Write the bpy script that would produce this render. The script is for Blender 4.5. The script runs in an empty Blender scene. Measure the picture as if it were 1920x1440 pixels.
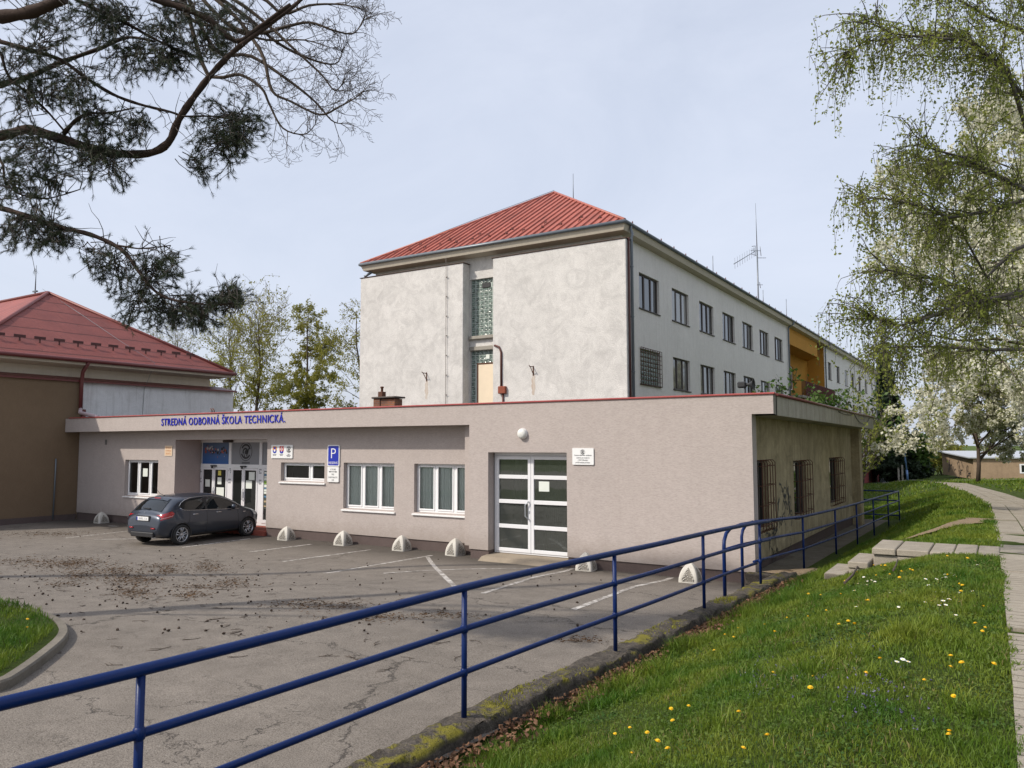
import bpy, math, random
import numpy as np
from mathutils import Vector, Matrix

SC = bpy.context.scene
COL = SC.collection
rnd = random.Random(7)
NP = np.random.default_rng(11)
PI = math.pi
R_ = math.radians

# ------------------------------------------------------------------ camera model (measured from the photograph)
FPX, PITCH, YAW, ROLL, EYE = 1458.3, 0.0775809, 0.5586797, -0.0018432, 2.95
_F = Vector((-math.sin(YAW)*math.cos(PITCH), math.cos(YAW)*math.cos(PITCH), math.sin(PITCH)))
_R = Vector((math.cos(YAW), math.sin(YAW), 0))
_U = _R.cross(_F)
CR = _R*math.cos(ROLL)+_U*math.sin(ROLL)
CU = -_R*math.sin(ROLL)+_U*math.cos(ROLL)
CF = _F
EYEV = Vector((0, 0, EYE))

def ray(u, v):
    return CR*((u-960)/FPX)+CU*((720-v)/FPX)+CF
def PY(u, v, y):
    d = ray(u, v); return EYEV+d*(y/d.y)
def PX(u, v, x):
    d = ray(u, v); return EYEV+d*(x/d.x)
def PZ(u, v, z):
    d = ray(u, v); return EYEV+d*((z-EYE)/d.z)
def PD(u, v, dist):
    return EYEV+ray(u, v)*dist
def lerp(a, b, t): return a+(b-a)*t
def interp(x, pts):
    return float(np.interp(x, [p[0] for p in pts], [p[1] for p in pts]))

# ------------------------------------------------------------------ terrain
CURB = [(-20, .70), (2.5, .65), (5.5, .64), (8.2, .63), (11.25, .55), (14.35, .46), (16.9, .33)]
def fence_x(y): return interp(y, [(-6, -4.36), (2.6, -4.0), (5.5, -3.92), (8.2, -3.77), (11.2, -3.74), (14.4, -3.73), (17, -3.73)])
PARK = [(-20, .56), (4, .55), (8, .51), (11, .40), (14, .25), (16.2, .03), (16.8, 0), (40, 0)]
PATHZ = [(-20, 1.40), (0, 1.40), (10, 1.34), (14, 1.30), (22, 1.12), (32, .82), (67, 0), (100, -1.3), (120, -1.75), (200, -2.6)]
LOWZ = [(-20, .52), (2, .52), (8, .48), (11, .42), (14, .36), (18, .20), (24, .13), (32, .04), (67, -.9), (118, -2.25), (200, -2.9)]
XC = -3.72
PARKF = [(-20, .56), (3, .55), (6, .46), (9, .28), (12, .06), (13.2, 0), (40, 0)]
def park_z(x, y):
    a, b = interp(y, PARK), interp(y, PARKF)
    t = max(0., min(1., (-7-x)/8.)); t = t*t*(3-2*t)
    return a+(b-a)*t
def lawn_z(x, y):
    q, p = interp(y, LOWZ), interp(y, PATHZ)
    xr = interp(y, [(0, -.05), (14, -.1), (32, -.45), (45, -1.5), (67, -3.9), (103, -9)])
    xl = interp(y, [(0, -3.45), (32, -3.45), (67, -9), (118, -13)])
    t = (x-xl)/(xr-xl)
    t = max(0., min(1., t*1.26)); t = t*(1.4-.4*t)*.7+.3*(t*t*(3-2*t))
    z = q+(p-q)*t
    if x > xr+2.0: z += .035*(x-xr-2.0)*(1 if x < 20 else 20/x)
    return z
def lawn_zv(x, y):
    I = lambda P: np.interp(y, [p[0] for p in P], [p[1] for p in P])
    q, p = I(LOWZ), I(PATHZ)
    xr = I([(0, -.05), (14, -.1), (32, -.45), (45, -1.5), (67, -3.9), (103, -9)]); xl = I([(0, -3.45), (32, -3.45), (67, -9), (118, -13)])
    t = np.clip((x-xl)/(xr-xl), 0, 1); t = np.clip(t*1.26, 0, 1); t = t*(1.4-.4*t)*.7+.3*(t*t*(3-2*t))
    z = q+(p-q)*t
    return z+np.where(x > xr+2, .035*(x-xr-2.0)*np.where(x < 20, 1, 20/np.maximum(x, 1e-3)), 0)
def ground_z(x, y):
    return park_z(x, y) if (x < fence_x(y)-.05 and y < 17.2) else lawn_z(x, y)
def hit(u, v):
    d = ray(u, v); t = 1.5; last = t
    while t < 260:
        p = EYEV+d*t
        if p.z < ground_z(p.x, p.y): break
        last = t; t *= 1.02
    for _ in range(25):
        m = (last+t)/2; p = EYEV+d*m
        if p.z < ground_z(p.x, p.y): t = m
        else: last = m
    p = EYEV+d*t
    return Vector((p.x, p.y, ground_z(p.x, p.y)))

# ------------------------------------------------------------------ objects
def tag(o, label=None, cat=None, group=None, kind=None):
    if label: o['label'] = label
    if cat: o['category'] = cat
    if group: o['group'] = group
    if kind: o['kind'] = kind
    return o
def thing(name, label, cat, loc=(0, 0, 0), group=None, rz=0):
    o = bpy.data.objects.new(name, None); COL.objects.link(o)
    o.empty_display_size = .2
    o.location = loc; o.rotation_euler = (0, 0, rz)
    return tag(o, label, cat, group)
def world_m(o):
    m = Matrix.Translation(o.location) @ o.rotation_euler.to_matrix().to_4x4()
    return world_m(o.parent) @ m if o.parent else m

class MB:
    def __init__(s):
        s.v = []; s.f = []; s.sm = []; s.mi = []
    def add(s, vs, fs, smooth=False, mi=0):
        b = len(s.v); s.v.extend([tuple(p) for p in vs])
        for f in fs:
            s.f.append(tuple(i+b for i in f)); s.sm.append(smooth); s.mi.append(mi)
        return s
    def quad(s, a, b, c, d, mi=0, smooth=False):
        return s.add([a, b, c, d], [(0, 1, 2, 3)], smooth, mi)
    def box(s, x0, x1, y0, y1, z0, z1, mi=0):
        x0, x1 = min(x0, x1), max(x0, x1); y0, y1 = min(y0, y1), max(y0, y1); z0, z1 = min(z0, z1), max(z0, z1)
        vs = [(x0,y0,z0),(x1,y0,z0),(x1,y1,z0),(x0,y1,z0),(x0,y0,z1),(x1,y0,z1),(x1,y1,z1),(x0,y1,z1)]
        return s.add(vs, [(0,3,2,1),(4,5,6,7),(0,1,5,4),(1,2,6,5),(2,3,7,6),(3,0,4,7)], False, mi)
    def bbox(s, x0, x1, y0, y1, z0, z1, b=.01, mi=0):
        # box with chamfered edges
        x0, x1 = min(x0, x1), max(x0, x1); y0, y1 = min(y0, y1), max(y0, y1); z0, z1 = min(z0, z1), max(z0, z1)
        b = min(b, (x1-x0)/3, (y1-y0)/3, (z1-z0)/3)
        X = (x0, x1); Y = (y0, y1); Z = (z0, z1); vs = []; idx = {}
        for i in (0, 1):
            for j in (0, 1):
                for k in (0, 1):
                    sx, sy, sz = (1-2*i)*b, (1-2*j)*b, (1-2*k)*b
                    idx[i,j,k,0] = len(vs); vs.append((X[i], Y[j]+sy, Z[k]+sz))
                    idx[i,j,k,1] = len(vs); vs.append((X[i]+sx, Y[j], Z[k]+sz))
                    idx[i,j,k,2] = len(vs); vs.append((X[i]+sx, Y[j]+sy, Z[k]))
        fs = []
        for i in (0, 1):
            fs.append([idx[i,0,0,0], idx[i,1,0,0], idx[i,1,1,0], idx[i,0,1,0]])
            fs.append([idx[0,i,0,1], idx[1,i,0,1], idx[1,i,1,1], idx[0,i,1,1]])
            fs.append([idx[0,0,i,2], idx[1,0,i,2], idx[1,1,i,2], idx[0,1,i,2]])
        for a in (0, 1):
            for c in (0, 1):
                fs.append([idx[0,a,c,1], idx[1,a,c,1], idx[1,a,c,2], idx[0,a,c,2]])
                fs.append([idx[a,0,c,0], idx[a,1,c,0], idx[a,1,c,2], idx[a,0,c,2]])
                fs.append([idx[a,c,0,0], idx[a,c,1,0], idx[a,c,1,1], idx[a,c,0,1]])
        for i in (0, 1):
            for j in (0, 1):
                for k in (0, 1):
                    fs.append([idx[i,j,k,0], idx[i,j,k,1], idx[i,j,k,2]])
        cen = Vector(((x0+x1)/2, (y0+y1)/2, (z0+z1)/2)); out = []
        for f in fs:
            p = [Vector(vs[q]) for q in f]
            n = (p[1]-p[0]).cross(p[2]-p[0])
            out.append(tuple(f) if n.dot(sum(p, Vector())/len(p)-cen) > 0 else tuple(reversed(f)))
        return s.add(vs, out, False, mi)
    def tube(s, pts, rad, n=8, mi=0, cap=True):
        pts = [Vector(p) for p in pts]
        if not hasattr(rad, '__len__'): rad = [rad]*len(pts)
        up = None; rings = []
        for i, p in enumerate(pts):
            a = pts[max(0, i-1)]; b = pts[min(len(pts)-1, i+1)]
            t = (b-a)
            t = t.normalized() if t.length > 1e-9 else Vector((0, 0, 1))
            if up is None: up = Vector((0, 0, 1)) if abs(t.z) < .9 else Vector((1, 0, 0))
            x = up.cross(t); x = x.normalized() if x.length > 1e-6 else t.orthogonal().normalized()
            y = t.cross(x); up = y
            rings.append([p+(x*math.cos(2*PI*k/n)+y*math.sin(2*PI*k/n))*rad[i] for k in range(n)])
        vs = [q for r in rings for q in r]; fs = []
        for i in range(len(rings)-1):
            for k in range(n):
                fs.append((i*n+k, i*n+(k+1) % n, (i+1)*n+(k+1) % n, (i+1)*n+k))
        s.add(vs, fs, True, mi)
        if cap:
            b = len(s.v)-len(vs)
            s.f.append(tuple(b+k for k in reversed(range(n)))); s.sm.append(False); s.mi.append(mi)
            s.f.append(tuple(b+len(vs)-n+k for k in range(n))); s.sm.append(False); s.mi.append(mi)
        return s
    def lathe(s, prof, n=24, c=(0, 0, 0), axis='z', mi=0):
        vs = []; fs = []; m = len(prof)
        for k in range(n):
            a = 2*PI*k/n
            for r, h in prof:
                x, y = r*math.cos(a), r*math.sin(a)
                if axis == 'z': p = (c[0]+x, c[1]+y, c[2]+h)
                elif axis == 'y': p = (c[0]+x, c[1]+h, c[2]+y)
                else: p = (c[0]+h, c[1]+x, c[2]+y)
                vs.append(p)
        for k in range(n):
            for i in range(m-1):
                a, b = k*m+i, ((k+1) % n)*m+i
                fs.append((a, b, b+1, a+1))
        return s.add(vs, fs, True, mi)
    def poly(s, pts, mi=0):
        return s.add(pts, [tuple(range(len(pts)))], False, mi)
    def prism(s, poly, off, mi=0):
        n = len(poly); off = Vector(off)
        vs = [Vector(p) for p in poly]+[Vector(p)+off for p in poly]
        fs = [tuple(reversed(range(n))), tuple(range(n, 2*n))]+[(i, (i+1) % n, n+(i+1) % n, n+i) for i in range(n)]
        return s.add(vs, fs, False, mi)
    def grid(s, nu, nv, fn, smooth=True, mi=0, keep=None):
        vs = [fn(i, j) for i in range(nu+1) for j in range(nv+1)]
        fs = []
        for i in range(nu):
            for j in range(nv):
                if keep and not keep(i, j): continue
                a = i*(nv+1)+j
                fs.append((a, a+nv+1, a+nv+2, a+1))
        return s.add(vs, fs, smooth, mi)
    def build(s, name, mat, parent=None, local=False):
        me = bpy.data.meshes.new(name)
        vs = s.v
        if parent and not local:
            mi = world_m(parent).inverted()
            vs = [tuple(mi @ Vector(p)) for p in vs]
        me.from_pydata(vs, [], s.f)
        mats = mat if isinstance(mat, (list, tuple)) else [mat]
        for m in mats: me.materials.append(m)
        me.polygons.foreach_set('use_smooth', s.sm)
        if len(mats) > 1: me.polygons.foreach_set('material_index', s.mi)
        me.update()
        o = bpy.data.objects.new(name, me); COL.objects.link(o)
        if parent: o.parent = parent
        return o

def np_mesh(name, V, F, mat, parent=None, mi=None, col=None):
    """V (n,3) array, F (m,k) array of one face size"""
    me = bpy.data.meshes.new(name)
    V = np.asarray(V, dtype=np.float32); F = np.asarray(F, dtype=np.int32)
    m, k = F.shape
    if parent:
        w = np.array(world_m(parent).inverted()); V = (V @ w[:3, :3].T+w[:3, 3]).astype(np.float32)
    me.vertices.add(len(V)); me.vertices.foreach_set('co', V.ravel())
    me.loops.add(m*k); me.loops.foreach_set('vertex_index', F.ravel())
    me.polygons.add(m)
    me.polygons.foreach_set('loop_start', np.arange(0, m*k, k, dtype=np.int32))
    try: me.polygons.foreach_set('loop_total', np.full(m, k, dtype=np.int32))
    except Exception: pass
    mats = mat if isinstance(mat, (list, tuple)) else [mat]
    for q in mats: me.materials.append(q)
    if mi is not None: me.polygons.foreach_set('material_index', np.asarray(mi, dtype=np.int32))
    me.update(calc_edges=True)
    o = bpy.data.objects.new(name, me); COL.objects.link(o)
    if parent: o.parent = parent
    return o

def copy_tree(o, parent=None):
    c = o.copy(); COL.objects.link(c)
    if parent: c.parent = parent
    for ch in list(o.children): copy_tree(ch, c)
    return c

# ------------------------------------------------------------------ materials
def new_mat(name):
    m = bpy.data.materials.new(name); m.use_nodes = True
    nt = m.node_tree; nt.nodes.clear()
    out = nt.nodes.new('ShaderNodeOutputMaterial')
    b = nt.nodes.new('ShaderNodeBsdfPrincipled')
    nt.links.new(b.outputs[0], out.inputs[0])
    return m, nt, b
def nd(nt, t, **kw):
    n = nt.nodes.new(t)
    for k, v in kw.items():
        if k.startswith('i_'):
            key = k[2:]; n.inputs[int(key) if key.isdigit() else key.replace('_', ' ')].default_value = v
        else: setattr(n, k, v)
    return n
def pos(nt, scale=(1, 1, 1)):
    g = nd(nt, 'ShaderNodeNewGeometry')
    mp = nd(nt, 'ShaderNodeVectorMath', operation='MULTIPLY'); mp.inputs[1].default_value = scale
    nt.links.new(g.outputs['Position'], mp.inputs[0])
    return mp.outputs[0]
def noise(nt, vec, scale, detail=4, rough=.6, dist=0):
    n = nd(nt, 'ShaderNodeTexNoise'); n.inputs['Scale'].default_value = scale
    n.inputs['Detail'].default_value = detail; n.inputs['Roughness'].default_value = rough
    n.inputs['Distortion'].default_value = dist
    nt.links.new(vec, n.inputs['Vector']); return n.outputs['Fac']
def ramp(nt, fac, stops, const=False):
    r = nd(nt, 'ShaderNodeValToRGB'); cr = r.color_ramp
    if const: cr.interpolation = 'CONSTANT'
    while len(cr.elements) < len(stops): cr.elements.new(.5)
    for e, (p, c) in zip(cr.elements, stops):
        e.position = p; e.color = (c, c, c, 1) if not hasattr(c, '__len__') else (*c, 1)
    nt.links.new(fac, r.inputs[0]); return r.outputs[0]
def mix(nt, fac, a, b, mode='MIX'):
    n = nd(nt, 'ShaderNodeMix', data_type='RGBA', blend_type=mode)
    for i, x in ((0, fac), (6, a), (7, b)):
        if hasattr(x, 'is_linked'): nt.links.new(x, n.inputs[i])
        elif hasattr(x, '__len__'): n.inputs[i].default_value = (*x, 1)
        else: n.inputs[i].default_value = x
    return n.outputs[2]
def math_(nt, op, a, b=0.0, c=None):
    n = nd(nt, 'ShaderNodeMath', operation=op)
    for i, x in enumerate((a, b) if c is None else (a, b, c)):
        if hasattr(x, 'is_linked'): nt.links.new(x, n.inputs[i])
        else: n.inputs[i].default_value = x
    return n.outputs[0]
def bump(nt, b, h, strength=.3, dist=.01):
    n = nd(nt, 'ShaderNodeBump'); n.inputs['Strength'].default_value = strength; n.inputs['Distance'].default_value = dist
    nt.links.new(h, n.inputs['Height']); nt.links.new(n.outputs[0], b.inputs['Normal'])
def sc(c, k): return tuple(x*k for x in c)

def simple(name, col, rough=.6, metal=0, var=.15, vs=8, bs=0, bscale=60, spec=.5, coat=0):
    m, nt, b = new_mat(name)
    p = pos(nt)
    f = noise(nt, p, vs, 5)
    nt.links.new(mix(nt, f, sc(col, 1-var), sc(col, 1+var)), b.inputs['Base Color'])
    b.inputs['Roughness'].default_value = rough; b.inputs['Metallic'].default_value = metal
    b.inputs['Specular IOR Level'].default_value = spec
    if coat: b.inputs['Coat Weight'].default_value = coat; b.inputs['Coat Roughness'].default_value = .08
    if bs: bump(nt, b, noise(nt, p, bscale, 3), bs, .004)
    return m
def plaster(name, col, stretch=(1, 1, 1), fine=90, blotch=.14, streak=0, bs=.5, stain=None, stain_amt=0, bd=.006):
    m, nt, b = new_mat(name)
    p = pos(nt); ps = pos(nt, stretch)
    big = noise(nt, p, .55, 6, .65)
    med = noise(nt, p, 3.2, 5, .7)
    fi = noise(nt, ps, fine, 3, .7)
    c = mix(nt, ramp(nt, big, [(.3, 0), (.7, 1)]), sc(col, 1-blotch), sc(col, 1+blotch*.6))
    c = mix(nt, .35, c, mix(nt, ramp(nt, med, [(.3, 0), (.7, 1)]), sc(col, 1-blotch*1.3), sc(col, 1+blotch)))
    c = mix(nt, ramp(nt, fi, [(.35, 1), (.6, 0)]), c, mix(nt, 1.0, c, (.80, .79, .78), 'MULTIPLY'))
    if streak:
        st = noise(nt, pos(nt, (2.5, 2.5, .12)), 2.0, 5, .7)
        c = mix(nt, math_(nt, 'MULTIPLY', ramp(nt, st, [(.50, 0), (.75, 1)]), streak), c, stain or sc(col, .45))
    if stain_amt:
        sn = noise(nt, p, 1.3, 8, .75, 1.0)
        c = mix(nt, math_(nt, 'MULTIPLY', ramp(nt, sn, [(.45, 0), (.68, 1)]), stain_amt), c, stain)
    nt.links.new(c, b.inputs['Base Color'])
    b.inputs['Roughness'].default_value = .92; b.inputs['Specular IOR Level'].default_value = .2
    bump(nt, b, fi, bs, bd)
    return m
def add_dirt(m, z0, z1, col, amt=.5, col2=None, scale=4):
    """splashed dirt along the foot of a wall (a stain with its own ragged outline)"""
    nt = m.node_tree; b = [n for n in nt.nodes if n.type == 'BSDF_PRINCIPLED'][0]
    src = b.inputs['Base Color'].links[0].from_socket; p = pos(nt)
    sx = nd(nt, 'ShaderNodeSeparateXYZ'); nt.links.new(p, sx.inputs[0])
    h = math_(nt, 'DIVIDE', math_(nt, 'SUBTRACT', sx.outputs[2], z0), z1-z0)
    h = math_(nt, 'ADD', h, math_(nt, 'MULTIPLY', math_(nt, 'SUBTRACT', noise(nt, p, scale, 6, .75), .5), 1.6))
    nt.links.new(mix(nt, math_(nt, 'MULTIPLY', ramp(nt, h, [(0, 1), (1, 0)]), amt), src, col), b.inputs['Base Color'])
def glass_mat(name, tint=(.02, .025, .025), transp=0.0, rough=.02, refl=1.0, ior=1.65):
    m = bpy.data.materials.new(name); m.use_nodes = True; nt = m.node_tree; nt.nodes.clear()
    out = nt.nodes.new('ShaderNodeOutputMaterial')
    gl = nd(nt, 'ShaderNodeBsdfGlossy'); gl.inputs['Roughness'].default_value = rough
    gl.inputs['Color'].default_value = (.9*refl, .93*refl, .95*refl, 1)
    df = nd(nt, 'ShaderNodeBsdfDiffuse'); df.inputs['Color'].default_value = (*tint, 1)
    tr = nd(nt, 'ShaderNodeBsdfTransparent'); tr.inputs['Color'].default_value = (.90, .94, .92, 1)
    ms = nd(nt, 'ShaderNodeMixShader'); ms.inputs[0].default_value = transp
    nt.links.new(df.outputs[0], ms.inputs[1]); nt.links.new(tr.outputs[0], ms.inputs[2])
    fr = nd(nt, 'ShaderNodeFresnel'); fr.inputs[0].default_value = ior
    m2 = nd(nt, 'ShaderNodeMixShader')
    nt.links.new(fr.outputs[0], m2.inputs[0]); nt.links.new(ms.outputs[0], m2.inputs[1]); nt.links.new(gl.outputs[0], m2.inputs[2])
    # slightly wavy panes
    bp = nd(nt, 'ShaderNodeBump'); bp.inputs['Strength'].default_value = .05; bp.inputs['Distance'].default_value = .02
    nt.links.new(noise(nt, pos(nt), 2.2, 2), bp.inputs['Height'])
    nt.links.new(bp.outputs[0], gl.inputs['Normal'])
    nt.links.new(m2.outputs[0], out.inputs[0])
    return m
def leaf_mat(name, c1, c2, rough=.6, trans=.35, scale=3.0):
    m = bpy.data.materials.new(name); m.use_nodes = True; nt = m.node_tree; nt.nodes.clear()
    out = nt.nodes.new('ShaderNodeOutputMaterial')
    p = pos(nt)
    f = noise(nt, p, scale, 3, .7); f2 = noise(nt, p, scale*9, 2)
    c = mix(nt, ramp(nt, f, [(.35, 0), (.65, 1)]), c1, c2)
    c = mix(nt, ramp(nt, f2, [(.3, 0), (.7, 1)]), mix(nt, 1.0, c, (.7, .7, .7), 'MULTIPLY'), c)
    d = nd(nt, 'ShaderNodeBsdfPrincipled'); d.inputs['Roughness'].default_value = rough
    d.inputs['Specular IOR Level'].default_value = .3
    t = nd(nt, 'ShaderNodeBsdfTranslucent')
    nt.links.new(c, d.inputs['Base Color']); nt.links.new(c, t.inputs['Color'])
    s = nd(nt, 'ShaderNodeMixShader'); s.inputs[0].default_value = trans
    nt.links.new(d.outputs[0], s.inputs[1]); nt.links.new(t.outputs[0], s.inputs[2])
    nt.links.new(s.outputs[0], out.inputs[0])
    return m

M = {}
M['facade'] = plaster('pink_grey_render', (.475, .418, .390), (.25, .25, 1.6), 60, .07, .16, .55, (.33, .28, .25), .10)
add_dirt(M['facade'], .25, .75, (.27, .225, .19), .5)
M['plinth'] = plaster('brown_plinth_render', (.125, .095, .088), (1, 1, 1), 60, .2, 0, .4)
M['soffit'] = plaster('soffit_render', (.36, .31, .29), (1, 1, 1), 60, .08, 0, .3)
M['sidewall'] = plaster('stained_side_render', (.47, .39, .245), (1, 1, 1), 45, .30, .6, .8, (.13, .105, .06), .6)
M['fascia_old'] = plaster('weathered_concrete_fascia', (.46, .43, .36), (1, 1, 1), 50, .2, .7, .6, (.13, .11, .08), .3)
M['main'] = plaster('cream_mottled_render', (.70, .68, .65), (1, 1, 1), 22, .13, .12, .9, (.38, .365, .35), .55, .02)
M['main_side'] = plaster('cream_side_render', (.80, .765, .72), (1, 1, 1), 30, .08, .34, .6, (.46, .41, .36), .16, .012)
M['yellow'] = plaster('ochre_render', (.52, .26, .045), (1, 1, 1), 40, .12, .15, .4, (.3, .15, .04))
M['brown'] = plaster('brown_insulated_render', (.20, .14, .088), (.4, .4, 1.4), 45, .10, 0, .5)
M['white_wall'] = plaster('old_white_render', (.74, .74, .74), (1, 1, 1), 40, .10, .5, .4, (.28, .26, .24), .25)
M['cream_trim'] = plaster('cream_cornice', (.60, .54, .44), (1, 1, 1), 60, .08, .25, .2, (.3, .25, .2))
M['concrete'] = plaster('grey_concrete', (.36, .335, .29), (1, 1, 1), 70, .2, 0, .6, (.16, .14, .11), .4)
M['block'] = plaster('pale_cast_concrete', (.60, .575, .52), (1, 1, 1), 60, .10, 0, .4, (.3, .27, .22), .25)
M['pvc'] = simple('white_pvc', (.80, .80, .80), .35, 0, .03, 6)
M['alu'] = simple('white_aluminium', (.74, .74, .75), .35, .0, .03, 6)
M['sill'] = simple('white_sill_sheet', (.78, .78, .77), .4, 0, .05, 9)
M['pane'] = glass_mat('window_glass_clear', (.01, .012, .012), .92)
M['door_pane'] = glass_mat('door_glass_painted_reflection', (.075, .085, .075), .55, .02, 1.0, 2.1)  # grey-green lawn reflection put into the diffuse tint of the panes
M['dark_pane'] = glass_mat('dark_window_glass', (.015, .018, .018), 0, .015)
M['main_pane'] = glass_mat('old_window_glass', (.045, .045, .045), 0, .03, 1.0, 2.1)
M['main_pane_b'] = glass_mat('old_window_glass_pale_curtain', (.27, .26, .24), 0, .03, 1.0, 1.9)
M['main_pane_c'] = glass_mat('old_window_glass_mid_tint', (.13, .125, .115), 0, .05, 1.0, 1.9)  # even mid-tone diffuse tint, given to some panes at random
M['curtain'] = simple('net_curtain', (.84, .87, .84), .9, 0, .1, 12)
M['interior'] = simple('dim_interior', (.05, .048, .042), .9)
M['brownwood'] = simple('dark_brown_frame', (.045, .03, .025), .55, 0, .3, 12)
M['red_sheet'] = simple('red_roof_flashing', (.33, .065, .06), .42, 0, .12, 3)
M['dark_red'] = simple('dark_red_gutter', (.13, .03, .028), .4, 0, .2, 5)
M['grey_metal'] = simple('grey_metal_pipe', (.16, .18, .20), .4, .3, .15, 5)
M['rust'] = simple('rusty_iron', (.10, .04, .022), .85, 0, .5, 18)
M['black'] = simple('black_plastic', (.02, .02, .021), .5, 0, .2, 10)
def worn_blue():
    m, nt, b = new_mat('worn_blue_paint'); p = pos(nt)
    f = noise(nt, p, 9, 5); c = mix(nt, f, (.002, .014, .080), (.003, .021, .115))
    c = mix(nt, math_(nt, 'MULTIPLY', ramp(nt, noise(nt, p, 2.2, 6, .8), [(.5, 0), (.75, 1)]), .2), c, (.03, .045, .10))
    chips = ramp(nt, noise(nt, p, 38, 5, .75), [(.68, 0), (.71, 1)])
    c = mix(nt, math_(nt, 'MULTIPLY', chips, ramp(nt, noise(nt, p, 3.1, 3), [(.48, 0), (.62, .9)])), c, (.09, .045, .025))
    nt.links.new(c, b.inputs['Base Color']); b.inputs['Specular IOR Level'].default_value = .24
    nt.links.new(ramp(nt, f, [(.3, .28), (.7, .5)]), b.inputs['Roughness']); bump(nt, b, noise(nt, p, 60, 3), .15, .004); return m
M['blue'] = worn_blue()
M['blue_old'] = simple('glossy_blue_paint', (.0035, .022, .125), .38, 0, .16, 9, .12, 90, .22, 0)
M['blue_sign'] = simple('blue_sign_face', (.01, .025, .36), .35, 0, .06, 6)
M['blue_letter'] = simple('blue_acrylic_letter', (.012, .02, .40), .3, 0, .08, 6)
M['white_paint'] = simple('white_sign_face', (.78, .78, .77), .4, 0, .03, 6)
M['ink'] = simple('black_ink', (.02, .02, .024), .5, 0, .05, 6)
M['grey_ink'] = simple('grey_ink', (.12, .12, .14), .5, 0, .05, 6)
M['red_ink'] = simple('red_ink', (.5, .03, .03), .5, 0, .05, 6)
M['orange_ink'] = simple('orange_ink', (.62, .24, .05), .5, 0, .1, 6)
M['cream_sign'] = simple('cream_sign_face', (.72, .56, .40), .5, 0, .05, 6)
M['grey_foil'] = simple('grey_window_foil', (.21, .215, .235), .35, 0, .05, 6)
M['paper'] = simple('white_paper', (.68, .72, .66), .7, 0, .04, 6)
M['door_wood'] = simple('pale_wood_door', (.74, .62, .46), .6, 0, .07, 3)
M['brick'] = None
M['tile_red'] = plaster('red_clay_step', (.30, .085, .06), (1, 1, 1), 60, .2, 0, .3)
M['bark'] = plaster('rough_bark', (.085, .065, .05), (1, 1, .25), 40, .3, 0, 1.0)
M['pine_bark'] = plaster('pine_bark', (.060, .040, .032), (1, 1, 1), 40, .35, 0, 1.0)
M['twig'] = simple('dark_twig', (.055, .043, .036), .85, 0, .3, 12)
M['pale_twig'] = simple('pale_twig', (.17, .145, .115), .85, 0, .3, 12)
M['birch_bark'] = plaster('birch_bark', (.42, .39, .35), (1, 1, 3), 12, .3, 0, .5, (.05, .045, .04), .7)
M['needle'] = leaf_mat('pine_needles', (.018, .032, .014), (.045, .065, .022), .55, .12, 3)
M['birch_leaf'] = leaf_mat('young_birch_leaves', (.21, .26, .045), (.40, .43, .10), .5, .6, 1.6)
M['willow_leaf'] = leaf_mat('yellow_green_spring_leaves', (.24, .24, .035), (.36, .34, .07), .6, .5, .35)
M['green_leaf'] = leaf_mat('fresh_green_leaves', (.045, .10, .016), (.11, .18, .035), .55, .35, .6)
M['spruce'] = leaf_mat('dark_spruce_needles', (.014, .028, .014), (.03, .05, .022), .6, .1, .5)
M['blossom'] = leaf_mat('white_blossom', (.74, .72, .54), (.86, .85, .72), .7, .4, .8)
M['grass'] = leaf_mat('grass_blades', (.064, .155, .011), (.22, .27, .028), .55, .33, 1.2)
M['clover'] = leaf_mat('ground_cover_leaves', (.035, .095, .010), (.15, .205, .03), .6, .28, 2.6)
M['dry_grass'] = leaf_mat('dry_grass_blades', (.24, .20, .08), (.34, .28, .12), .7, .25, 2)
M['dandelion'] = simple('dandelion_yellow', (.80, .52, .012), .6, 0, .12, 40)
M['daisy'] = simple('daisy_white', (.82, .82, .80), .6, 0, .05, 40)
M['violet'] = simple('ground_ivy_violet', (.13, .11, .22), .6, 0, .2, 40)
M['stem'] = simple('green_stem', (.10, .17, .04), .6)
M['dead_leaf'] = leaf_mat('dead_leaves', (.16, .075, .04), (.30, .17, .10), .8, .15, 14)
M['needle_litter'] = leaf_mat('dry_needle_litter', (.055, .032, .018), (.15, .085, .040), .85, .1, 6)
M['cone'] = simple('pine_cone_scales', (.050, .032, .022), .85, 0, .3, 60, .8, 160)
M['stick'] = simple('fallen_stick_bark', (.075, .055, .042), .9, 0, .3, 20, .6, 60)
M['galv'] = simple('galvanised_steel', (.42, .44, .46), .4, .6, .1, 6)
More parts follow.
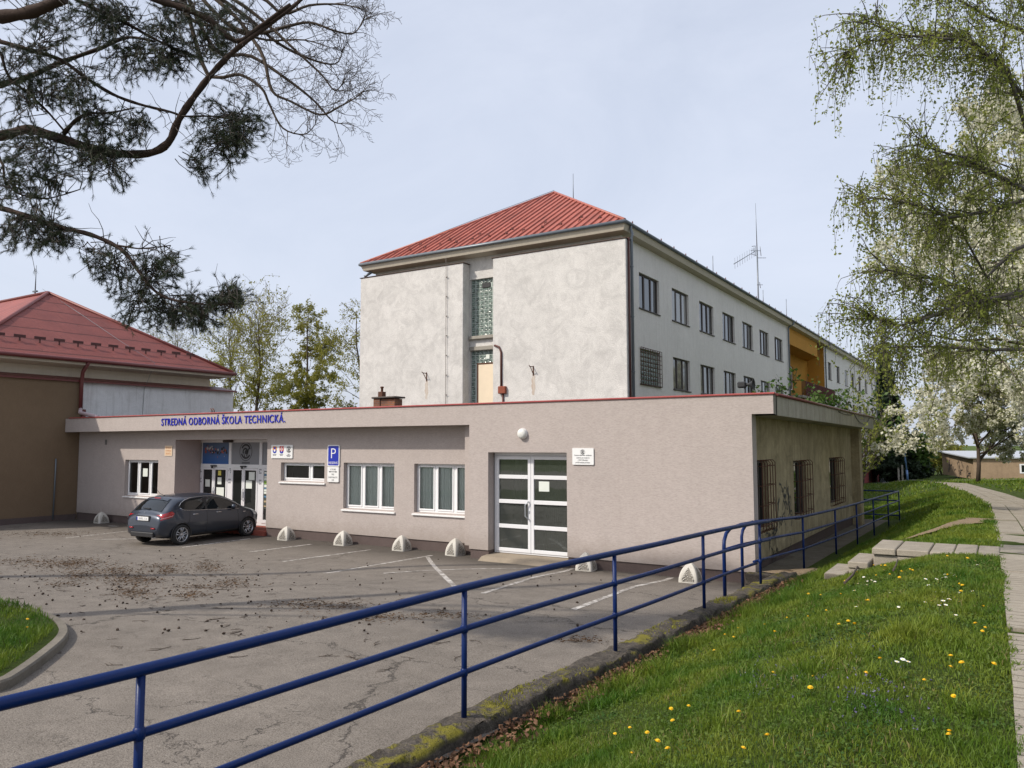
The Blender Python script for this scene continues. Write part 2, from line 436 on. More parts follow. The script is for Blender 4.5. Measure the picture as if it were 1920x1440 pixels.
# ================================================================== GROUND
def asphalt_mat():
    m, nt, b = new_mat('old_asphalt')
    p = pos(nt)
    big = noise(nt, p, .35, 5, .65); med = noise(nt, p, 2.5, 6, .7); fi = noise(nt, p, 75, 3, .75); gr = noise(nt, p, 130, 2, .5)
    c = mix(nt, ramp(nt, big, [(.3, 0), (.7, 1)]), (.165, .143, .120), (.23, .20, .17))
    c = mix(nt, .5, c, mix(nt, ramp(nt, med, [(.3, 0), (.7, 1)]), (.11, .095, .08), (.265, .232, .198)))
    c = mix(nt, ramp(nt, fi, [(.40, 1), (.54, 0)]), c, mix(nt, 1.0, c, (.50, .49, .48), 'MULTIPLY'))
    c = mix(nt, ramp(nt, gr, [(.58, 0), (.68, .55)]), c, (.38, .345, .30))
    # cracks: warped cell edges, opened only here and there
    wv = nd(nt, 'ShaderNodeVectorMath', operation='ADD')
    nn = nd(nt, 'ShaderNodeTexNoise'); nn.inputs['Scale'].default_value = 1.1; nn.inputs['Detail'].default_value = 7; nn.inputs['Roughness'].default_value = .7
    nt.links.new(p, nn.inputs['Vector'])
    sv = nd(nt, 'ShaderNodeVectorMath', operation='SCALE'); sv.inputs['Scale'].default_value = 1.5
    nt.links.new(nn.outputs['Color'], sv.inputs[0]); nt.links.new(p, wv.inputs[0]); nt.links.new(sv.outputs[0], wv.inputs[1])
    cr = None
    for s_, w_, lo in ((.26, .004, .30), (.8, .006, .50)):
        v = nd(nt, 'ShaderNodeTexVoronoi', feature='DISTANCE_TO_EDGE'); v.inputs['Scale'].default_value = s_
        mp = nd(nt, 'ShaderNodeVectorMath', operation='MULTIPLY'); mp.inputs[1].default_value = (.55, 1.25, 0)
        nt.links.new(wv.outputs[0], mp.inputs[0]); nt.links.new(mp.outputs[0], v.inputs['Vector'])
        k = ramp(nt, v.outputs['Distance'], [(0, 1), (w_*.6, .9), (w_, 0)])
        mk = ramp(nt, noise(nt, p, .45 if lo < .5 else .8, 3), [(lo, 0), (lo+.16, 1)])
        k = math_(nt, 'MULTIPLY', k, mk)
        cr = k if cr is None else math_(nt, 'MAXIMUM', cr, k)
    c = mix(nt, math_(nt, 'MULTIPLY', cr, .85), c, (.035, .03, .026))
    # damp dirty strip along the foot of the building
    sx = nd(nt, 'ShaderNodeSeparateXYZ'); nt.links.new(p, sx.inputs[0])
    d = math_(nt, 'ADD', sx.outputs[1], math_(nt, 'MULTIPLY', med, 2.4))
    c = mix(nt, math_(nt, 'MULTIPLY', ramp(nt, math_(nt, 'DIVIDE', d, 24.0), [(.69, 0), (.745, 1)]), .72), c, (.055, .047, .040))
    nt.links.new(c, b.inputs['Base Color'])
    b.inputs['Roughness'].default_value = .88; b.inputs['Specular IOR Level'].default_value = .25
    h = math_(nt, 'SUBTRACT', math_(nt, 'ADD', fi, math_(nt, 'MULTIPLY', med, 1.5)), math_(nt, 'MULTIPLY', cr, 3.0))
    bump(nt, b, h, .5, .006)
    return m
M['asphalt'] = asphalt_mat()

def soil_mat():
    m, nt, b = new_mat('lawn_soil_and_moss')
    p = pos(nt)
    a = noise(nt, p, .7, 6, .7); f = noise(nt, p, 14, 5, .75); g = noise(nt, p, 70, 3, .7)
    c = mix(nt, ramp(nt, a, [(.3, 0), (.7, 1)]), (.050, .10, .013), (.085, .14, .02))
    c = mix(nt, ramp(nt, f, [(.35, 0), (.7, .75)]), c, (.12, .125, .03))
    c = mix(nt, ramp(nt, g, [(.35, .7), (.6, 0)]), c, (.028, .045, .010))
    nt.links.new(c, b.inputs['Base Color']); b.inputs['Roughness'].default_value = .95
    b.inputs['Specular IOR Level'].default_value = .15
    bump(nt, b, math_(nt, 'ADD', f, g), 1.0, .05)
    return m
M['soil'] = soil_mat()

def slab_mat():
    # concrete paving planks with grooves across the path
    m, nt, b = new_mat('grooved_concrete_slab')
    p = pos(nt)
    sx = nd(nt, 'ShaderNodeSeparateXYZ'); nt.links.new(p, sx.inputs[0])
    wob = math_(nt, 'MULTIPLY', noise(nt, p, 3, 3), .03)
    y = math_(nt, 'ADD', sx.outputs[1], wob)
    fr = math_(nt, 'FRACT', math_(nt, 'DIVIDE', y, .165))
    gr = ramp(nt, fr, [(0, 1), (.10, .8), (.16, 0)])
    brk = ramp(nt, noise(nt, p, 1.8, 3), [(.36, .1), (.52, 1)])
    gr = math_(nt, 'MULTIPLY', gr, brk)
    n1 = noise(nt, p, 2.2, 6, .7); n2 = noise(nt, p, 90, 3, .6)
    c = mix(nt, ramp(nt, n1, [(.3, 0), (.7, 1)]), (.27, .235, .185), (.40, .355, .285))
    c = mix(nt, ramp(nt, n2, [(.35, .5), (.6, 0)]), c, (.17, .145, .115))
    c = mix(nt, math_(nt, 'MULTIPLY', gr, .85), c, (.055, .046, .034))
    nt.links.new(c, b.inputs['Base Color']); b.inputs['Roughness'].default_value = .92
    bump(nt, b, math_(nt, 'SUBTRACT', n2, math_(nt, 'MULTIPLY', gr, 2.5)), .7, .01)
    return m
M['slab'] = slab_mat()

def curb_mat():
    m, nt, b = new_mat('mossy_kerb')
    p = pos(nt)
    a = noise(nt, p, 1.5, 6, .75); f = noise(nt, p, 35, 4, .7); g = noise(nt, p, 9, 5, .7)
    c = mix(nt, ramp(nt, g, [(.3, 0), (.65, 1)]), (.030, .024, .018), (.15, .125, .10))
    c = mix(nt, ramp(nt, f, [(.4, .6), (.6, 0)]), c, (.03, .024, .018))
    geo = nd(nt, 'ShaderNodeNewGeometry'); sz = nd(nt, 'ShaderNodeSeparateXYZ'); nt.links.new(geo.outputs['Normal'], sz.inputs[0])
    moss = math_(nt, 'MULTIPLY', ramp(nt, a, [(.52, 0), (.59, 1)]), ramp(nt, sz.outputs[2], [(.3, 0), (.7, 1)]))
    c = mix(nt, moss, c, mix(nt, f, (.10, .095, .008), (.26, .22, .016)))
    nt.links.new(c, b.inputs['Base Color']); b.inputs['Roughness'].default_value = .95
    bump(nt, b, math_(nt, 'ADD', math_(nt, 'ADD', f, g), math_(nt, 'MULTIPLY', moss, .8)), 1.0, .03)
    return m
M['kerb'] = curb_mat()

def paint_mat():
    m, nt, b = new_mat('worn_white_road_paint')
    p = pos(nt)
    n = noise(nt, p, 9, 7, .8); n2 = noise(nt, p, 1.3, 3)
    w = ramp(nt, math_(nt, 'ADD', n, math_(nt, 'MULTIPLY', n2, .35)), [(.63, 0), (.74, .85)])
    c = mix(nt, w, (.20, .178, .157), (.58, .55, .51))
    nt.links.new(c, b.inputs['Base Color']); b.inputs['Roughness'].default_value = .85
    return m
M['paint'] = paint_mat()

def dirt_mat():
    m, nt, b = new_mat('trodden_bare_soil')
    p = pos(nt)
    n = noise(nt, p, 2, 6, .7); f = noise(nt, p, 40, 4, .7)
    c = mix(nt, n, (.20, .14, .085), (.40, .30, .19)); c = mix(nt, ramp(nt, f, [(.35, .6), (.6, 0)]), c, (.12, .08, .05))
    nt.links.new(c, b.inputs['Base Color']); b.inputs['Roughness'].default_value = 1
    bump(nt, b, math_(nt, 'ADD', n, f), .9, .03); return m
M['dirt'] = dirt_mat()

# base sheet to the horizon
mb = MB(); mb.quad((-1500, -600, -3.3), (1500, -600, -3.3), (1500, 2500, -3.3), (-1500, 2500, -3.3))
tag(mb.build('ground', M['soil']), kind='structure')

# parking lot
xs = np.concatenate([np.linspace(-75, -24, 12), np.linspace(-22, XC, 30)])
ys = np.concatenate([np.linspace(-25, 0, 8), np.linspace(.5, 17.3, 43), np.array([19, 24, 36])])
mb = MB(); mb.grid(len(xs)-1, len(ys)-1, lambda i, j: (xs[i], ys[j], park_z(xs[i], ys[j])),
                   keep=lambda i, j: not (ys[j] >= 17.29 and xs[i] > -6))
tag(mb.build('parking_lot', M['asphalt']), kind='structure')

# lawn
xs = np.concatenate([np.array([-40, -32, -26, -20]), np.linspace(-16, -4.5, 24), np.array([-4.4, -4.25, -4.1, -3.98, -3.86, -3.76, -3.68]), np.linspace(-3.6, 2.5, 42), np.linspace(3, 12, 14), np.array([16, 22, 30, 45, 70, 120, 200])])
ys = np.concatenate([np.linspace(-15, 0, 10), np.linspace(.4, 36, 90), np.linspace(37, 130, 60), np.array([150, 180, 220, 300])])
def lz(x, y):
    z = lawn_z(x, y)
    if x > -3.4 and y < 18: z += .025*math.sin(x*2.1+y*1.3)*math.sin(y*1.7-x)*min(1, (x+3.4)*2)
    return z
def lkeep(i, j):
    x, y = (xs[i]+xs[i+1])/2, (ys[j]+ys[j+1])/2
    if x < (fence_x(y)+.06 if y < 16.9 else XC) and y < 33.0: return False
    if x < -14.5 and y < 112: return False
    return True
mb = MB(); mb.grid(len(xs)-1, len(ys)-1, lambda i, j: (xs[i], ys[j], lz(xs[i], ys[j])), keep=lkeep)
tag(mb.build('lawn', M['soil']), kind='structure')
# rough field behind the school
mb = MB(); mb.grid(20, 14, lambda i, j: (-140+i*6.3, 17.6+j*14, -.06 if j < 2 else -.06-.02*j), keep=lambda i, j: True)
tag(mb.build('back_field', M['soil']), kind='structure')

def strip(pts, w, dz, zfn, sub=.4, wob=0):
    """ribbon over the terrain along a plan polyline"""
    P = []
    for a, b in zip(pts[:-1], pts[1:]):
        a, b = Vector(a[:2]), Vector(b[:2]); n = max(1, int((b-a).length/sub))
        for k in range(n): P.append(a.lerp(b, k/n))
    P.append(Vector(pts[-1][:2]))
    V = []
    for i, p in enumerate(P):
        t = (P[min(i+1, len(P)-1)]-P[max(i-1, 0)]).normalized(); nrm = Vector((-t.y, t.x))
        h = (w(i/(len(P)-1)) if callable(w) else w)/2
        nn = 4
        for k in range(nn+1):
            o = p+nrm*(h*(1-2*k/nn)*(1+rnd.uniform(-wob, wob)))
            V.append((o.x, o.y, zfn(o.x, o.y)+dz))
    F = []
    for i in range(len(P)-1):
        for k in range(4):
            F.append((i*5+k, i*5+5+k, i*5+6+k, i*5+1+k))
    mb = MB(); mb.add(V, [tuple(reversed(f)) for f in F], True); return mb

# paved path on the right
edge = [(.04, -8), (.02, 0), (0, 6), (-.07, 13), (-.20, 22), (-.42, 32), (-1.5, 45), (-3.9, 67), (-7, 86), (-10.9, 104)]
pw = [(-8, 1.75), (32, 1.6), (67, 1.7), (104, 2.6)]
def path_x(y): return interp(y, [(e[1], e[0]) for e in edge])
mb = MB()
y = -4.0; rows = []
while y < 104:
    L = 2.0 if y < 40 else 4.0
    rows.append((y, y+L-.03)); y += L
def pslab(mb, y0, y1, o0, o1, jit):
    n = 4
    def pt(t, o):
        yy = lerp(y0, y1, t); e = path_x(yy); w = interp(yy, pw)
        xx = e+o*w
        return (xx, yy)
    top = []
    for k in range(n+1):
        a, b = pt(k/n, o0), pt(k/n, o1)
        top.append((a[0], a[1], lawn_z(path_x(a[1])+.6, a[1])+.015+jit)); top.append((b[0], b[1], lawn_z(path_x(b[1])+.6, b[1])+.015+jit*.4))
    F = [(2*k, 2*k+1, 2*k+3, 2*k+2) for k in range(n)]
    m = len(top)
    bot = [(p[0], p[1], p[2]-.12) for p in top]
    F += [(2*k, 2*k+2, m+2*k+2, m+2*k) for k in range(n)]+[(2*k+1, m+2*k+1, m+2*k+3, 2*k+3) for k in range(n)]
    F += [(0, m, m+1, 1), (m-2, m-1, 2*m-1, 2*m-2)]
    mb.add(top+bot, F)
for a, b in rows:
    for o0, o1 in ((0, .29), (.305, .60), (.615, 1.0)):
        s = rnd.uniform(-.2, .2)
        pslab(mb, a+s, b+s-.0, o0+(rnd.uniform(-.012, .012) if o0 == 0 else 0), o1, rnd.uniform(-.006, .010))
tag(mb.build('path', M['slab']), kind='structure')
# path running across at the far end
mb = strip([(-13.2, 108), (-9, 105.5), (-4, 106), (4, 108), (14, 111)], 2.2, .03, lawn_z, 1.5, .05)
tag(mb.build('far_path', M['concrete']), kind='structure')
mb = strip([(-6.5, 99.5), (0, 99), (8, 100.5)], 1.1, .02, lawn_z, 1.5, .15)
tag(mb.build('gravel_strip', M['concrete']), kind='structure')
# trodden dirt line across the lawn
T = [hit(1694, 1016), hit(1730, 1004), hit(1765, 993), hit(1805, 983), hit(1846, 975)]
mb = strip(T, lambda t: .42+.25*t, .04, lambda x, y: lz(x, y), .25, .25)
tag(mb.build('dirt_trail', M['dirt']), kind='structure')
T = [hit(1448, 1086), hit(1490, 1078), hit(1520, 1074), hit(1552, 1066)]
mb = strip(T, .85, .035, lambda x, y: lz(x, y), .2, .2)
tag(mb.build('bare_soil', M['dirt']), kind='structure')
# concrete strip between railing and side wall
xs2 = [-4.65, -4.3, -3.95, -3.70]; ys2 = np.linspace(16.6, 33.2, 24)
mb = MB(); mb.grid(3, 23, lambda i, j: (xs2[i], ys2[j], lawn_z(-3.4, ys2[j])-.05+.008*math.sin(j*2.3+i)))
tag(mb.build('walkway', plaster('dirty_concrete_painted_shade', (.17, .15, .12), (1, 1, 1), 60, .3, 0, .7, (.06, .05, .035), .7)), kind='structure')  # dirty concrete; shade beside the wall is also put into its dark colour

mb = MB(); mb.bbox(-4.62, -3.6, 16.52, 16.80, -.3, .265, .02); tag(mb.build('kerb', M['kerb']), kind='structure')
# kerb under the railing: rough, mossy, slightly broken profile
ysk = np.linspace(-8, 16.6, 420)
prof = [(-3.84, -.30), (-3.835, -.025), (-3.82, -.004), (-3.77, .004), (-3.70, .008), (-3.62, .006), (-3.55, .004), (-3.52, -.012), (-3.51, -.06), (-3.50, -.40)]
kr = random.Random(4)
off = {}
def kz(i, j):
    y = ysk[j]; x, dz = prof[i]
    n = math.sin(y*3.1+i)*.010+math.sin(y*7.7+i*2)*.008+math.sin(y*1.3)*.01
    n2 = math.sin(y*5.3+i*1.7)*.013+math.sin(y*11.9+i)*.010
    top = 1 if 0 < i < 9 else 0; n += kr.gauss(0, .006); n2 += kr.gauss(0, .006)
    return (x+fence_x(y)+3.67+n2*(1 if i > 3 else .5), y, interp(y, CURB)+dz+n*top)
mb = MB(); mb.grid(len(prof)-1, len(ysk)-1, kz)
for k in range(len(mb.f)): mb.f[k] = tuple(reversed(mb.f[k]))
tag(mb.build('kerb', M['kerb']), kind='structure')

# grass island with kerb at left
isl = [hit(0, 1304), hit(55, 1268), hit(100, 1232), hit(126, 1208), hit(130, 1190), hit(112, 1170), hit(60, 1152), hit(0, 1143)]
isl = [Vector((p.x, p.y)) for p in isl]
isl = [Vector((isl[0].x-1.2, isl[0].y-1.0)), Vector((isl[0].x-.55, isl[0].y-.5))]+isl+[Vector((isl[-1].x-2.5, isl[-1].y+.5)), Vector((isl[-1].x-7, isl[-1].y+.3)), Vector((isl[-1].x-12, isl[-1].y-1.5))]
# smooth (Chaikin)
for _ in range(2):
    q = [isl[0]]
    for a, b in zip(isl[:-1], isl[1:]): q += [a.lerp(b, .25), a.lerp(b, .75)]
    isl = q+[isl[-1]]
cenI = Vector((-17.0, 2.6))
def inset(p, d): return p+(cenI-p).normalized()*d
mb = MB()
n = len(isl); V = []
for p in isl:
    a, b = inset(p, .02), inset(p, .14)
    z = park_z(p.x, p.y)
    V += [(p.x, p.y, z-.1), (p.x, p.y, z+.085), (a.x, a.y, z+.105), (b.x, b.y, z+.10), (b.x, b.y, z-.1)]
mb.add(V, [(i*5+k, i*5+5+k, i*5+6+k, i*5+1+k) for i in range(n-1) for k in range(4)], False)
tag(mb.build('island_kerb', plaster('dark_worn_kerb', (.20, .18, .15), (1, 1, 1), 70, .3, 0, .6, (.07, .06, .045), .6)), kind='structure')
mb = MB(); V = [(cenI.x, cenI.y, .95)]
for r in (.4, .75, .93):
    for p in isl:
        q = cenI.lerp(inset(p, .13), r/.93); V.append((q.x, q.y, park_z(q.x, q.y)+.085+.22*(1-(r/.93)**2)))
F = [(0, 1+i, 2+i) for i in range(n-1)]
for k in range(2):
    F += [(1+k*n+i, 1+(k+1)*n+i, 2+(k+1)*n+i, 2+k*n+i) for i in range(n-1)]
mb.add(V, F, True)
tag(mb.build('grass_island', M['soil']), kind='structure')

# painted parking bays
LINES = [((468.6, 1035), (607, 1011.6)), ((530, 1053), (717, 1022)), ((608, 1075), (830.6, 1032.7)), ((802, 1045), (855, 1102)),
         ((719, 1075), (1000, 1066)), ((905, 1113), (1079, 1065)), ((1075, 1143), (1266, 1081)), ((348, 1010), (404, 1002)),
         ((341, 1026.6), (493, 1007)), ((176, 1012), (262, 1010)), ((122, 1009), (244, 995.5)), ((203, 986), (246, 981.5))]
for a, b in LINES:
    A, B = hit(*a), hit(*b)
    if B.y > 16.7: B.y = 16.7
    mb = strip([A, B], .105, .004, park_z, .25, .06)
    tag(mb.build('parking_line', M['paint']), kind='structure')
# ================================================================== LOW ENTRANCE BUILDING
YF, YW = 16.84, 17.42          # facade plane, recessed wall plane
def holed(mb, a0, a1, b0, b1, holes, mp, depth, mi=0, rev=None):
    """wall sheet in (a,b) with rectangular holes and reveals of the given depth; mp(a,b,d)->point, d inward"""
    A = sorted(set([a0, a1]+[x for h in holes for x in h[:2]])); B = sorted(set([b0, b1]+[x for h in holes for x in h[2:4]]))
    A = [x for x in A if a0-1e-6 <= x <= a1+1e-6]; B = [x for x in B if b0-1e-6 <= x <= b1+1e-6]
    for i in range(len(A)-1):
        for j in range(len(B)-1):
            ca, cb = (A[i]+A[i+1])/2, (B[j]+B[j+1])/2
            if any(h[0] < ca < h[1] and h[2] < cb < h[3] for h in holes): continue
            mb.quad(mp(A[i], B[j], 0), mp(A[i+1], B[j], 0), mp(A[i+1], B[j+1], 0), mp(A[i], B[j+1], 0), mi)
    for h in holes:
        d = h[4] if len(h) > 4 else depth
        x0, x1, z0, z1 = h[:4]; r = mi if rev is None else rev
        mb.quad(mp(x0, z0, 0), mp(x0, z1, 0), mp(x0, z1, d), mp(x0, z0, d), r)
        mb.quad(mp(x1, z0, 0), mp(x1, z0, d), mp(x1, z1, d), mp(x1, z1, 0), r)
        mb.quad(mp(x0, z1, 0), mp(x1, z1, 0), mp(x1, z1, d), mp(x0, z1, d), r)
        if z0 > b0+1e-4: mb.quad(mp(x0, z0, 0), mp(x0, z0, d), mp(x1, z0, d), mp(x1, z0, 0), r)
def fy(y): return lambda a, b, d: (a, y+d, b)

school = thing('entrance_building', 'long single storey wing in pinkish grey render with flat overhanging roof and white entrance doors', 'building', (-18, 22, 0))
XL, XE = -31.48, -4.48         # left and right end of the facade
# --- facade
W1 = (-28.26, -26.19, 1.06, 2.40); W2 = (-19.68, -17.73, 1.80, 2.39); W3 = (-16.92, -14.92, 1.04, 2.41); W4 = (-14.18, -12.18, 1.04, 2.41)
ENT = (-25.20, -20.34, .14, 3.14); DR = (-11.26, -8.96, .17, 2.75)
mb = MB()
holed(mb, XL, -11.86, .28, 3.50, [W1+(.2,), W2+(.2,), W3+(.2,), W4+(.2,), (ENT[0], ENT[1], .28, ENT[3], 1.10)], fy(YW), .2)
mb.box(-12.2, -11.87, YW-.3, YW+.02, .28, 3.46)
holed(mb, -11.86, XE, .24, 4.0, [(DR[0], DR[1], .24, DR[3], .29)], fy(YF), .29)
mb.quad((-11.86, YF, .24), (-11.86, YF, 3.47), (-11.86, YW, 3.47), (-11.86, YW, .24))
mb.quad((XE, YF, .24), (XE, YF+.34, .24), (XE, YF+.34, 3.59), (XE, YF, 3.59))
mb.quad((XE, YF+.34, .24), (XE-.16, YF+.34, .24), (XE-.16, YF+.34, 3.59), (XE, YF+.34, 3.59))
# fascia over recess and the band past the right corner
mb.quad((XL, YF, 3.47), (-11.86, YF, 3.47), (-11.86, YF, 4.0), (XL, YF, 4.0))
mb.quad((XE, YF, 3.59), (-4.02, YF, 3.59), (-4.02, YF, 4.0), (XE, YF, 4.0))
mb.build('front_wall', M['facade'], school)
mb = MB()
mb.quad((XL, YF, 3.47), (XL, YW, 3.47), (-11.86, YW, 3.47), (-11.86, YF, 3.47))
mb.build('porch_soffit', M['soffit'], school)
# --- plinth, set back below the render
for x0, x1, y0, y1, zt in ((XL, ENT[0]-.004, YW+.03, 18.55, .283), (ENT[1]+.004, -11.8, YW+.03, 18.55, .283), (-11.83, DR[0]-.004, YF+.03, YF+.4, .243), (DR[1]+.01, XE-.03, YF+.03, YF+.4, .243)):
    mb = MB(); mb.box(x0, x1, y0, y1, -.2, zt); mb.build('plinth', M['plinth'], school)
# --- side wall (facing +X), dirty old render
SX = -4.64
SW = [(17.62, 18.72, 1.02, 2.58), (21.4, 23.0, 1.02, 2.50), (26.5, 28.3, 1.02, 2.50)]
mb = MB()
holed(mb, 17.18, 30.9, .36, 3.6, SW, lambda a, b, d: (SX-d, a, b), .18)
mb.box(SX-.3, -4.36, 30.9, 31.5, -.3, 3.59)          # fin at the far end
mb.build('side_wall', M['sidewall'], school)
mb = MB(); mb.box(SX-.3, SX-.03, 17.2, 30.9, -.5, .37); mb.build('side_plinth', M['plinth'], school)
# back and inner closing walls
mb = MB()
mb.box(-13.7, SX-.05, 31.45, 31.6, -.3, 3.55)
mb.build('back_wall', M['sidewall'], school)
# --- roof slab with red metal edge; old concrete fascia on the right side
mb = MB()
mb.quad((XL, YF+.01, 4.0), (-4.03, YF+.01, 4.0), (-4.03, 32.1, 3.94), (XL, 32.1, 3.94))
mb.build('roof', simple('roof_bitumen', (.07, .06, .06), .9, 0, .3, 2), school)
mb = MB()
mb.quad((-4.0, YF+.22, 3.56), (-4.0, 32.1, 3.50), (-4.0, 32.1, 3.93), (-4.0, YF+.22, 3.99))
mb.quad((-4.0, 32.1, 3.50), (-7.0, 32.1, 3.50), (-7.0, 32.1, 3.93), (-4.0, 32.1, 3.93))
mb.quad((-4.0, YF+.22, 3.56), (SX-.25, YF+.22, 3.56), (SX-.25, 32.1, 3.50), (-4.0, 32.1, 3.50))
mb.build('side_fascia', M['fascia_old'], school)
mb = MB(); mb.quad((-4.016, YF, 3.59), (-4.016, YF+.22, 3.57), (-4.016, YF+.22, 4.0), (-4.016, YF, 4.0))
mb.quad((XE, YF, 3.59), (XE, YF+.22, 3.59), (-4.016, YF+.22, 3.59), (-4.016, YF, 3.59))
mb.build('fascia_return', M['concrete'], school)
mb = MB()
mb.bbox(XL+.27, -3.98, YF-.035, YF+.16, 3.998, 4.042, .012)
mb.build('roof_edge', M['red_sheet'], school)
mb = MB(); mb.tube([(-3.985, YF+.2, 4.0), (-3.985, 22, 3.985), (-3.98, 27, 3.95), (-3.985, 32.1, 3.95)], .035, 6)
mb.build('side_roof_edge', M['dark_red'], school)
# loose cable sagging under the side roof edge
mb = MB(); C = []
for a, b, s in ((24.5, 27.5, .05), (27.5, 31.0, .26)):
    for k in range(9):
        t = k/8; C.append((-3.985, lerp(a, b, t), 3.9-s*4*t*(1-t)))
mb.tube(C, .009, 5); mb.build('sagging_cable', M['black'], school)

def pvc_window(parent, x0, x1, z0, z1, y, splits, curtain=False, sillw=.0, name='window', opened=None, notice=None):
    """white plastic window in the XZ plane at depth y (front of frame)"""
    f = MB(); w = .055
    f.bbox(x0, x1, y, y+.06, z1-w, z1, .006); f.bbox(x0, x1, y, y+.06, z0, z0+w, .006)
    f.bbox(x0, x0+w, y, y+.06, z0+w, z1-w, .006); f.bbox(x1-w, x1, y, y+.06, z0+w, z1-w, .006)
    xs = [x0+w]+[lerp(x0, x1, s) for s in splits]+[x1-w]
    for s in splits:
        xm = lerp(x0, x1, s); f.bbox(xm-.04, xm+.04, y, y+.06, z0+w, z1-w, .006)
    win = f.build(name, M['pvc'], parent)
    for a, b in zip(xs[:-1], xs[1:]):
        a2 = a if a == xs[0] else a+.04; b2 = b if b == xs[-1] else b-.04
        s = MB(); q = .045
        s.bbox(a2, b2, y-.018, y+.03, z1-w-q, z1-w, .005); s.bbox(a2, b2, y-.018, y+.03, z0+w, z0+w+q, .005)
        s.bbox(a2, a2+q, y-.018, y+.03, z0+w+q, z1-w-q, .005); s.bbox(b2-q, b2, y-.018, y+.03, z0+w+q, z1-w-q, .005)
        s.build('sash', M['pvc'], win)
        g = MB(); g.quad((a2+q, y+.012, z0+w+q), (b2-q, y+.012, z0+w+q), (b2-q, y+.012, z1-w-q), (a2+q, y+.012, z1-w-q))
        g.build('pane', M['pane'], win)
    if curtain:
        c = MB(); nn = 160
        c.grid(nn, 1, lambda i, j: (lerp(x0+.02, x1-.02, i/nn), y+.10+.028*math.sin(i*1.05)+.018*math.sin(i*.37+x0), z0+.02 if j == 0 else z1-.02))
        c.build('curtain', M['curtain'], win)
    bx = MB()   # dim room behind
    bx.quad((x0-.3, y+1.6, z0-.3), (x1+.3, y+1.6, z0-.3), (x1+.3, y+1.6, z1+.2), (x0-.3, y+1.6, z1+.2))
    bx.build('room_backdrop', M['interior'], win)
    if sillw:
        s = MB(); s.add([(x0-.05, y+.01, z0-.005), (x1+.05, y+.01, z0-.005), (x1+.05, y-sillw, z0-.04), (x0-.05, y-sillw, z0-.04), (x1+.05, y-sillw, z0-.075), (x0-.05, y-sillw, z0-.075), (x1+.05, y+.01, z0-.05), (x0-.05, y+.01, z0-.05)],
                        [(0, 3, 2, 1), (3, 5, 4, 2), (0, 7, 5, 3), (1, 2, 4, 6), (5, 7, 6, 4)])
        s.build('sill', M['sill'], win)
    return win
for (x0, x1, z0, z1), sp, cu in ((W1, (.345, .69), False), (W2, (.63,), False), (W3, (.34, .67), True), (W4, (.34, .67), True)):
    w = pvc_window(school, x0, x1, z0, z1, YW+.14, sp, cu, .19)
    if cu is False and len(sp) == 2:
        m2 = MB(); m2.quad((-27.32, YW+.135, 1.78), (-27.03, YW+.135, 1.78), (-27.03, YW+.135, 2.08), (-27.32, YW+.135, 2.08)); m2.build('paper_notice', M['paper'], w)

# --- entrance set
YE = 18.46
ent = MB()
EX0, EX1, EZ0, EZM, EZ1 = ENT[0], ENT[1]+1.2, .16, 2.13, 3.13
def entx(u, v=900): return PY(u, v, YE).x
vx = [entx(376), entx(429.5), entx(487), entx(530)]
EX0 = vx[0]-.02; EX1 = vx[3]
ent.bbox(EX0, EX1, YE, YE+.09, EZ1-.09, EZ1+.02, .006); ent.bbox(EX0, EX1, YE, YE+.09, EZM, EZM+.13, .006); ent.bbox(EX0, EX1, YE, YE+.09, EZ0, EZ0+.09, .006)
for x, w in ((EX0, .11), (vx[1]-.1, .24), (vx[2]-.1, .24), (EX1-.1, .1)):
    ent.bbox(x, x+w, YE-.004, YE+.086, EZ0+.09, EZM, .006); ent.bbox(x+.05, x+w-.05, YE-.004, YE+.086, EZM+.13, EZ1-.09, .006)
entrance = ent.build('entrance_front', M['alu'], school)
# transom panels (printed foil)
def tpanel(a, b, mat, nm):
    m2 = MB(); m2.quad((a, YE+.03, EZM+.13), (b, YE+.03, EZM+.13), (b, YE+.03, EZ1-.09), (a, YE+.03, EZ1-.09)); return m2.build(nm, mat, entrance)
def foil_blue():
    m, nt, b = new_mat('blue_picture_foil'); p = pos(nt)
    sx = nd(nt, 'ShaderNodeSeparateXYZ'); nt.links.new(p, sx.inputs[0])
    t = math_(nt, 'MULTIPLY', math_(nt, 'SUBTRACT', sx.outputs[2], 2.2), 1.0)
    c = mix(nt, t, (.02, .10, .32), (.10, .13, .17))
    nt.links.new(c, b.inputs['Base Color']); b.inputs['Roughness'].default_value = .3; return m
tpanel(EX0+.06, vx[1]-.05, foil_blue(), 'printed_panel')
tpanel(vx[1]+.09, vx[2]-.05, M['grey_foil'], 'printed_panel')
tpanel(vx[2]+.09, EX1-.05, M['grey_foil'], 'printed_panel')
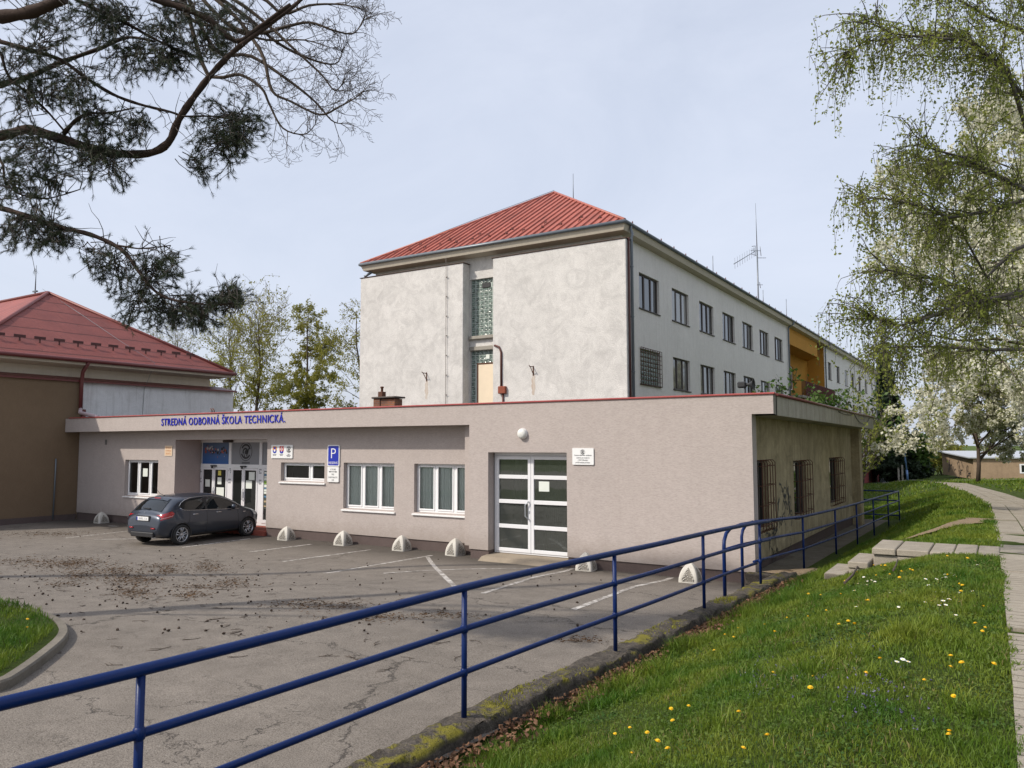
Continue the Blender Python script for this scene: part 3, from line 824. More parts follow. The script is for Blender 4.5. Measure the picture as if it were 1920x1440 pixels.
# emblem on the middle panel: ring with a folded knot inside
def ring_pts(cx, cz, rx, rz, a0, a1, n=28): return [(cx+rx*math.cos(lerp(a0, a1, k/n)), cz+rz*math.sin(lerp(a0, a1, k/n))) for k in range(n+1)]
def flat_ring(mb, cx, cz, r0, r1, y, a0=0, a1=2*PI, mi=0, n=36, ky=1.0):
    V = []
    for k in range(n+1):
        a = lerp(a0, a1, k/n); V += [(cx+r0*math.cos(a), y, cz+r0*ky*math.sin(a)), (cx+r1*math.cos(a), y, cz+r1*ky*math.sin(a))]
    mb.add(V, [(2*k, 2*k+1, 2*k+3, 2*k+2) for k in range(n)], False, mi)
def emblem(mb, cx, cz, r, y, mi=0):
    flat_ring(mb, cx, cz, r*.93, r, y, mi=mi)
    flat_ring(mb, cx, cz, r*.60, r*.80, y, R_(20), R_(150), mi)
    flat_ring(mb, cx, cz, r*.60, r*.80, y, R_(200), R_(330), mi)
    flat_ring(mb, cx-r*.08, cz-r*.05, r*.26, r*.44, y, R_(-20), R_(200), mi)
    flat_ring(mb, cx+r*.05, cz-r*.08, r*.02, r*.24, y, mi=mi)
    mb.quad((cx-r*.5, y, cz+r*.1), (cx-r*.36, y, cz+r*.0), (cx-r*.05, y, cz-r*.62), (cx-r*.2, y, cz-r*.62), mi)
    mb.quad((cx+r*.36, y, cz+r*.35), (cx+r*.52, y, cz+r*.3), (cx+r*.2, y, cz-r*.55), (cx+r*.06, y, cz-r*.5), mi)
mb = MB(); cx = (vx[1]+vx[2])/2+.02
emblem(mb, cx, 2.72, .335, YE+.026)
mb.quad((cx-.2, YE+.026, 2.32), (cx+.22, YE+.026, 2.32), (cx+.22, YE+.026, 2.345), (cx-.2, YE+.026, 2.345))
mb.quad((cx-.2, YE+.026, 2.27), (cx+.22, YE+.026, 2.27), (cx+.22, YE+.026, 2.295), (cx-.2, YE+.026, 2.295))
mb.build('round_emblem', M['ink'], entrance)
# gears-like picture on the blue panel: scattered small machine shapes
mb = MB(); rr = random.Random(3)
for k in range(46):
    t = rr.random(); x = lerp(EX0+.22, vx[1]-.2, t); z = 2.83-.33*t+.22*t*t+rr.gauss(0, .07); s = rr.uniform(.018, .06)
    x = max(EX0+.12, min(vx[1]-.15, x)); z = max(EZM+.2, min(EZ1-.15, z))
    flat_ring(mb, x, z, 0, s, YE+.028-.0004*k, mi=rr.choice((0, 0, 1, 2)), n=rr.choice((4, 5, 7)))
mb.build('panel_picture', [M['ink'], simple('picture_red', (.33, .08, .05), .5), simple('picture_grey', (.45, .42, .40), .5)], entrance)
mb = MB(); x = vx[2]+.42
mb.poly([(x, YE+.026, 2.62), (x+.12, YE+.026, 2.66), (x+.3, YE+.026, 2.78), (x+.3, YE+.026, 2.4), (x+.16, YE+.026, 2.42), (x+.14, YE+.026, 2.55)]); mb.build('panel_picture', M['ink'], entrance)
# glazed door leaves
def leaf(a, b, nm='door_leaf', z0=EZ0+.09, notes=(), handle=None):
    m2 = MB(); w = .075
    m2.bbox(a, b, YE-.02, YE+.04, EZM-w, EZM-.005, .005); m2.bbox(a, b, YE-.02, YE+.04, z0, z0+.12, .005)
    m2.bbox(a, a+w, YE-.02, YE+.04, z0+.12, EZM-w, .005); m2.bbox(b-w, b, YE-.02, YE+.04, z0+.12, EZM-w, .005)
    d = m2.build(nm, M['alu'], entrance)
    g = MB(); g.quad((a+w, YE+.01, z0+.12), (b-w, YE+.01, z0+.12), (b-w, YE+.01, EZM-w), (a+w, YE+.01, EZM-w)); g.build('pane', M['dark_pane'], d)
    for (x, z, ww, hh, mt) in notes:
        g = MB(); X = lerp(a, b, x); g.quad((X, YE+.004, z), (X+ww, YE+.004, z), (X+ww, YE+.004, z+hh), (X, YE+.004, z+hh)); g.build('paper_notice', mt, d)
    if handle is not None:
        g = MB(); X = lerp(a, b, handle); g.tube([(X, YE-.02, 1.0), (X, YE-.07, 1.02), (X, YE-.07, 1.38), (X, YE-.02, 1.40)], .012, 8)
        g.bbox(X-.02, X+.02, YE-.03, YE-.018, 1.08, 1.3, .004); g.build('handle', M['galv'], d)
    return d
l0, l1 = EX0+.11, vx[1]-.1; mid = l0+(l1-l0)*.47
leaf(l0, mid-.005, notes=[(.28, 1.43, .26, .26, M['paper'])])
leaf(mid+.005, l1, notes=[(.3, 1.85, .17, .17, simple('yellow_notice', (.62, .55, .10), .6)), (.27, 1.53, .22, .25, M['paper']), (.2, 1.02, .42, .40, M['paper'])], handle=.03)
r0, r1 = vx[1]+.14, vx[2]-.1; mid = r0+(r1-r0)*.46
leaf(r0, mid-.005); leaf(mid+.005, r1, notes=[(.36, 1.72, .30, .28, M['paper']), (.16, 1.42, .32, .28, M['paper'])], handle=.03)
leaf(vx[2]+.14, EX1-.1, 'side_light')
mb = MB(); rr = random.Random(9); x0, x1 = vx[2]+.225, vx[2]+.66
z = EZM-.11; cols = [0, 1, 0, 0, 2, 2, 0, 1, 0, 0, 3, 1, 3, 4, 3, 4, 3]
for c in cols:
    h = rr.uniform(.05, .11); mb.quad((x0, YE+.004, z-h+.012), (x1, YE+.004, z-h+.012), (x1, YE+.004, z), (x0, YE+.004, z), c); z -= h
mb.build('poster', [M['paper'], simple('poster_blue', (.10, .22, .34), .5), simple('poster_green', (.25, .42, .08), .5), simple('poster_dark', (.06, .07, .06), .5), simple('poster_sand', (.42, .33, .2), .5)], entrance)
# square stickers on the white posts
mb = MB()
for x in (EX0+.005, vx[1]-.03, vx[2]-.03):
    for zc in (1.95, 1.58):
        for i in range(3):
            for j in range(3):
                if (i, j) != (1, 1) and rr.random() < .75: mb.quad((x+i*.045, YE-.008, zc+j*.06), (x+i*.045+.03, YE-.008, zc+j*.06), (x+i*.045+.03, YE-.008, zc+j*.06+.042), (x+i*.045, YE-.008, zc+j*.06+.042))
mb.build('sticker', M['grey_ink'], entrance)
for x in (l0+(l1-l0)*.47, mid):
    mb = MB(); mb.bbox(x-.13, x+.16, YE-.07, YE-.006, EZM+.04, EZM+.085, .008); mb.bbox(x-.02, x+.03, YE-.12, YE-.06, EZM-.03, EZM+.04, .006); mb.build('door_closer', M['black'], entrance)
mb = MB(); mb.bbox(vx[1]-.22, vx[1]+.2, YE-.16, YE-.006, EZ1-.09, EZ1+.0, .02); mb.build('entrance_lamp', simple('dark_lamp_case', (.05, .035, .03), .5), entrance)
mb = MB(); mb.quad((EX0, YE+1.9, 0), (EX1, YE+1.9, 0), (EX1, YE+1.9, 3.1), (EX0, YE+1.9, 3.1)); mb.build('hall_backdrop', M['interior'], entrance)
# red tiled step in front of the doors
mb = MB(); mb.bbox(ENT[0]+.0, ENT[1]+.02, YW-.06, YE+.05, -.1, .155, .01); mb.build('entrance_step', M['tile_red'], school)

# --- double glazed door at the right
YD = YF+.27
x0, x1, z0, z1 = DR[0]+.02, DR[1]-.0, DR[2], DR[3]
mb = MB(); w = .06
mb.bbox(x0, x1+.5, YD, YD+.07, z1-.09, z1, .006); mb.bbox(x0, x0+w, YD, YD+.07, z0, z1-.09, .006); mb.bbox(x1+.44, x1+.5, YD, YD+.07, z0, z1-.09, .006)
mb.bbox(x0+w, x1+.44, YD, YD+.07, z0, z0+.04, .006)
dbl = mb.build('double_door', M['alu'], school)
xm = PY(996, 950, YD).x
for a, b in ((x0+w, xm-.004), (xm+.004, x1+.44)):
    m2 = MB(); q = .085
    zz = [z0+.045, .86-.0, 1.49, 2.12, z1-.095]
    m2.bbox(a, a+q, YD-.02, YD+.04, zz[0], zz[-1], .006); m2.bbox(b-q, b, YD-.02, YD+.04, zz[0], zz[-1], .006)
    for i, z in enumerate(zz):
        h = .10 if i in (1, 2, 3) else .09
        lo = z if i == 0 else (z-h if i == 4 else z-h/2)
        m2.bbox(a+q, b-q, YD-.02, YD+.04, lo, lo+h, .006)
    d = m2.build('door_leaf', M['alu'], dbl)
    for i in range(4):
        lo = zz[i]+(.09 if i == 0 else .05); hi = zz[i+1]-(.05 if i < 3 else .09)
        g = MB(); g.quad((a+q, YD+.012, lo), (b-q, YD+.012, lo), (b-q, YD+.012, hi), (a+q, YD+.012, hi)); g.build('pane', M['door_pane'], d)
    if a > xm:
        g = MB(); g.quad((a+.22, YD+.006, 1.77), (a+.52, YD+.006, 1.77), (a+.52, YD+.006, 2.02), (a+.22, YD+.006, 2.02)); g.build('paper_notice', M['paper'], d)
    else:
        g = MB(); g.tube([(b-.05, YD-.02, 1.06), (b-.05, YD-.08, 1.07), (b-.12, YD-.09, 1.14), (b-.12, YD-.09, 1.42), (b-.05, YD-.08, 1.49), (b-.05, YD-.02, 1.50)], .017, 10)
        g.bbox(b-.06, b-.02, YD-.03, YD-.018, 1.2, 1.27, .004); g.build('handle', M['galv'], d)
mb = MB(); nn = 90
mb.grid(nn, 1, lambda i, j: (lerp(xm+.15, x1+.4, i/nn), YD+.5+.03*(1 if (i//2) % 2 else -1), z0 if j == 0 else z1))
mb.build('vertical_blind', simple('beige_blind', (.17, .155, .13), .9), dbl)
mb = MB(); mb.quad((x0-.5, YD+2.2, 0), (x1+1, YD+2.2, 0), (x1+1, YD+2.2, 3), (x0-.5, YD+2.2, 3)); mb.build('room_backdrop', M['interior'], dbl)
mb = MB(); mb.add([(DR[0]-.12, YF-.34, -.02), (DR[1]+.02, YF-.34, -.02), (DR[1]+.02, YF-.16, .10), (DR[0]-.08, YF-.18, .11), (DR[1]+.0, YD+.05, .165), (DR[0]+.0, YD+.05, .165), (DR[0]-.12, YF, -.02), (DR[1]+.02, YF, -.02)], [(0, 1, 2, 3), (3, 2, 4, 5), (0, 3, 5, 6), (1, 7, 4, 2)]); mb.build('door_step', plaster('worn_concrete_step', (.30, .25, .19), (1, 1, 1), 60, .2, 0, .5), school)

# --- barred windows in the side wall
for y0, y1, z0, z1 in SW:
    mb = MB(); X = SX-.12; w = .07
    mb.box(X-.05, X, y0, y1, z1-w, z1); mb.box(X-.05, X, y0, y1, z0, z0+w); mb.box(X-.05, X, y0, y0+w, z0+w, z1-w); mb.box(X-.05, X, y1-w, y1, z0+w, z1-w)
    for t in (.35, .68): mb.box(X-.05, X, lerp(y0, y1, t)-.03, lerp(y0, y1, t)+.03, z0+w, z1-w)
    wn = mb.build('window', M['brownwood'], school)
    g = MB(); g.quad((X-.03, y0+w, z0+w), (X-.03, y1-w, z0+w), (X-.03, y1-w, z1-w), (X-.03, y0+w, z1-w)); g.build('pane', M['dark_pane'], wn)
    g = MB(); B = SX+.16
    nb = 5
    for k in range(nb+1):
        yy = lerp(y0-.02, y1+.06, k/nb)
        g.tube([(SX+.0, yy, z1+.0), (B-.05, yy, z1), (B, yy, z1-.06), (B, yy, z0+.02), (B-.04, yy, z0-.03), (SX, yy, z0-.03)], .011, 6)
    for t in (.08, .36, .64, .92):
        zz = lerp(z0, z1, t); g.tube([(SX, y0-.02, zz), (B, y0-.02, zz), (B, y1+.06, zz), (SX, y1+.06, zz)], .011, 6)
    g.build('window_bars', M['rust'], wn)
# graffiti scribbles (spray strokes lying on the side wall)
mb = MB(); rr = random.Random(12)
def scribble(yc, zc, wd, ht, n):
    for _ in range(n):
        y, z = yc+rr.uniform(-.5, .5)*wd, zc+rr.uniform(-.5, .5)*ht; pts = []; a = rr.uniform(0, 6.28)
        for k in range(rr.randint(7, 14)):
            pts.append((y, z)); a += rr.gauss(0, .9); st = rr.uniform(.04, .09); y += math.cos(a)*st*.9; z += math.sin(a)*st*1.2
        for (a0, b0), (a1, b1) in zip(pts[:-1], pts[1:]):
            t = Vector((a1-a0, b1-b0)); 
            if t.length < 1e-4: continue
            nn_ = Vector((-t.y, t.x)).normalized()*.017
            X = SX+.004+.0002*len(mb.f) % .004
            mb.quad((X, a0+nn_.x, b0+nn_.y), (X, a0-nn_.x, b0-nn_.y), (X, a1-nn_.x, b1-nn_.y), (X, a1+nn_.x, b1+nn_.y))
scribble(20.4, 1.45, .8, .9, 13); scribble(19.4, 1.15, .6, .7, 9); scribble(18.95, .6, .5, .5, 7); scribble(20.9, .9, .4, .5, 4)
mb.build('graffiti', M['ink'], school)
# vent block high on the left wall
mb = MB(); P = PY(199, 829, YW); mb.bbox(P.x-.07, P.x+.07, YW-.012, YW+.02, P.z-.1, P.z+.1, .004); mb.build('air_vent', simple('grey_vent', (.15, .14, .13), .6), school)
# small antenna stubs on the roof edge
mb = MB()
for u in (397, 401):
    P = PY(u, 770, YF+.3); mb.tube([(P.x, P.y, 4.0), (P.x+.02, P.y, 4.12), (P.x-.06, P.y, 4.2)], .018, 5)
mb.build('roof_bracket', M['rust'], school)

# brick chimney on the flat roof
ch = thing('brick_chimney', 'small weathered brick chimney with a slab cap and clay pot standing on the flat roof', 'chimney', (0, 0, 0))
def brick_mat():
    m, nt, b = new_mat('old_red_brick'); p = pos(nt)
    sx = nd(nt, 'ShaderNodeSeparateXYZ'); nt.links.new(p, sx.inputs[0])
    cv = nd(nt, 'ShaderNodeCombineXYZ'); nt.links.new(math_(nt, 'ADD', sx.outputs[0], sx.outputs[1]), cv.inputs[0]); nt.links.new(sx.outputs[2], cv.inputs[1])
    br = nd(nt, 'ShaderNodeTexBrick'); br.inputs['Scale'].default_value = 1
    br.inputs['Brick Width'].default_value = .29; br.inputs['Row Height'].default_value = .085; br.inputs['Mortar Size'].default_value = .012
    br.inputs['Color1'].default_value = (.30, .11, .045, 1); br.inputs['Color2'].default_value = (.20, .07, .035, 1); br.inputs['Mortar'].default_value = (.16, .12, .10, 1)
    nt.links.new(cv.outputs[0], br.inputs['Vector'])
    c = mix(nt, ramp(nt, noise(nt, p, 3, 5), [(.4, 0), (.7, .8)]), br.outputs['Color'], (.07, .045, .035))
    nt.links.new(c, b.inputs['Base Color']); b.inputs['Roughness'].default_value = .9; bump(nt, b, br.outputs['Fac'], -.6, .02); return m
M['brick'] = brick_mat()
A, B = PY(700, 758, 27.5), PY(737, 757, 27.5)
ch.location = ((A.x+B.x)/2, 27.8, 3.95)
mb = MB(); mb.bbox(A.x, A.x+.40, 27.5, 28.1, 3.9, 5.10, .01); mb.bbox(A.x+.40, B.x+.05, 27.55, 28.1, 3.9, 5.08, .01); mb.build('chimney_stack', M['brick'], ch)
mb = MB(); mb.bbox(A.x-.07, B.x+.16, 27.42, 28.2, 5.105, 5.185, .02); mb.build('cap_slab', simple('sooty_slab', (.085, .07, .06), .9, 0, .3, 8), ch)
mb = MB(); mb.bbox(A.x+.13, A.x+.40, 27.66, 27.93, 5.187, 5.44, .015)
mb.lathe([(.06, 5.44), (.055, 5.6), (.085, 5.62), (.085, 5.68), (.05, 5.69)], 14, (A.x+.265, 27.8, 0)); mb.build('chimney_pot', M['rust'], ch)
# satellite dish / horn on the roof near the right end
P = PY(1401, 722, 20.2)
dsh = thing('loudspeaker_horn', 'small dark horn loudspeaker on a bracket on the flat roof edge', 'loudspeaker', (P.x, 20.2, 4.0))
mb = MB(); mb.lathe([(.03, 0), (.05, .10), (.10, .17), (.15, .20), (.155, .205), (.13, .19)], 20, (P.x, 20.05, P.z), 'x'); mb.build('horn', M['black'], dsh)
mb = MB(); mb.tube([(P.x-.02, 20.05, 3.98), (P.x-.02, 20.05, P.z)], .02, 8); mb.bbox(P.x-.2, P.x+.02, 19.97, 20.13, P.z-.08, P.z+.08, .03); mb.build('bracket', M['black'], dsh)
# ================================================================== LONG THREE STOREY BUILDING
YM, XM = 32.0, -14.4             # end wall plane, long side plane
SF = 14.4/13.75
XML, YME = -30.0, 113.5*SF       # left corner, far end
XW0 = -29.4
ZE = 12.95                       # gutter height
main = thing('school_block', 'long cream three storey block with red hipped sheet roof and rows of dark framed windows', 'building', (-21.8, 70, 0))
# end wall: two thick panels with a stair slot between them
LB, RB0, RB1 = -22.95, -21.12, -13.94
mb = MB()
mb.bbox(XML, LB, YM, YM+.58, -1, 12.24, .02); mb.build('end_panel', M['main'], main)
mb = MB(); mb.bbox(RB0, RB1, YM, YM+.58, -1, 12.24, .02)
mb.build('end_panel', M['main'], main)
mb = MB()
GB1 = (LB+.04, RB0-.02, 8.50, 11.45); GB2 = (LB+.04, RB0-.02, 3.9, 7.74)
holed(mb, XW0, XM, -1, 12.95, [GB1+(.16,), GB2+(.16,)], lambda a, b, d: (a, YM+.585+d, b), .16)
mb.quad((XW0, YM+.585, -1), (XW0, YM+.585, 12.95), (XW0, YME, 12.95), (XW0, YME, -3.2))
mb.build('end_wall', M['main'], main)
mb = MB()
fl = simple('rusty_flashing', (.12, .075, .055), .7, 0, .5, 4)
for a, b in ((XML-.05, LB+.06), (RB0-.10, RB1+.06)): mb = MB(); mb.bbox(a, b, YM-.05, YM+.58, 12.245, 12.275, .012); mb.build('panel_flashing', fl, main)
mb = MB(); mb.bbox(GB1[0], GB1[1], YM+.40, YM+.60, 8.30, 8.48, .03); mb.build('sill', M['concrete'], main)
mb = MB(); mb.bbox(GB2[0], GB2[1], YM+.52, YM+.60, 7.74, 7.95, .02); mb.build('lintel', M['concrete'], main)
# glass blocks: mortar grid + dimpled blocks
def gblock_mat():
    m, nt, b = new_mat('glass_block'); p = pos(nt)
    n = noise(nt, p, 9, 3); 
    nt.links.new(mix(nt, ramp(nt, n, [(.35, 0), (.65, 1)]), (.05, .072, .063), (.22, .29, .25)), b.inputs['Base Color'])
    b.inputs['Roughness'].default_value = .12; b.inputs['Specular IOR Level'].default_value = .9
    bump(nt, b, noise(nt, p, 14, 2), .8, .03); return m
M['gblock'] = gblock_mat(); M['mortar'] = simple('pale_mortar', (.42, .47, .43), .8, 0, .15, 10)
def gblocks(x0, x1, z0, z1, skip, nm):
    mb = MB(); mb.quad((x0, YM+.735, z0), (x1, YM+.735, z0), (x1, YM+.735, z1), (x0, YM+.735, z1)); g = mb.build(nm, M['mortar'], main)
    nx = 7; nz = max(1, round((z1-z0)/.228)); dx = (x1-x0)/nx; dz = (z1-z0)/nz; mb = MB()
    for i in range(nx):
        for j in range(nz):
            a, b, c, d = x0+i*dx+.016, x0+(i+1)*dx-.016, z0+j*dz+.016, z0+(j+1)*dz-.016
            if skip((a+b)/2, (c+d)/2): continue
            y0, y1 = YM+.733, YM+.70; q = .03
            V = [(a, y0, c), (b, y0, c), (b, y0, d), (a, y0, d), (a+q, y1, c+q), (b-q, y1, c+q), (b-q, y1, d-q), (a+q, y1, d-q), ((a+b)/2, y1+.02, (c+d)/2)]
            mb.add(V, [(0, 1, 5, 4), (1, 2, 6, 5), (2, 3, 7, 6), (3, 0, 4, 7), (4, 5, 8), (5, 6, 8), (6, 7, 8), (7, 4, 8)])
    mb.build('glass_blocks', M['gblock'], g); return g
g1 = gblocks(*GB1, lambda x, z: abs(x+22.0) < .26 and 10.95 < z < 11.25, 'glass_block_window')
mb = MB(); mb.bbox(-22.24, -21.74, YM+.68, YM+.73, 10.98, 11.22, .01); mb.build('vent_grille', M['black'], g1)
g2 = gblocks(*GB2, lambda x, z: -22.58 < x < -21.36 and z < 7.12, 'glass_block_window')
mb = MB(); mb.quad((-22.0, YM+.69, 7.30), (-21.78, YM+.69, 7.30), (-21.78, YM+.69, 7.52), (-22.0, YM+.69, 7.52)); mb.build('replaced_block', M['paper'], g2)
mb = MB(); mb.bbox(-22.53, -22.46, YM+.66, YM+.74, 3.9, 7.10, .006); mb.bbox(-21.50, -21.43, YM+.66, YM+.74, 3.9, 7.10, .006); mb.bbox(-22.46, -21.50, YM+.66, YM+.74, 7.03, 7.10, .006)
dfr = mb.build('roof_door', M['rust'], main)
mb = MB(); mb.bbox(-22.455, -21.505, YM+.68, YM+.73, 3.9, 7.025, .006); mb.build('door_leaf', M['door_wood'], dfr)
# rusty box, pipe and iron brackets
mb = MB(); P = PY(942, 732, YM-.06)
mb.bbox(P.x-.20, P.x+.22, YM-.17, YM-.002, P.z-.16, P.z+.20, .02); jb = mb.build('junction_box', simple('rusty_red_box', (.24, .06, .03), .8, 0, .4, 8), main)
mb = MB(); Q = PY(931, 648, YM-.05); mb.tube([(Q.x-.22, YM+.1, Q.z+.02), (Q.x-.1, YM-.05, Q.z+.02), (Q.x+.15, YM-.05, Q.z-.08), (P.x-.08, YM-.05, Q.z-.35), (P.x-.08, YM-.05, P.z+.2)], .05, 8)
mb.tube([(P.x+.02, YM-.05, P.z-.16), (P.x+.02, YM-.05, P.z-1.6)], .045, 8); mb.build('cable_pipe', simple('brown_pipe', (.09, .025, .018), .6, 0, .4, 6), main)
for u, v in ((800, 700), (1000, 688)):
    P = PY(u, v, YM); mb = MB()
    mb.tube([(P.x, YM, P.z), (P.x, YM-.35, P.z), (P.x-.02, YM-.38, P.z+.06)], .022, 6); mb.tube([(P.x, YM, P.z-.36), (P.x, YM-.28, P.z-.02)], .02, 6); mb.bbox(P.x-.03, P.x+.03, YM-.02, YM-.002, P.z-.42, P.z+.05, .004)
    mb.build('iron_bracket', M['rust'], main)
    # rust run below it
    s = MB(); V = []
    n = 9
    for k in range(n+1):
        t = k/n; w_ = .05+.07*math.sin(t*3.0)*(1-t*.4); V += [(P.x-w_+.03*math.sin(k*2.1), YM-.0025, P.z-.35-t*1.0), (P.x+w_+.02*math.sin(k*1.4), YM-.0025, P.z-.35-t*1.0)]
    s.add(V, [(2*k, 2*k+2, 2*k+3, 2*k+1) for k in range(n)])
    def rustrun():
        m, nt, b = new_mat('rust_run'); n_ = noise(nt, pos(nt, (6, 1, 1.0)), 2.2, 6, .8)
        nt.links.new(mix(nt, ramp(nt, n_, [(.42, 0), (.75, .8)]), (.55, .50, .44), (.36, .22, .14)), b.inputs['Base Color']); b.inputs['Roughness'].default_value = .95; return m
    s.build('rust_stain', M.setdefault('rustrun', rustrun()), main)
# lightning conductor with stand-offs
mb = MB(); P = PY(836, 600, YM-.07); mb.tube([(P.x, YM-.07, 12.9), (P.x, YM-.09, 12.3), (P.x, YM-.07, 12.0), (P.x, YM-.07, 3.5)], .012, 5)
for k in range(8): mb.tube([(P.x, YM, 11.6-k*1.02), (P.x, YM-.09, 11.6-k*1.02)], .016, 5); mb.bbox(P.x-.015, P.x+.10, YM-.085, YM-.06, 11.6-k*1.02, 11.63-k*1.02, .004)
mb.build('lightning_conductor', simple('dull_conductor', (.20, .17, .15), .6), main)

# --- long side wall with windows
WZ1 = (9.50, 11.24); WZ2 = (5.85, 7.54); WZ3 = (2.11, 3.82)
wy_near = [(33.03+k*4.247)*SF for k in range(7)]
far_px = [1555.4, 1571, 1586, 1598.4, 1610.8, 1622.6, 1633.3]
wy_far = [PX(u, 690, XM).y-.9 for u in far_px]
WYL = 2.5*SF
holes = []
for z0, z1 in (WZ1, WZ2, WZ3):
    for y in wy_near: holes.append((y, y+WYL, z0, z1))
    for y in wy_far: holes.append((y, y+1.9, z0, z1))
YY0, YY1 = 62.9*SF, 77.6*SF            # recessed ochre bay
mb = MB()
mx = lambda a, b, d: (XM-d, a, b)
nh = [h for h in holes if h[0] < YY0]; fh = [h for h in holes if h[0] > YY1]
holed(mb, YM+.585, YY0, -1.5, 12.95, nh, mx, .16)
mb.build('long_wall', M['main_side'], main)
mb = MB(); holed(mb, YY1, YME, -3.2, 12.95, fh, mx, .16)
mb.quad((XM, YME, -3.2), (XM, YME, 12.95), (XML, YME, 12.95), (XML, YME, -3.2))
mb.build('long_wall', M['main_side'], main)
mb = MB()
mb.box(XM+.004, XM+.02, YY1, YME+.01, -3.0, -.45)
mb.build('red_plinth', simple('red_plinth_paint', (.26, .055, .05), .8, 0, .25, 2), main)
mb = MB()
for h in fh[-7:]: mb = MB(); mb.box(XM+.021, XM+.03, h[0]+.3, h[1]-.2, -1.9, -.8); mb.build('basement_window', M['black'], main)
# ochre bay: upper band flush, loggia behind with balcony
mb = MB()
bz = 11.2
mb.quad((XM, YY0, bz), (XM, YY1-3.2, bz), (XM, YY1-3.2, 12.95), (XM, YY0, 12.95)); mb.quad((XM, YY0, bz), (XM-1.6, YY0, bz), (XM-1.6, YY1, bz), (XM, YY1-3.2, bz))
holed(mb, YY0, YY1, -1.5, 12.95, [(69.8, 75.0, 7.9, 10.1, .15)], lambda a, b, d: (XM-1.6-d, a, b), .15)
mb.quad((XM, YY1, -1.5), (XM-1.6, YY1, -1.5), (XM-1.6, YY1, 12.95), (XM, YY1, 12.95)); mb.quad((XM-1.6, YY0, -1.5), (XM, YY0, -1.5), (XM, YY0, 12.95), (XM-1.6, YY0, 12.95))
mb.quad((XM, YY1-3.2, bz), (XM-1.6, YY1-3.2, bz), (XM-1.6, YY1-3.2, 12.95), (XM, YY1-3.2, 12.95))
mb.build('ochre_bay', M['yellow'], main)
mb = MB(); mb.bbox(XM-1.6, XM+.9, YY0+.6, YY1+.4, 6.75, 6.95, .02); bal = mb.build('balcony', M['concrete'], main)
mb = MB(); mb.bbox(XM+.82, XM+.86, YY0+2.2, YY1+.4, 6.98, 8.15, .005); mb.build('balcony_panel', simple('maroon_balcony_panel', (.075, .014, .010), .85, 0, .2, 1, 0, 60, .15), bal)
mb = MB()
for k in range(9): mb.tube([(XM+.84, YY0+.6+k*.2, 6.95), (XM+.84, YY0+.6+k*.2, 8.15)], .015, 5)
mb.tube([(XM+.84, YY0+.6, 8.17), (XM+.84, YY1+.4, 8.17)], .03, 6); mb.tube([(XM-.1, YY0+.6, 8.17), (XM+.84, YY0+.6, 8.17)], .03, 6); mb.build('balcony_railing', M['rust'], bal)
mb = MB(); f = [(66.6, 71.6, 7.7, 9.75)]
X = XM-1.72
for a in (69.8, 71.1, 72.2, 73.3, 74.9): mb.box(X-.05, X, a, a+.1, 7.9, 10.1)
mb.box(X-.05, X-.002, 69.9, 74.9, 10.0, 10.1); mb.box(X-.05, X-.002, 69.9, 74.9, 7.9, 8.0)
wn = mb.build('window', M['pvc'], main); g = MB(); g.quad((X-.03, 69.8, 7.9), (X-.03, 75.0, 7.9), (X-.03, 75.0, 10.1), (X-.03, 69.8, 10.1)); g.build('pane', M['main_pane'], wn)

def old_window(y0, y1, z0, z1, kind='brown'):
    f = MB(); X = XM-.12; w = .075
    if kind == 'bars':
        f.box(X-.04, X, y0, y1, z0, z1)
        wn = f.build('window', M['mortar'], main)
        g = MB(); nx, nz = 7, 8
        for i in range(nx):
            for j in range(nz):
                a, b = lerp(y0, y1, i/nx)+.02, lerp(y0, y1, (i+1)/nx)-.02; c, d = lerp(z0, z1, j/nz)+.02, lerp(z0, z1, (j+1)/nz)-.02
                g.add([(X+.003, a, c), (X+.003, b, c), (X+.003, b, d), (X+.003, a, d), (X+.04, (a+b)/2, (c+d)/2)], [(0, 1, 4), (1, 2, 4), (2, 3, 4), (3, 0, 4)])
        g.build('glass_blocks', M['gblock'], wn)
        g = MB()
        for i in range(10): yy = lerp(y0-.05, y1+.05, i/9); g.tube([(XM+.07, yy, z0-.05), (XM+.07, yy, z1+.05)], .016, 5)
        for j in range(9): zz = lerp(z0-.05, z1+.05, j/8); g.tube([(XM+.075, y0-.05, zz), (XM+.075, y1+.05, zz)], .016, 5)
        g.build('window_grille', M['rust'], wn)
    else:
        mt = M['brownwood'] if kind == 'brown' else M['pvc']
        f.box(X-.05, X, y0, y1, z1-w, z1); f.box(X-.05, X, y0, y1, z0, z0+w); f.box(X-.05, X, y0, y0+w, z0+w, z1-w); f.box(X-.05, X, y1-w, y1, z0+w, z1-w)
        for t in (.335, .665): ym = lerp(y0, y1, t); f.box(X-.05, X+.008, ym-.065, ym+.065, z0+w, z1-w)
        wn = f.build('window', mt, main)
        ys_ = [y0+w, lerp(y0, y1, .335)-.065, lerp(y0, y1, .335)+.065, lerp(y0, y1, .665)-.065, lerp(y0, y1, .665)+.065, y1-w]
        g = MB()
        for k in range(3):
            j = rnd.uniform(-.012, .012); j2 = rnd.uniform(-.01, .01)
            a, b = ys_[2*k], ys_[2*k+1]
            g.quad((X-.03+j, a, z0+w), (X-.03-j, b, z0+w), (X-.03-j+j2, b, z1-w), (X-.03+j+j2, a, z1-w))
        g.build('pane', M[rnd.choice(('main_pane', 'main_pane', 'main_pane_b', 'main_pane_c', 'main_pane_c'))], wn)
    f = MB(); f.bbox(XM-.12, XM+.06, y0-.06, y1+.06, z0-.06, z0-.005, .01); f.build('sill', M['brownwood'], wn)
    return wn
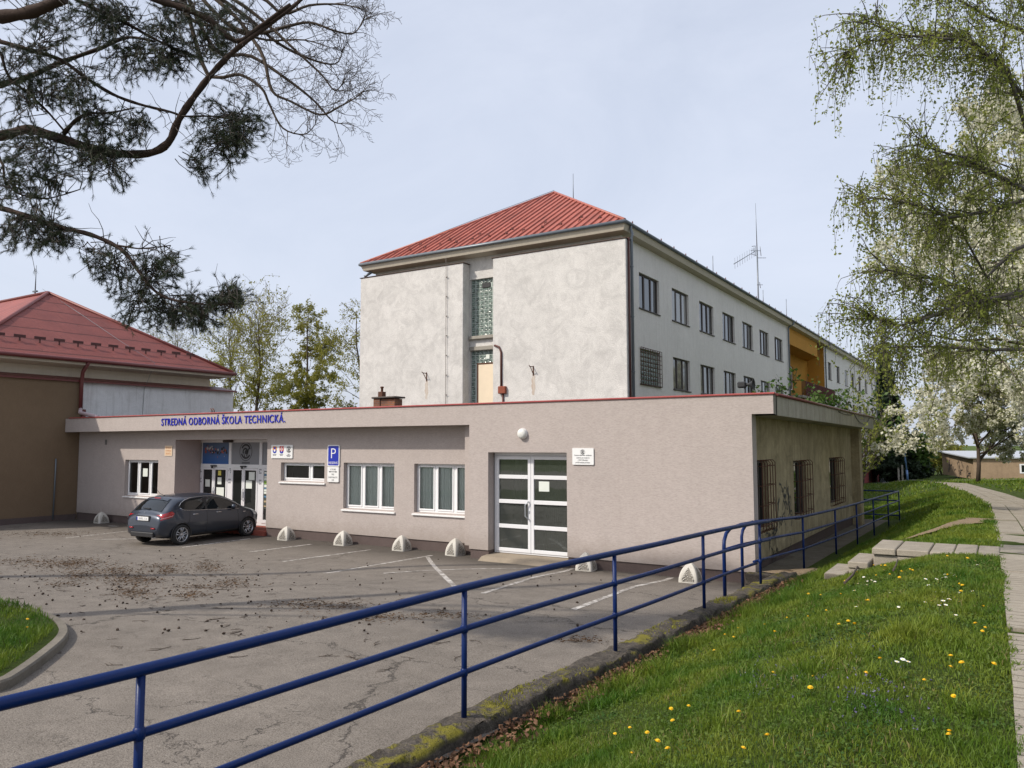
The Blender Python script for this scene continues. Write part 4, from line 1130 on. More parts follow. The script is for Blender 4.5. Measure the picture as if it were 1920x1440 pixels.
for r, (z0, z1) in enumerate((WZ1, WZ2, WZ3)):
    for k, y in enumerate(wy_near):
        if r == 2 and k < 5: continue
        old_window(y, y+WYL, z0, z1, 'bars' if (r == 1 and k == 0) else 'brown')
    for k, y in enumerate(wy_far):
        old_window(y, y+1.9, z0, z1, 'pvc' if (r == 0 and k in (2, 6)) else 'brown')

# --- cornice, gutters, roof
OV = .52
x0, x1, y0, y1 = -29.85, -13.88, 31.8, YME+OV
mb = MB()
mb.add([(x0, y0, 12.93), (x1, y0, 12.93), (x1, y1, 12.93), (x0, y1, 12.93), (x0+.12, y0+.12, 12.62), (x1-.12, y0+.12, 12.62), (x1-.12, y1-.12, 12.62), (x0+.12, y1-.12, 12.62)],
       [(0, 4, 5, 1), (1, 5, 6, 2), (2, 6, 7, 3), (3, 7, 4, 0)])
mb.add([(x0+.12, y0+.12, 12.62), (x1-.12, y0+.12, 12.62), (x1-.12, y1-.12, 12.62), (x0+.12, y1-.12, 12.62), (XW0, YM+.58, 12.58), (XM-.01, YM+.58, 12.58), (XM-.01, YME, 12.58), (XW0, YME, 12.58)],
       [(0, 4, 5, 1), (1, 5, 6, 2), (2, 6, 7, 3), (3, 7, 4, 0)])
mb.build('cornice', M['cream_trim'], main)
mb = MB(); gz = 12.96
mb.tube([(x0-.02, y1, gz), (x0-.02, y0-.05, gz), (x1+.03, y0-.05, gz), (x1+.03, y1, gz)], .085, 8); mb.build('gutter', M['grey_metal'], main)
def roof_mat(nm, c, ax, rib=.33, d=.5):
    m, nt, b = new_mat(nm); p = pos(nt)
    sx = nd(nt, 'ShaderNodeSeparateXYZ'); nt.links.new(p, sx.inputs[0])
    fr = math_(nt, 'FRACT', math_(nt, 'DIVIDE', sx.outputs[ax], rib))
    tri = math_(nt, 'ABSOLUTE', math_(nt, 'SUBTRACT', fr, .5))
    k = ramp(nt, tri, [(0, 1), (.12, .6), (.2, 0)])
    n = noise(nt, p, .9, 6, .7); n2 = noise(nt, pos(nt, (1, 1, .3)), 6, 4)
    cc = mix(nt, ramp(nt, n, [(.3, 0), (.7, 1)]), sc(c, .70), sc(c, 1.18)); cc = mix(nt, math_(nt, 'MULTIPLY', ramp(nt, noise(nt, p, 1.7, 7, .8), [(.56, 0), (.72, 1)]), .45), cc, (.30, .17, .13)); cc = mix(nt, ramp(nt, n2, [(.4, .3), (.65, 0)]), cc, sc(c, .62))
    cc = mix(nt, math_(nt, 'MULTIPLY', ramp(nt, tri, [(.02, 1), (.06, .9), (.12, 0)]), .35), cc, sc(c, .5))
    nt.links.new(cc, b.inputs['Base Color']); b.inputs['Roughness'].default_value = .55; b.inputs['Specular IOR Level'].default_value = .35
    bump(nt, b, k, d, .05); return m
zr = 17.9; hw = (x1-x0)/2; xa = (x0+x1)/2; ya = y0+hw; yb = y1-hw
rz0 = 13.0
mb = MB(); mb.add([(x0, y0, rz0), (x1, y0, rz0), (xa, ya, zr)], [(0, 1, 2)]); 
def seam(mb, a, b, w=.075, h=.075):
    a, b = Vector(a), Vector(b); d = (b-a).normalized(); s = d.cross(Vector((0, 0, 1))).normalized()*w/2; u = s.cross(d).normalized()*h
    if u.z < 0: u = -u
    V = [a-s, a+s, a+s*.6+u, a-s*.6+u, b-s, b+s, b+s*.6+u, b-s*.6+u]
    mb.add(V, [(0, 1, 2, 3), (5, 4, 7, 6), (1, 5, 6, 2), (4, 0, 3, 7), (3, 2, 6, 7)])
for k in range(1, 36):
    xx = lerp(x0, x1, k/36); r_ = min(xx-x0, x1-xx); seam(mb, (xx, y0+.02, rz0+.01), (xx, y0+r_-.05, rz0+(zr-rz0)*(r_-.05)/hw))
mb.build('roof_hip', roof_mat('red_sheet_roof_end', (.41, .122, .088), 0), main)
mb = MB(); mb.add([(x1, y0, rz0), (x1, y1, rz0), (xa, yb, zr), (xa, ya, zr), (x0, y0, rz0), (x0, y1, rz0)], [(0, 1, 2, 3), (4, 3, 2, 5), (1, 5, 2)]); mb.build('roof', roof_mat('red_sheet_roof_side', (.41, .122, .088), 1), main)
mb = MB()
for a in ((x0, y0, rz0), (x1, y0, rz0)): mb.tube([Vector(a)+Vector((0, 0, .03)), (xa, ya, zr+.03)], .075, 6)
mb.tube([(xa, ya, zr+.03), (xa, yb, zr+.03)], .08, 6); mb.build('ridge_cap', simple('red_ridge_cap', (.38, .11, .075), .5, 0, .12, 3), main)
# snow guards
gi = simple('dull_red_iron', (.17, .055, .045), .7)
for row, n in ((.12, 13), (.2, 6)):
    for k in range(n):
        mb = MB(); t = (k+.7)/(n+.4); xx = lerp(x0+hw*row, x1-hw*row, t); yy = y0+hw*row; zz = lerp(rz0, zr, row)
        mb.tube([(xx-.09, yy, zz+.01), (xx, yy, zz+.17), (xx+.09, yy, zz+.01)], .02, 4); mb.box(xx-.015, xx+.015, yy-.02, yy+.14, zz, zz+.15); mb.build('snow_guard', gi, main)
for k in range(46):
    mb = MB(); yy = lerp(y0+2, y1-2, k/45); xx = x1-hw*.06; zz = lerp(rz0, zr, .06)
    mb.tube([(xx, yy-.09, zz), (xx, yy, zz+.22), (xx, yy+.09, zz)], .025, 4); mb.build('snow_guard', gi, main)
# lightning rods
mb = MB(); P = PX(1075, 375, xa); mb.tube([(xa, P.y, zr), (xa, P.y, zr+1.9)], [.03, .015], 5)
for yv, h in ((46.5, 1.2), (58.5, 1.1), (66.0, 1.6)): mb.tube([(x1-.6, yv, 13.2), (x1-.6, yv, 13.3+h)], .02, 5)
mb.build('lightning_rod', M['grey_metal'], main)
mb = MB(); mb.tube([(x0+.5, y0+.5, rz0+.35), (lerp(x0, xa, .6), lerp(y0, ya, .6), lerp(rz0, zr, .6)+.16), (xa, ya, zr+.15)], .014, 4); mb.build('conductor_wire', M['grey_metal'], main)
# down pipes
def downpipe(y, x=XM, side=0, red=False):
    mb = MB()
    mb.tube([(-13.86, y, 12.92), (-13.86, y, 12.72), (x+.16, y, 12.5), (x+.12, y, 12.35), (x+.12, y, -2.2)], .065, 10)
    for z in (11, 8.7, 6.2, 3.5): mb.lathe([(.065, -.03), (.08, -.03), (.08, .03), (.065, .03)], 10, (x+.12, y, z))
    return mb
downpipe(32.42, -13.95).build('down_pipe', M['grey_metal'], main); downpipe(62.6*SF).build('down_pipe', M['grey_metal'], main); downpipe(77.8*SF).build('down_pipe', M['grey_metal'], main); downpipe(113.2*SF).build('down_pipe', M['grey_metal'], main)
mb = MB(); mb.tube([(-13.88, YM+.2, 12.3), (-13.88, YM+.2, 3)], .05, 8); mb.build('red_pipe', simple('old_red_pipe', (.07, .022, .018), .6, 0, .3, 3), main)
mb = MB(); mb.tube([(XML+.62, YM+.25, 12.75), (XML+.60, YM+.2, 12.55), (XML+.3, YM+.1, 12.38), (XML+.22, YM+.05, 12.33)], .07, 8); mb.build('down_pipe', M['grey_metal'], main)

# antenna mast on the roof
P = PX(1422, 558, -16.6)
ant = thing('antenna_mast', 'tall thin radio and television antenna mast rising from the roof of the long block', 'antenna', (P.x, P.y, P.z-1.2))
def apt(u, v): return PX(u, v, P.x)
mb = MB(); a, b_, c = apt(1422, 562), apt(1419.5, 470), apt(1416.5, 381)
mb.tube([a-Vector((0, 0, 1.3)), a, b_], .06, 8); mb.tube([b_, c], [.04, .012], 6); mb.build('mast', M['grey_metal'], ant)
mb = MB(); q0, q1 = apt(1416, 471), apt(1376, 495); mb.tube([q0, q1], .03, 6)
for k in range(9):
    q = q0.lerp(q1, (k+.6)/9); mb.tube([q+Vector((0, 0, .42)), q-Vector((0, 0, .42))], .010, 4)
mb.tube([apt(1408, 476), apt(1418, 479)], .02, 5); mb.build('yagi_antenna', M['grey_metal'], ant)
for u0, v0, u1, v1 in ((1408, 470, 1426, 470), (1416, 461, 1416, 480), (1410, 462, 1416, 461), (1411, 467, 1416, 467), (1420, 483.5, 1436, 483.5), (1425, 462, 1427, 480), (1420, 534, 1430, 534), (1424, 529, 1426, 540)):
    mb = MB(); mb.tube([apt(u0, v0), apt(u1, v1)], .025, 5); mb.build('dipole_arm', M['grey_metal'], ant)


# ================================================================== LEFT WING WITH HIPPED ROOF
XW = -31.5
left = thing('side_wing', 'brown rendered wing with a dark red hipped roof at the left edge', 'building', (-37, 19, 0))
mb = MB(); mb.quad((XW, 10.9, -.3), (XW, 17.45, -.3), (XW, 17.45, 5.55), (XW, 10.9, 5.55)); mb.quad((XW, 10.9, -.3), (XW, 10.9, 5.55), (-46, 10.9, 5.55), (-46, 10.9, -.3)); mb.quad((XW, 17.45, -.3), (XW-.1, 17.45, -.3), (XW-.1, 17.45, 5.55), (XW, 17.45, 5.55))
mb.build('insulated_wall', M['brown'], left)
mb = MB(); mb.quad((XW-.1, 17.4, -.3), (XW-.1, 24.9, -.3), (XW-.1, 24.9, 5.55), (XW-.1, 17.4, 5.55)); mb.quad((XW-.1, 24.9, -.3), (-46, 24.9, -.3), (-46, 24.9, 5.55), (XW-.1, 24.9, 5.55)); mb.build('old_wall', M['white_wall'], left)
mb = MB(); mb.bbox(XW-.3, XW-.05, 12, 17.4, -.3, .32, .01); mb.build('plinth', M['plinth'], left)
mb = MB(); mb.box(XW+.003, XW+.02, 10.9, 17.4, -.3, .22); mb.build('dark_base', M['plinth'], left)
mb = MB(); mb.add([(XW-.35, 10.9, 5.74), (XW-.35, 24.3, 5.74), (XW+.10, 24.98, 5.56), (XW+.10, 10.9, 5.56), (XW+.10, 24.98, 5.50), (XW+.10, 10.9, 5.50)], [(0, 3, 2, 1), (3, 5, 4, 2)]); mb.build('ledge_flashing', M['dark_red'], left)
mb = MB(); mb.quad((XW-.3, 10.9, 5.7), (XW-.3, 23.7, 5.7), (XW-.3, 23.7, 6.2), (XW-.3, 10.9, 6.2))
mb.add([(XW+.5, 10.9, 6.16), (XW+.5, 24.3, 6.16), (XW+.5, 24.3, 6.28), (XW+.5, 10.9, 6.28), (XW-.3, 10.9, 6.08), (XW-.3, 23.7, 6.08)], [(0, 1, 2, 3), (0, 4, 5, 1)])
mb.quad((XW+.5, 24.3, 6.16), (XW-8, 24.3, 6.16), (XW-8, 24.3, 6.28), (XW+.5, 24.3, 6.28)); mb.quad((XW-.3, 23.7, 5.7), (XW-10, 23.7, 5.7), (XW-10, 23.7, 6.2), (XW-.3, 23.7, 6.2)); mb.build('cornice', M['cream_trim'], left)
mb = MB(); mb.tube([(XW+.62, 10.5, 6.33), (XW+.62, 24.4, 6.33), (XW-9, 24.4, 6.33)], .085, 8); mb.build('gutter', M['dark_red'], left)
hx, y0l, y1l = XW+.55, 12.85, 24.35
w = (y1l-y0l)/2; ap = Vector((hx-w, y0l+w, 9.9))
def slate_mat():
    m, nt, b = new_mat('red_bitumen_sheets'); p = pos(nt)
    sx = nd(nt, 'ShaderNodeSeparateXYZ'); nt.links.new(p, sx.inputs[0])
    wv = math_(nt, 'MULTIPLY', noise(nt, p, 1.2, 4), .10)
    z = math_(nt, 'ADD', sx.outputs[2], wv)
    fz = math_(nt, 'FRACT', math_(nt, 'DIVIDE', z, .55)); row = math_(nt, 'FLOOR', math_(nt, 'DIVIDE', z, .55))
    y = math_(nt, 'ADD', math_(nt, 'ADD', sx.outputs[1], math_(nt, 'MULTIPLY', row, .37)), math_(nt, 'MULTIPLY', sx.outputs[2], .25))
    fy_ = math_(nt, 'FRACT', math_(nt, 'DIVIDE', y, .95))
    l1 = ramp(nt, fz, [(0, 1), (.05, .7), (.10, 0)]); l2 = math_(nt, 'MULTIPLY', ramp(nt, fy_, [(0, 1), (.04, 0)]), ramp(nt, noise(nt, p, 1.5, 2), [(.45, 0), (.6, 1)]))
    k = math_(nt, 'MAXIMUM', l1, l2)
    n = noise(nt, p, .8, 6, .7); n2 = noise(nt, p, 12, 4)
    c = mix(nt, ramp(nt, n, [(.3, 0), (.7, 1)]), (.15, .034, .027), (.23, .058, .046)); c = mix(nt, ramp(nt, n2, [(.4, .35), (.6, 0)]), c, (.13, .03, .026))
    c = mix(nt, ramp(nt, noise(nt, p, 2.4, 6, .8), [(.66, 0), (.74, .5)]), c, (.42, .26, .22))
    c = mix(nt, math_(nt, 'MULTIPLY', k, .8), c, (.05, .018, .016))
    nt.links.new(c, b.inputs['Base Color']); b.inputs['Roughness'].default_value = .7; bump(nt, b, math_(nt, 'SUBTRACT', n2, math_(nt, 'MULTIPLY', k, 2)), .5, .02); return m
mb = MB(); nz_ = 14
def hp(i, j):
    t = i/nz_; a = Vector((hx, y0l, 6.38)).lerp(ap, t); b = Vector((hx, y1l, 6.38)).lerp(ap, t); q = a.lerp(b, j/20); q.z += .012*math.sin(i*1.9+j*1.1)*(1 if 0 < i < nz_ else 0); return q
mb.grid(nz_, 20, hp); 
for k in range(len(mb.f)): mb.f[k] = tuple(reversed(mb.f[k]))
mb.build('roof_hip', slate_mat(), left)
mb = MB(); far = Vector((-70, ap.y, ap.z)); mb.add([(hx, y0l, 6.38), ap, far, (-70, y0l, 6.38)], [(0, 1, 2, 3)]); mb.add([(hx, y1l, 6.38), ap, far, (-70, y1l, 6.38)], [(0, 3, 2, 1)]); mb.build('roof', roof_mat('red_sheet_roof_wing', (.28, .07, .052), 0, .6, .4), left)
mb = MB()
for a in ((hx, y0l, 6.38), (hx, y1l, 6.38)): mb.tube([Vector(a)+Vector((0, 0, .03)), ap+Vector((0, 0, .03))], .085, 6)
mb.tube([ap+Vector((0, 0, .03)), far], .085, 6); mb.build('ridge_cap', simple('wing_ridge_cap', (.20, .047, .038), .5, 0, .12, 3), left)
gi = simple('dark_snow_guard', (.07, .02, .018), .6)
for k in range(12):
    mb = MB(); t = (k+.4)/12; yy = lerp(y0l+1.3, y1l-1.2, t); q = Vector((hx, yy, 6.38)).lerp(Vector((ap.x, yy, ap.z)), .17)
    mb.bbox(q.x-.01, q.x+.02, yy-.22, yy+.22, q.z+.14, q.z+.25, .008); mb.box(q.x-.01, q.x+.01, yy-.03, yy+.03, q.z, q.z+.15); mb.build('snow_guard', gi, left)
mb = MB(); P = PY(66, 545, ap.y); mb.tube([(P.x, ap.y, 10.0), (P.x, ap.y, 11.35)], [.03, .012], 5); mb.box(P.x-.16, P.x+.16, ap.y-.05, ap.y+.05, 10.08, 10.14); mb.build('lightning_rod', M['grey_metal'], left)
mb = MB(); C = [Vector((ap.x-.5, ap.y, 10.15)), ap.lerp(Vector((hx, 20.2, 6.4)), .35)+Vector((0, 0, .07)), ap.lerp(Vector((hx, 20.2, 6.4)), .7)+Vector((0, 0, .07)), Vector((hx+.1, 20.2, 6.5)), Vector((XW+.15, 20.2, 5.7)), Vector((XW-.05, 20.2, 5.4)), Vector((XW-.05, 20.15, 4.2))]
mb.tube(C, .008, 5); mb.build('conductor_wire', M['grey_metal'], left)
# red down pipe turning into a pale drain over the canopy
mb = MB(); mb.tube([(XW+.62, 17.35, 6.3), (XW+.2, 17.35, 5.9), (XW+.14, 17.35, 5.5), (XW+.14, 17.35, 4.4)], .075, 10); mb.build('down_pipe', M['dark_red'], left)
mb = MB(); mb.tube([(XW+.14, 17.35, 4.42), (XW+.3, 17.25, 4.25), (XW+1.6, 17.15, 4.07), (XW+1.75, 17.15, 4.03)], .075, 10); mb.build('drain_elbow', simple('pale_pink_pipe', (.50, .40, .41), .5), left)
mb = MB(); mb.tube([PX(99, 974, XW+.05), PX(104, 885, XW+.05), PX(105, 860, XW+.05)], .03, 8); mb.build('cable_duct', M['grey_metal'], left)
# wing wall seen past the canopy end
mb = MB(); mb.bbox(XW-.02, XW+.1, 17.45, 17.6, 3.5, 4.4, .01); mb.build('wall_edge', M['dark_red'], left)
# ================================================================== RAILINGS
def cz(y): return interp(y, CURB)
FX = -3.67
posts = [-3.4, -.4, 2.6, 5.5, 8.22, 11.24, 14.35]
rail = thing('railing', 'long blue tubular steel railing on the mossy kerb between lawn and car park', 'railing', (FX, 6, .6))
for h, r, nm in ((1.09, .034, 'handrail'), (.75, .027, 'middle_rail'), (.39, .024, 'lower_rail')):
    mb = MB(); ys_ = np.linspace(-5, 15.1, 60); 
    pts = [(fence_x(y)+.006*math.sin(y*.8+h*5), y, cz(y)+h+.006*math.sin(y*1.1+h)) for y in ys_ if not (nm == 'lower_rail' and y > 14.3)]
    mb.tube(pts, r, 12); mb.build(nm, M['blue'], rail)
for y in posts:
    mb = MB(); fx_ = fence_x(y); mb.tube([(fx_, y, cz(y)-.05), (fx_, y, cz(y)+1.07)], .024, 12)
    for hh, rr_ in ((.75, .029), (.39, .027)): mb.lathe([(.024, -.036), (rr_+.004, -.026), (rr_+.006, 0), (rr_+.004, .026), (.024, .036)], 10, (fx_, y, cz(y)+hh))
    p = mb.build('post', M['blue'], rail)
def p2(y): return interp(y, [(12.4, -3.85), (14.5, -3.83), (18.2, -3.78), (24, -3.5), (32.5, -3.27)])
def b2(y): return interp(y, [(12.4, .5), (14, .47), (18.2, .25), (21.3, .2), (26.5, .15), (32.5, .09)])
rail2 = thing('railing', 'blue tubular railing with curved end tubes running past the stained side wall', 'railing', (-3.76, 18, .3))
mb = MB()
z0 = b2(12.62)
mb.tube([(p2(12.6), 12.60, z0-.05), (p2(12.6), 12.60, z0+.78), (p2(12.6), 12.63, z0+.90), (p2(12.6), 12.74, z0+1.0), (p2(12.9), 12.95, z0+1.06)]+[(p2(y), y, b2(y)+1.09) for y in (13.6, 14.4, 15.5, 18.2, 21.3, 23.8, 26.5, 30.5, 32.4)], .030, 12); mb.build('handrail', M['blue'], rail2)
mb = MB(); z0 = b2(13.8)
mb.tube([(p2(13.8)-.06, 13.8, z0-.05), (p2(13.8)-.06, 13.8, z0+.86), (p2(13.8)-.05, 13.84, z0+.97), (p2(13.8)-.03, 13.98, z0+1.05), (p2(14.3), 14.3, z0+1.08)], .027, 12); mb.build('curved_tube', M['blue'], rail2)
for h, r, nm, ya_ in ((.75, .025, 'middle_rail', 12.6), (.39, .023, 'lower_rail', 14.3)):
    mb = MB(); mb.tube([(p2(y), y, b2(y)+h) for y in (ya_, 13.5 if ya_ < 13 else 15, 15.5, 18.2, 21.3, 23.8, 26.5, 30.5, 32.4)], r, 10); mb.build(nm, M['blue'], rail2)
for y in (18.2, 21.3, 23.9, 26.7, 29.7, 32.4):
    mb = MB(); mb.tube([(p2(y), y, b2(y)-.1), (p2(y), y, b2(y)+1.07)], .024, 10); mb.build('post', M['blue'], rail2)
for h, nm in ((1.09, 'return_rail'), (.75, 'return_rail'), (.2, 'return_rail')):
    mb = MB(); mb.tube([(-3.27, 32.4, .09+h), (-5.4, 32.5, .09+h)], .026, 8); mb.build(nm, M['blue'], rail2)

# ================================================================== CONCRETE WHEEL STOPS
def relief_mat():
    m, nt, b = new_mat('pebbled_relief'); p = pos(nt)
    tc = nd(nt, 'ShaderNodeTexCoord')
    v = nd(nt, 'ShaderNodeTexVoronoi'); v.inputs['Scale'].default_value = 26; nt.links.new(tc.outputs['Object'], v.inputs['Vector'])
    k = ramp(nt, v.outputs['Distance'], [(.15, 1), (.6, 0)])
    c = mix(nt, k, (.22, .20, .17), (.60, .57, .51)); nt.links.new(c, b.inputs['Base Color']); b.inputs['Roughness'].default_value = .95
    bump(nt, b, k, 1.0, .03); return m
M['relief'] = relief_mat()
def make_stop():
    t = thing('concrete_bollard', 'x', 'bollard', (0, 0, 0), 'pale concrete wheel stops along the school wall')
    H, W = .43, .205
    RHO = (W*W+H*H)/(2*W)
    def pt(u, s):      # u height fraction, s angle around: rounded-square section, curved ribs meeting in a point
        h = u*H; r = max(.004, W*max(0, 1-u**2.3)**.78)
        c, d = math.cos(s), math.sin(s); k = max(abs(c), abs(d)); q = .93
        return Vector((c/(k**q)*r, d/(k**q)*r, h))
    mb = MB(); nu, ns = 14, 48
    mb.grid(nu, ns, lambda i, j: pt(i/nu*.995, 2*PI*j/ns), True)
    for k in range(len(mb.f)): mb.f[k] = tuple(reversed(mb.f[k]))
    mb.build('body', M['block'], t, local=True)
    for q in range(4):
        mb = MB(); nu2, ns2 = 9, 10
        def pp(i, j):
            u = .10+.66*i/nu2; half = (.56*(1-(i/nu2)**2.2)+.02)
            s = q*PI/2+(-half+2*half*j/ns2); v = pt(u, s); n = Vector((math.cos(q*PI/2), math.sin(q*PI/2), .35)).normalized()
            return v+n*.006
        mb.grid(nu2, ns2, pp, True)
        for k in range(len(mb.f)): mb.f[k] = tuple(reversed(mb.f[k]))
        mb.build('relief_panel', M['relief'], t, local=True)
    return t
STOPS = [((195, 979), 'pale concrete wheel stop under the left facade window, nearest the brown wing'),
         ((262, 981), 'pale concrete wheel stop half hidden behind the back of the grey car'),
         ((542, 1008), 'pale concrete wheel stop just right of the entrance doors'),
         ((648, 1018), 'pale concrete wheel stop below the blue parking sign'),
         ((758, 1028), 'pale concrete wheel stop between the two curtained windows'),
         ((858, 1040), 'pale concrete wheel stop at the inner corner left of the double door'),
         ((1096, 1070), 'pale concrete wheel stop right of the double door, behind the blue railing'),
         ((1291, 1093), 'pale concrete wheel stop seen between the railing posts, farthest right')]
st0 = make_stop()
for k, (uv, lb) in enumerate(STOPS):
    s = st0 if k == 0 else copy_tree(st0)
    p = hit(*uv); s.location = (p.x, min(p.y+.12, 17.1 if k < 6 else 16.6), park_z(p.x, p.y)-.01); s.rotation_euler = (rnd.uniform(-.03, .03), rnd.uniform(-.03, .03), R_(rnd.uniform(-9, 9)))
    if k in (5,): s.scale = (1.0, 1.0, 1.08)
    s['label'] = lb

# ================================================================== SIGNS
def text_mesh(s, size, depth=0.0, bold=0.0, shear=0.0, res=3, align='LEFT'):
    cu = bpy.data.curves.new('txt', 'FONT'); cu.body = s; cu.size = size; cu.extrude = depth; cu.offset = bold; cu.shear = shear
    cu.resolution_u = res; cu.align_x = align
    o = bpy.data.objects.new('txt', cu); COL.objects.link(o)
    bpy.context.view_layer.update()
    me = bpy.data.meshes.new_from_object(o.evaluated_get(bpy.context.evaluated_depsgraph_get()))
    vs = [v.co.copy() for v in me.vertices]; fs = [tuple(p.vertices) for p in me.polygons]
    bpy.data.objects.remove(o); bpy.data.curves.remove(cu); bpy.data.meshes.remove(me)
    return vs, fs
def put_text(mb, s, x, y, z, width=None, height=None, size=.1, depth=0, bold=0, mi=0, center=False, shear=0):
    """text in the XZ plane facing -Y, left end at x, baseline z; stretched to width/height"""
    vs, fs = text_mesh(s, 1.0, 0, bold, shear)
    if not vs: return
    x0 = min(v.x for v in vs); x1 = max(v.x for v in vs); h = .73
    kz = (height/h) if height else size; kx = (width/(x1-x0)) if width else kz
    ox = x-(x1-x0)*kx/2 if center else x
    mb.add([(ox+(v.x-x0)*kx, y, z+v.y*kz) for v in vs], fs, False, mi)

nameT = 'STREDNÁ ODBORNÁ ŠKOLA TECHNICKÁ.'
P0, P1 = PY(299, 798, YF-.09), PY(531, 791.5, YF-.09)
sign = thing('lettering_sign', 'raised blue capital letters spelling the school name on the canopy fascia above the entrance', 'sign', (P0.x, YF, P0.z))
ref, _ = text_mesh(nameT, 1.0); wid = max(v.x for v in ref)-min(v.x for v in ref); kx = (P1.x-P0.x)/wid; kz_ = .262/.73
xmin = min(v.x for v in ref)
for i, chx in enumerate(nameT):
    if chx == ' ': continue
    full = text_mesh(nameT[:i+1], 1.0, res=2)[0]; single, fs = text_mesh(chx, 1.0, .10, .004, 0, 4)
    s1, _ = text_mesh(chx, 1.0, res=2)
    dx = max(v.x for v in full)-max(v.x for v in s1)
    mb = MB(); t = (dx-xmin)*kx
    zb = lerp(P0.z, P1.z, t/(P1.x-P0.x))
    lx = min(v.x for v in single)
    mb.add([(P0.x+(lx+(v.x-lx)*.90+dx-xmin)*kx, YF-.016-v.z*.10, zb+v.y*kz_) for v in single], fs)
    mb.build('letter', M['blue_letter'], sign)
mb = MB()
for k in range(30): xx = lerp(P0.x+.05, P1.x-.1, k/29); mb.tube([(xx, YF-.012, P0.z+.13), (xx, YF-.001, P0.z+.13)], .008, 5)
mb.build('fixing_pins', M['grey_metal'], sign)

def board(name, label, x0, x1, z0, z1, y, mat, t=.025, rnd_=.03, cat='sign'):
    th = thing(name, label, cat, ((x0+x1)/2, y, z0))
    mb = MB(); n = 5; pts = []
    for cx, cz_, a in ((x1-rnd_, z0+rnd_, -90), (x1-rnd_, z1-rnd_, 0), (x0+rnd_, z1-rnd_, 90), (x0+rnd_, z0+rnd_, 180)):
        for k in range(n+1): pts.append((cx+rnd_*math.cos(R_(a+90*k/n)), y-t, cz_+rnd_*math.sin(R_(a+90*k/n))))
    mb.prism(pts, (0, t-.004, 0)); mb.build('board', mat, th); return th
def shield(mb, cx, cz_, w, h, y, mi, top=1.0, bot=0.0):
    """heater shield slice between height fractions"""
    pts = []; N = 14
    def half(f): return w/2*(1 if f > .5 else math.sqrt(max(0, 1-((.5-f)/.5)**2))**.8)
    L = [(cx-half(lerp(bot, top, k/N)), y, cz_+h*(lerp(bot, top, k/N)-.5)) for k in range(N+1)]
    R2 = [(cx+half(lerp(bot, top, k/N)), y, cz_+h*(lerp(bot, top, k/N)-.5)) for k in range(N+1)]
    V = [q for pr in zip(L, R2) for q in pr]; mb.add(V, [(2*k, 2*k+1, 2*k+3, 2*k+2) for k in range(N)], False, mi)
# crest plaque
x0, x1, z0, z1 = -20.12, -19.13, 2.52, 2.95; y = YW-.0
pl = board('crest_plaque', 'white rectangular plaque with two coats of arms and a round emblem beside the entrance', x0, x1, z0, z1, y, M['white_paint'], .03, .01, 'plaque')
mb = MB(); yy = y-.034
shield(mb, x0+.165, z0+.27, .19, .22, yy, 0, 1, .45); shield(mb, x0+.165, z0+.27, .19, .22, yy, 1, .45, 0)
shield(mb, x0+.165, z0+.245, .08, .07, yy-.002, 2)
mb.quad((x0+.115, yy-.002, z0+.30), (x0+.215, yy-.002, z0+.285), (x0+.215, yy-.002, z0+.345), (x0+.135, yy-.002, z0+.36), 1)
mb.build('coat_of_arms', [M['orange_ink'], M['blue_sign'], M['white_paint']], pl)
mb = MB(); cx = x0+.49; shield(mb, cx, z0+.27, .19, .235, yy, 0); shield(mb, cx, z0+.27, .19, .235, yy-.001, 1, .33, 0)
for a, b, c, d in ((-.012, .012, .20, .37), (-.05, .05, .31, .332), (-.065, .065, .262, .284)): mb.quad((cx+a, yy-.003, z0+c), (cx+b, yy-.003, z0+c), (cx+b, yy-.003, z0+d), (cx+a, yy-.003, z0+d), 2)
mb.build('coat_of_arms', [M['red_ink'], M['blue_sign'], M['white_paint']], pl)
mb = MB(); emblem(mb, x0+.82, z0+.28, .11, yy); mb.build('round_emblem', M['ink'], pl)
mb = MB()
for cx, ws in ((.165, (.17, .15)), (.49, (.17, .13)), (.82, (.09, .21, .15))):
    for k, w_ in enumerate(ws):
        zz = z0+.115-k*.032; xx = x0+cx-w_/2
        while xx < x0+cx+w_/2-.012:
            l = rnd.uniform(.010, .02); mb.quad((xx, yy, zz), (xx+l, yy, zz), (xx+l, yy, zz+.018), (xx, yy, zz+.018)); xx += l+.005
mb.build('caption', M['grey_ink'], pl)
# parking sign
x0, x1 = -17.57, -17.07
ps = board('parking_sign', 'blue parking sign with a white P, upper of two boards on the wall', x0, x1, 2.29, 2.945, YW, M['white_paint'], .04, .05)
mb = MB(); n = 5; r = .035; pts = []
for cx, cz_, a in ((x1-.03-r, 2.32+r, -90), (x1-.03-r, 2.915-r, 0), (x0+.03+r, 2.915-r, 90), (x0+.03+r, 2.32+r, 180)):
    for k in range(n+1): pts.append((cx+r*math.cos(R_(a+90*k/n)), YW-.0425, cz_+r*math.sin(R_(a+90*k/n))))
mb.poly(pts); mb.build('blue_face', M['blue_sign'], ps)
mb = MB(); put_text(mb, 'P', x0+.155, YW-.045, 2.535, .2, .33, bold=-.012); mb.build('letter', M['white_paint'], ps)
mb = MB(); put_text(mb, 'RESERVÉ', x0+.06, YW-.045, 2.365, .38, .075); mb.build('letters', M['white_paint'], ps)
p2s = board('supplementary_sign', 'white board with a double arrow and black text hanging below the blue parking sign', x0+.005, x1-.02, 1.815, 2.275, YW, M['white_paint'], .04, .03)
mb = MB(); yy = YW-.043; cx = (x0+x1-.015)/2
put_text(mb, 'V DOBE', cx, yy, 2.175, .24, .05, center=True)
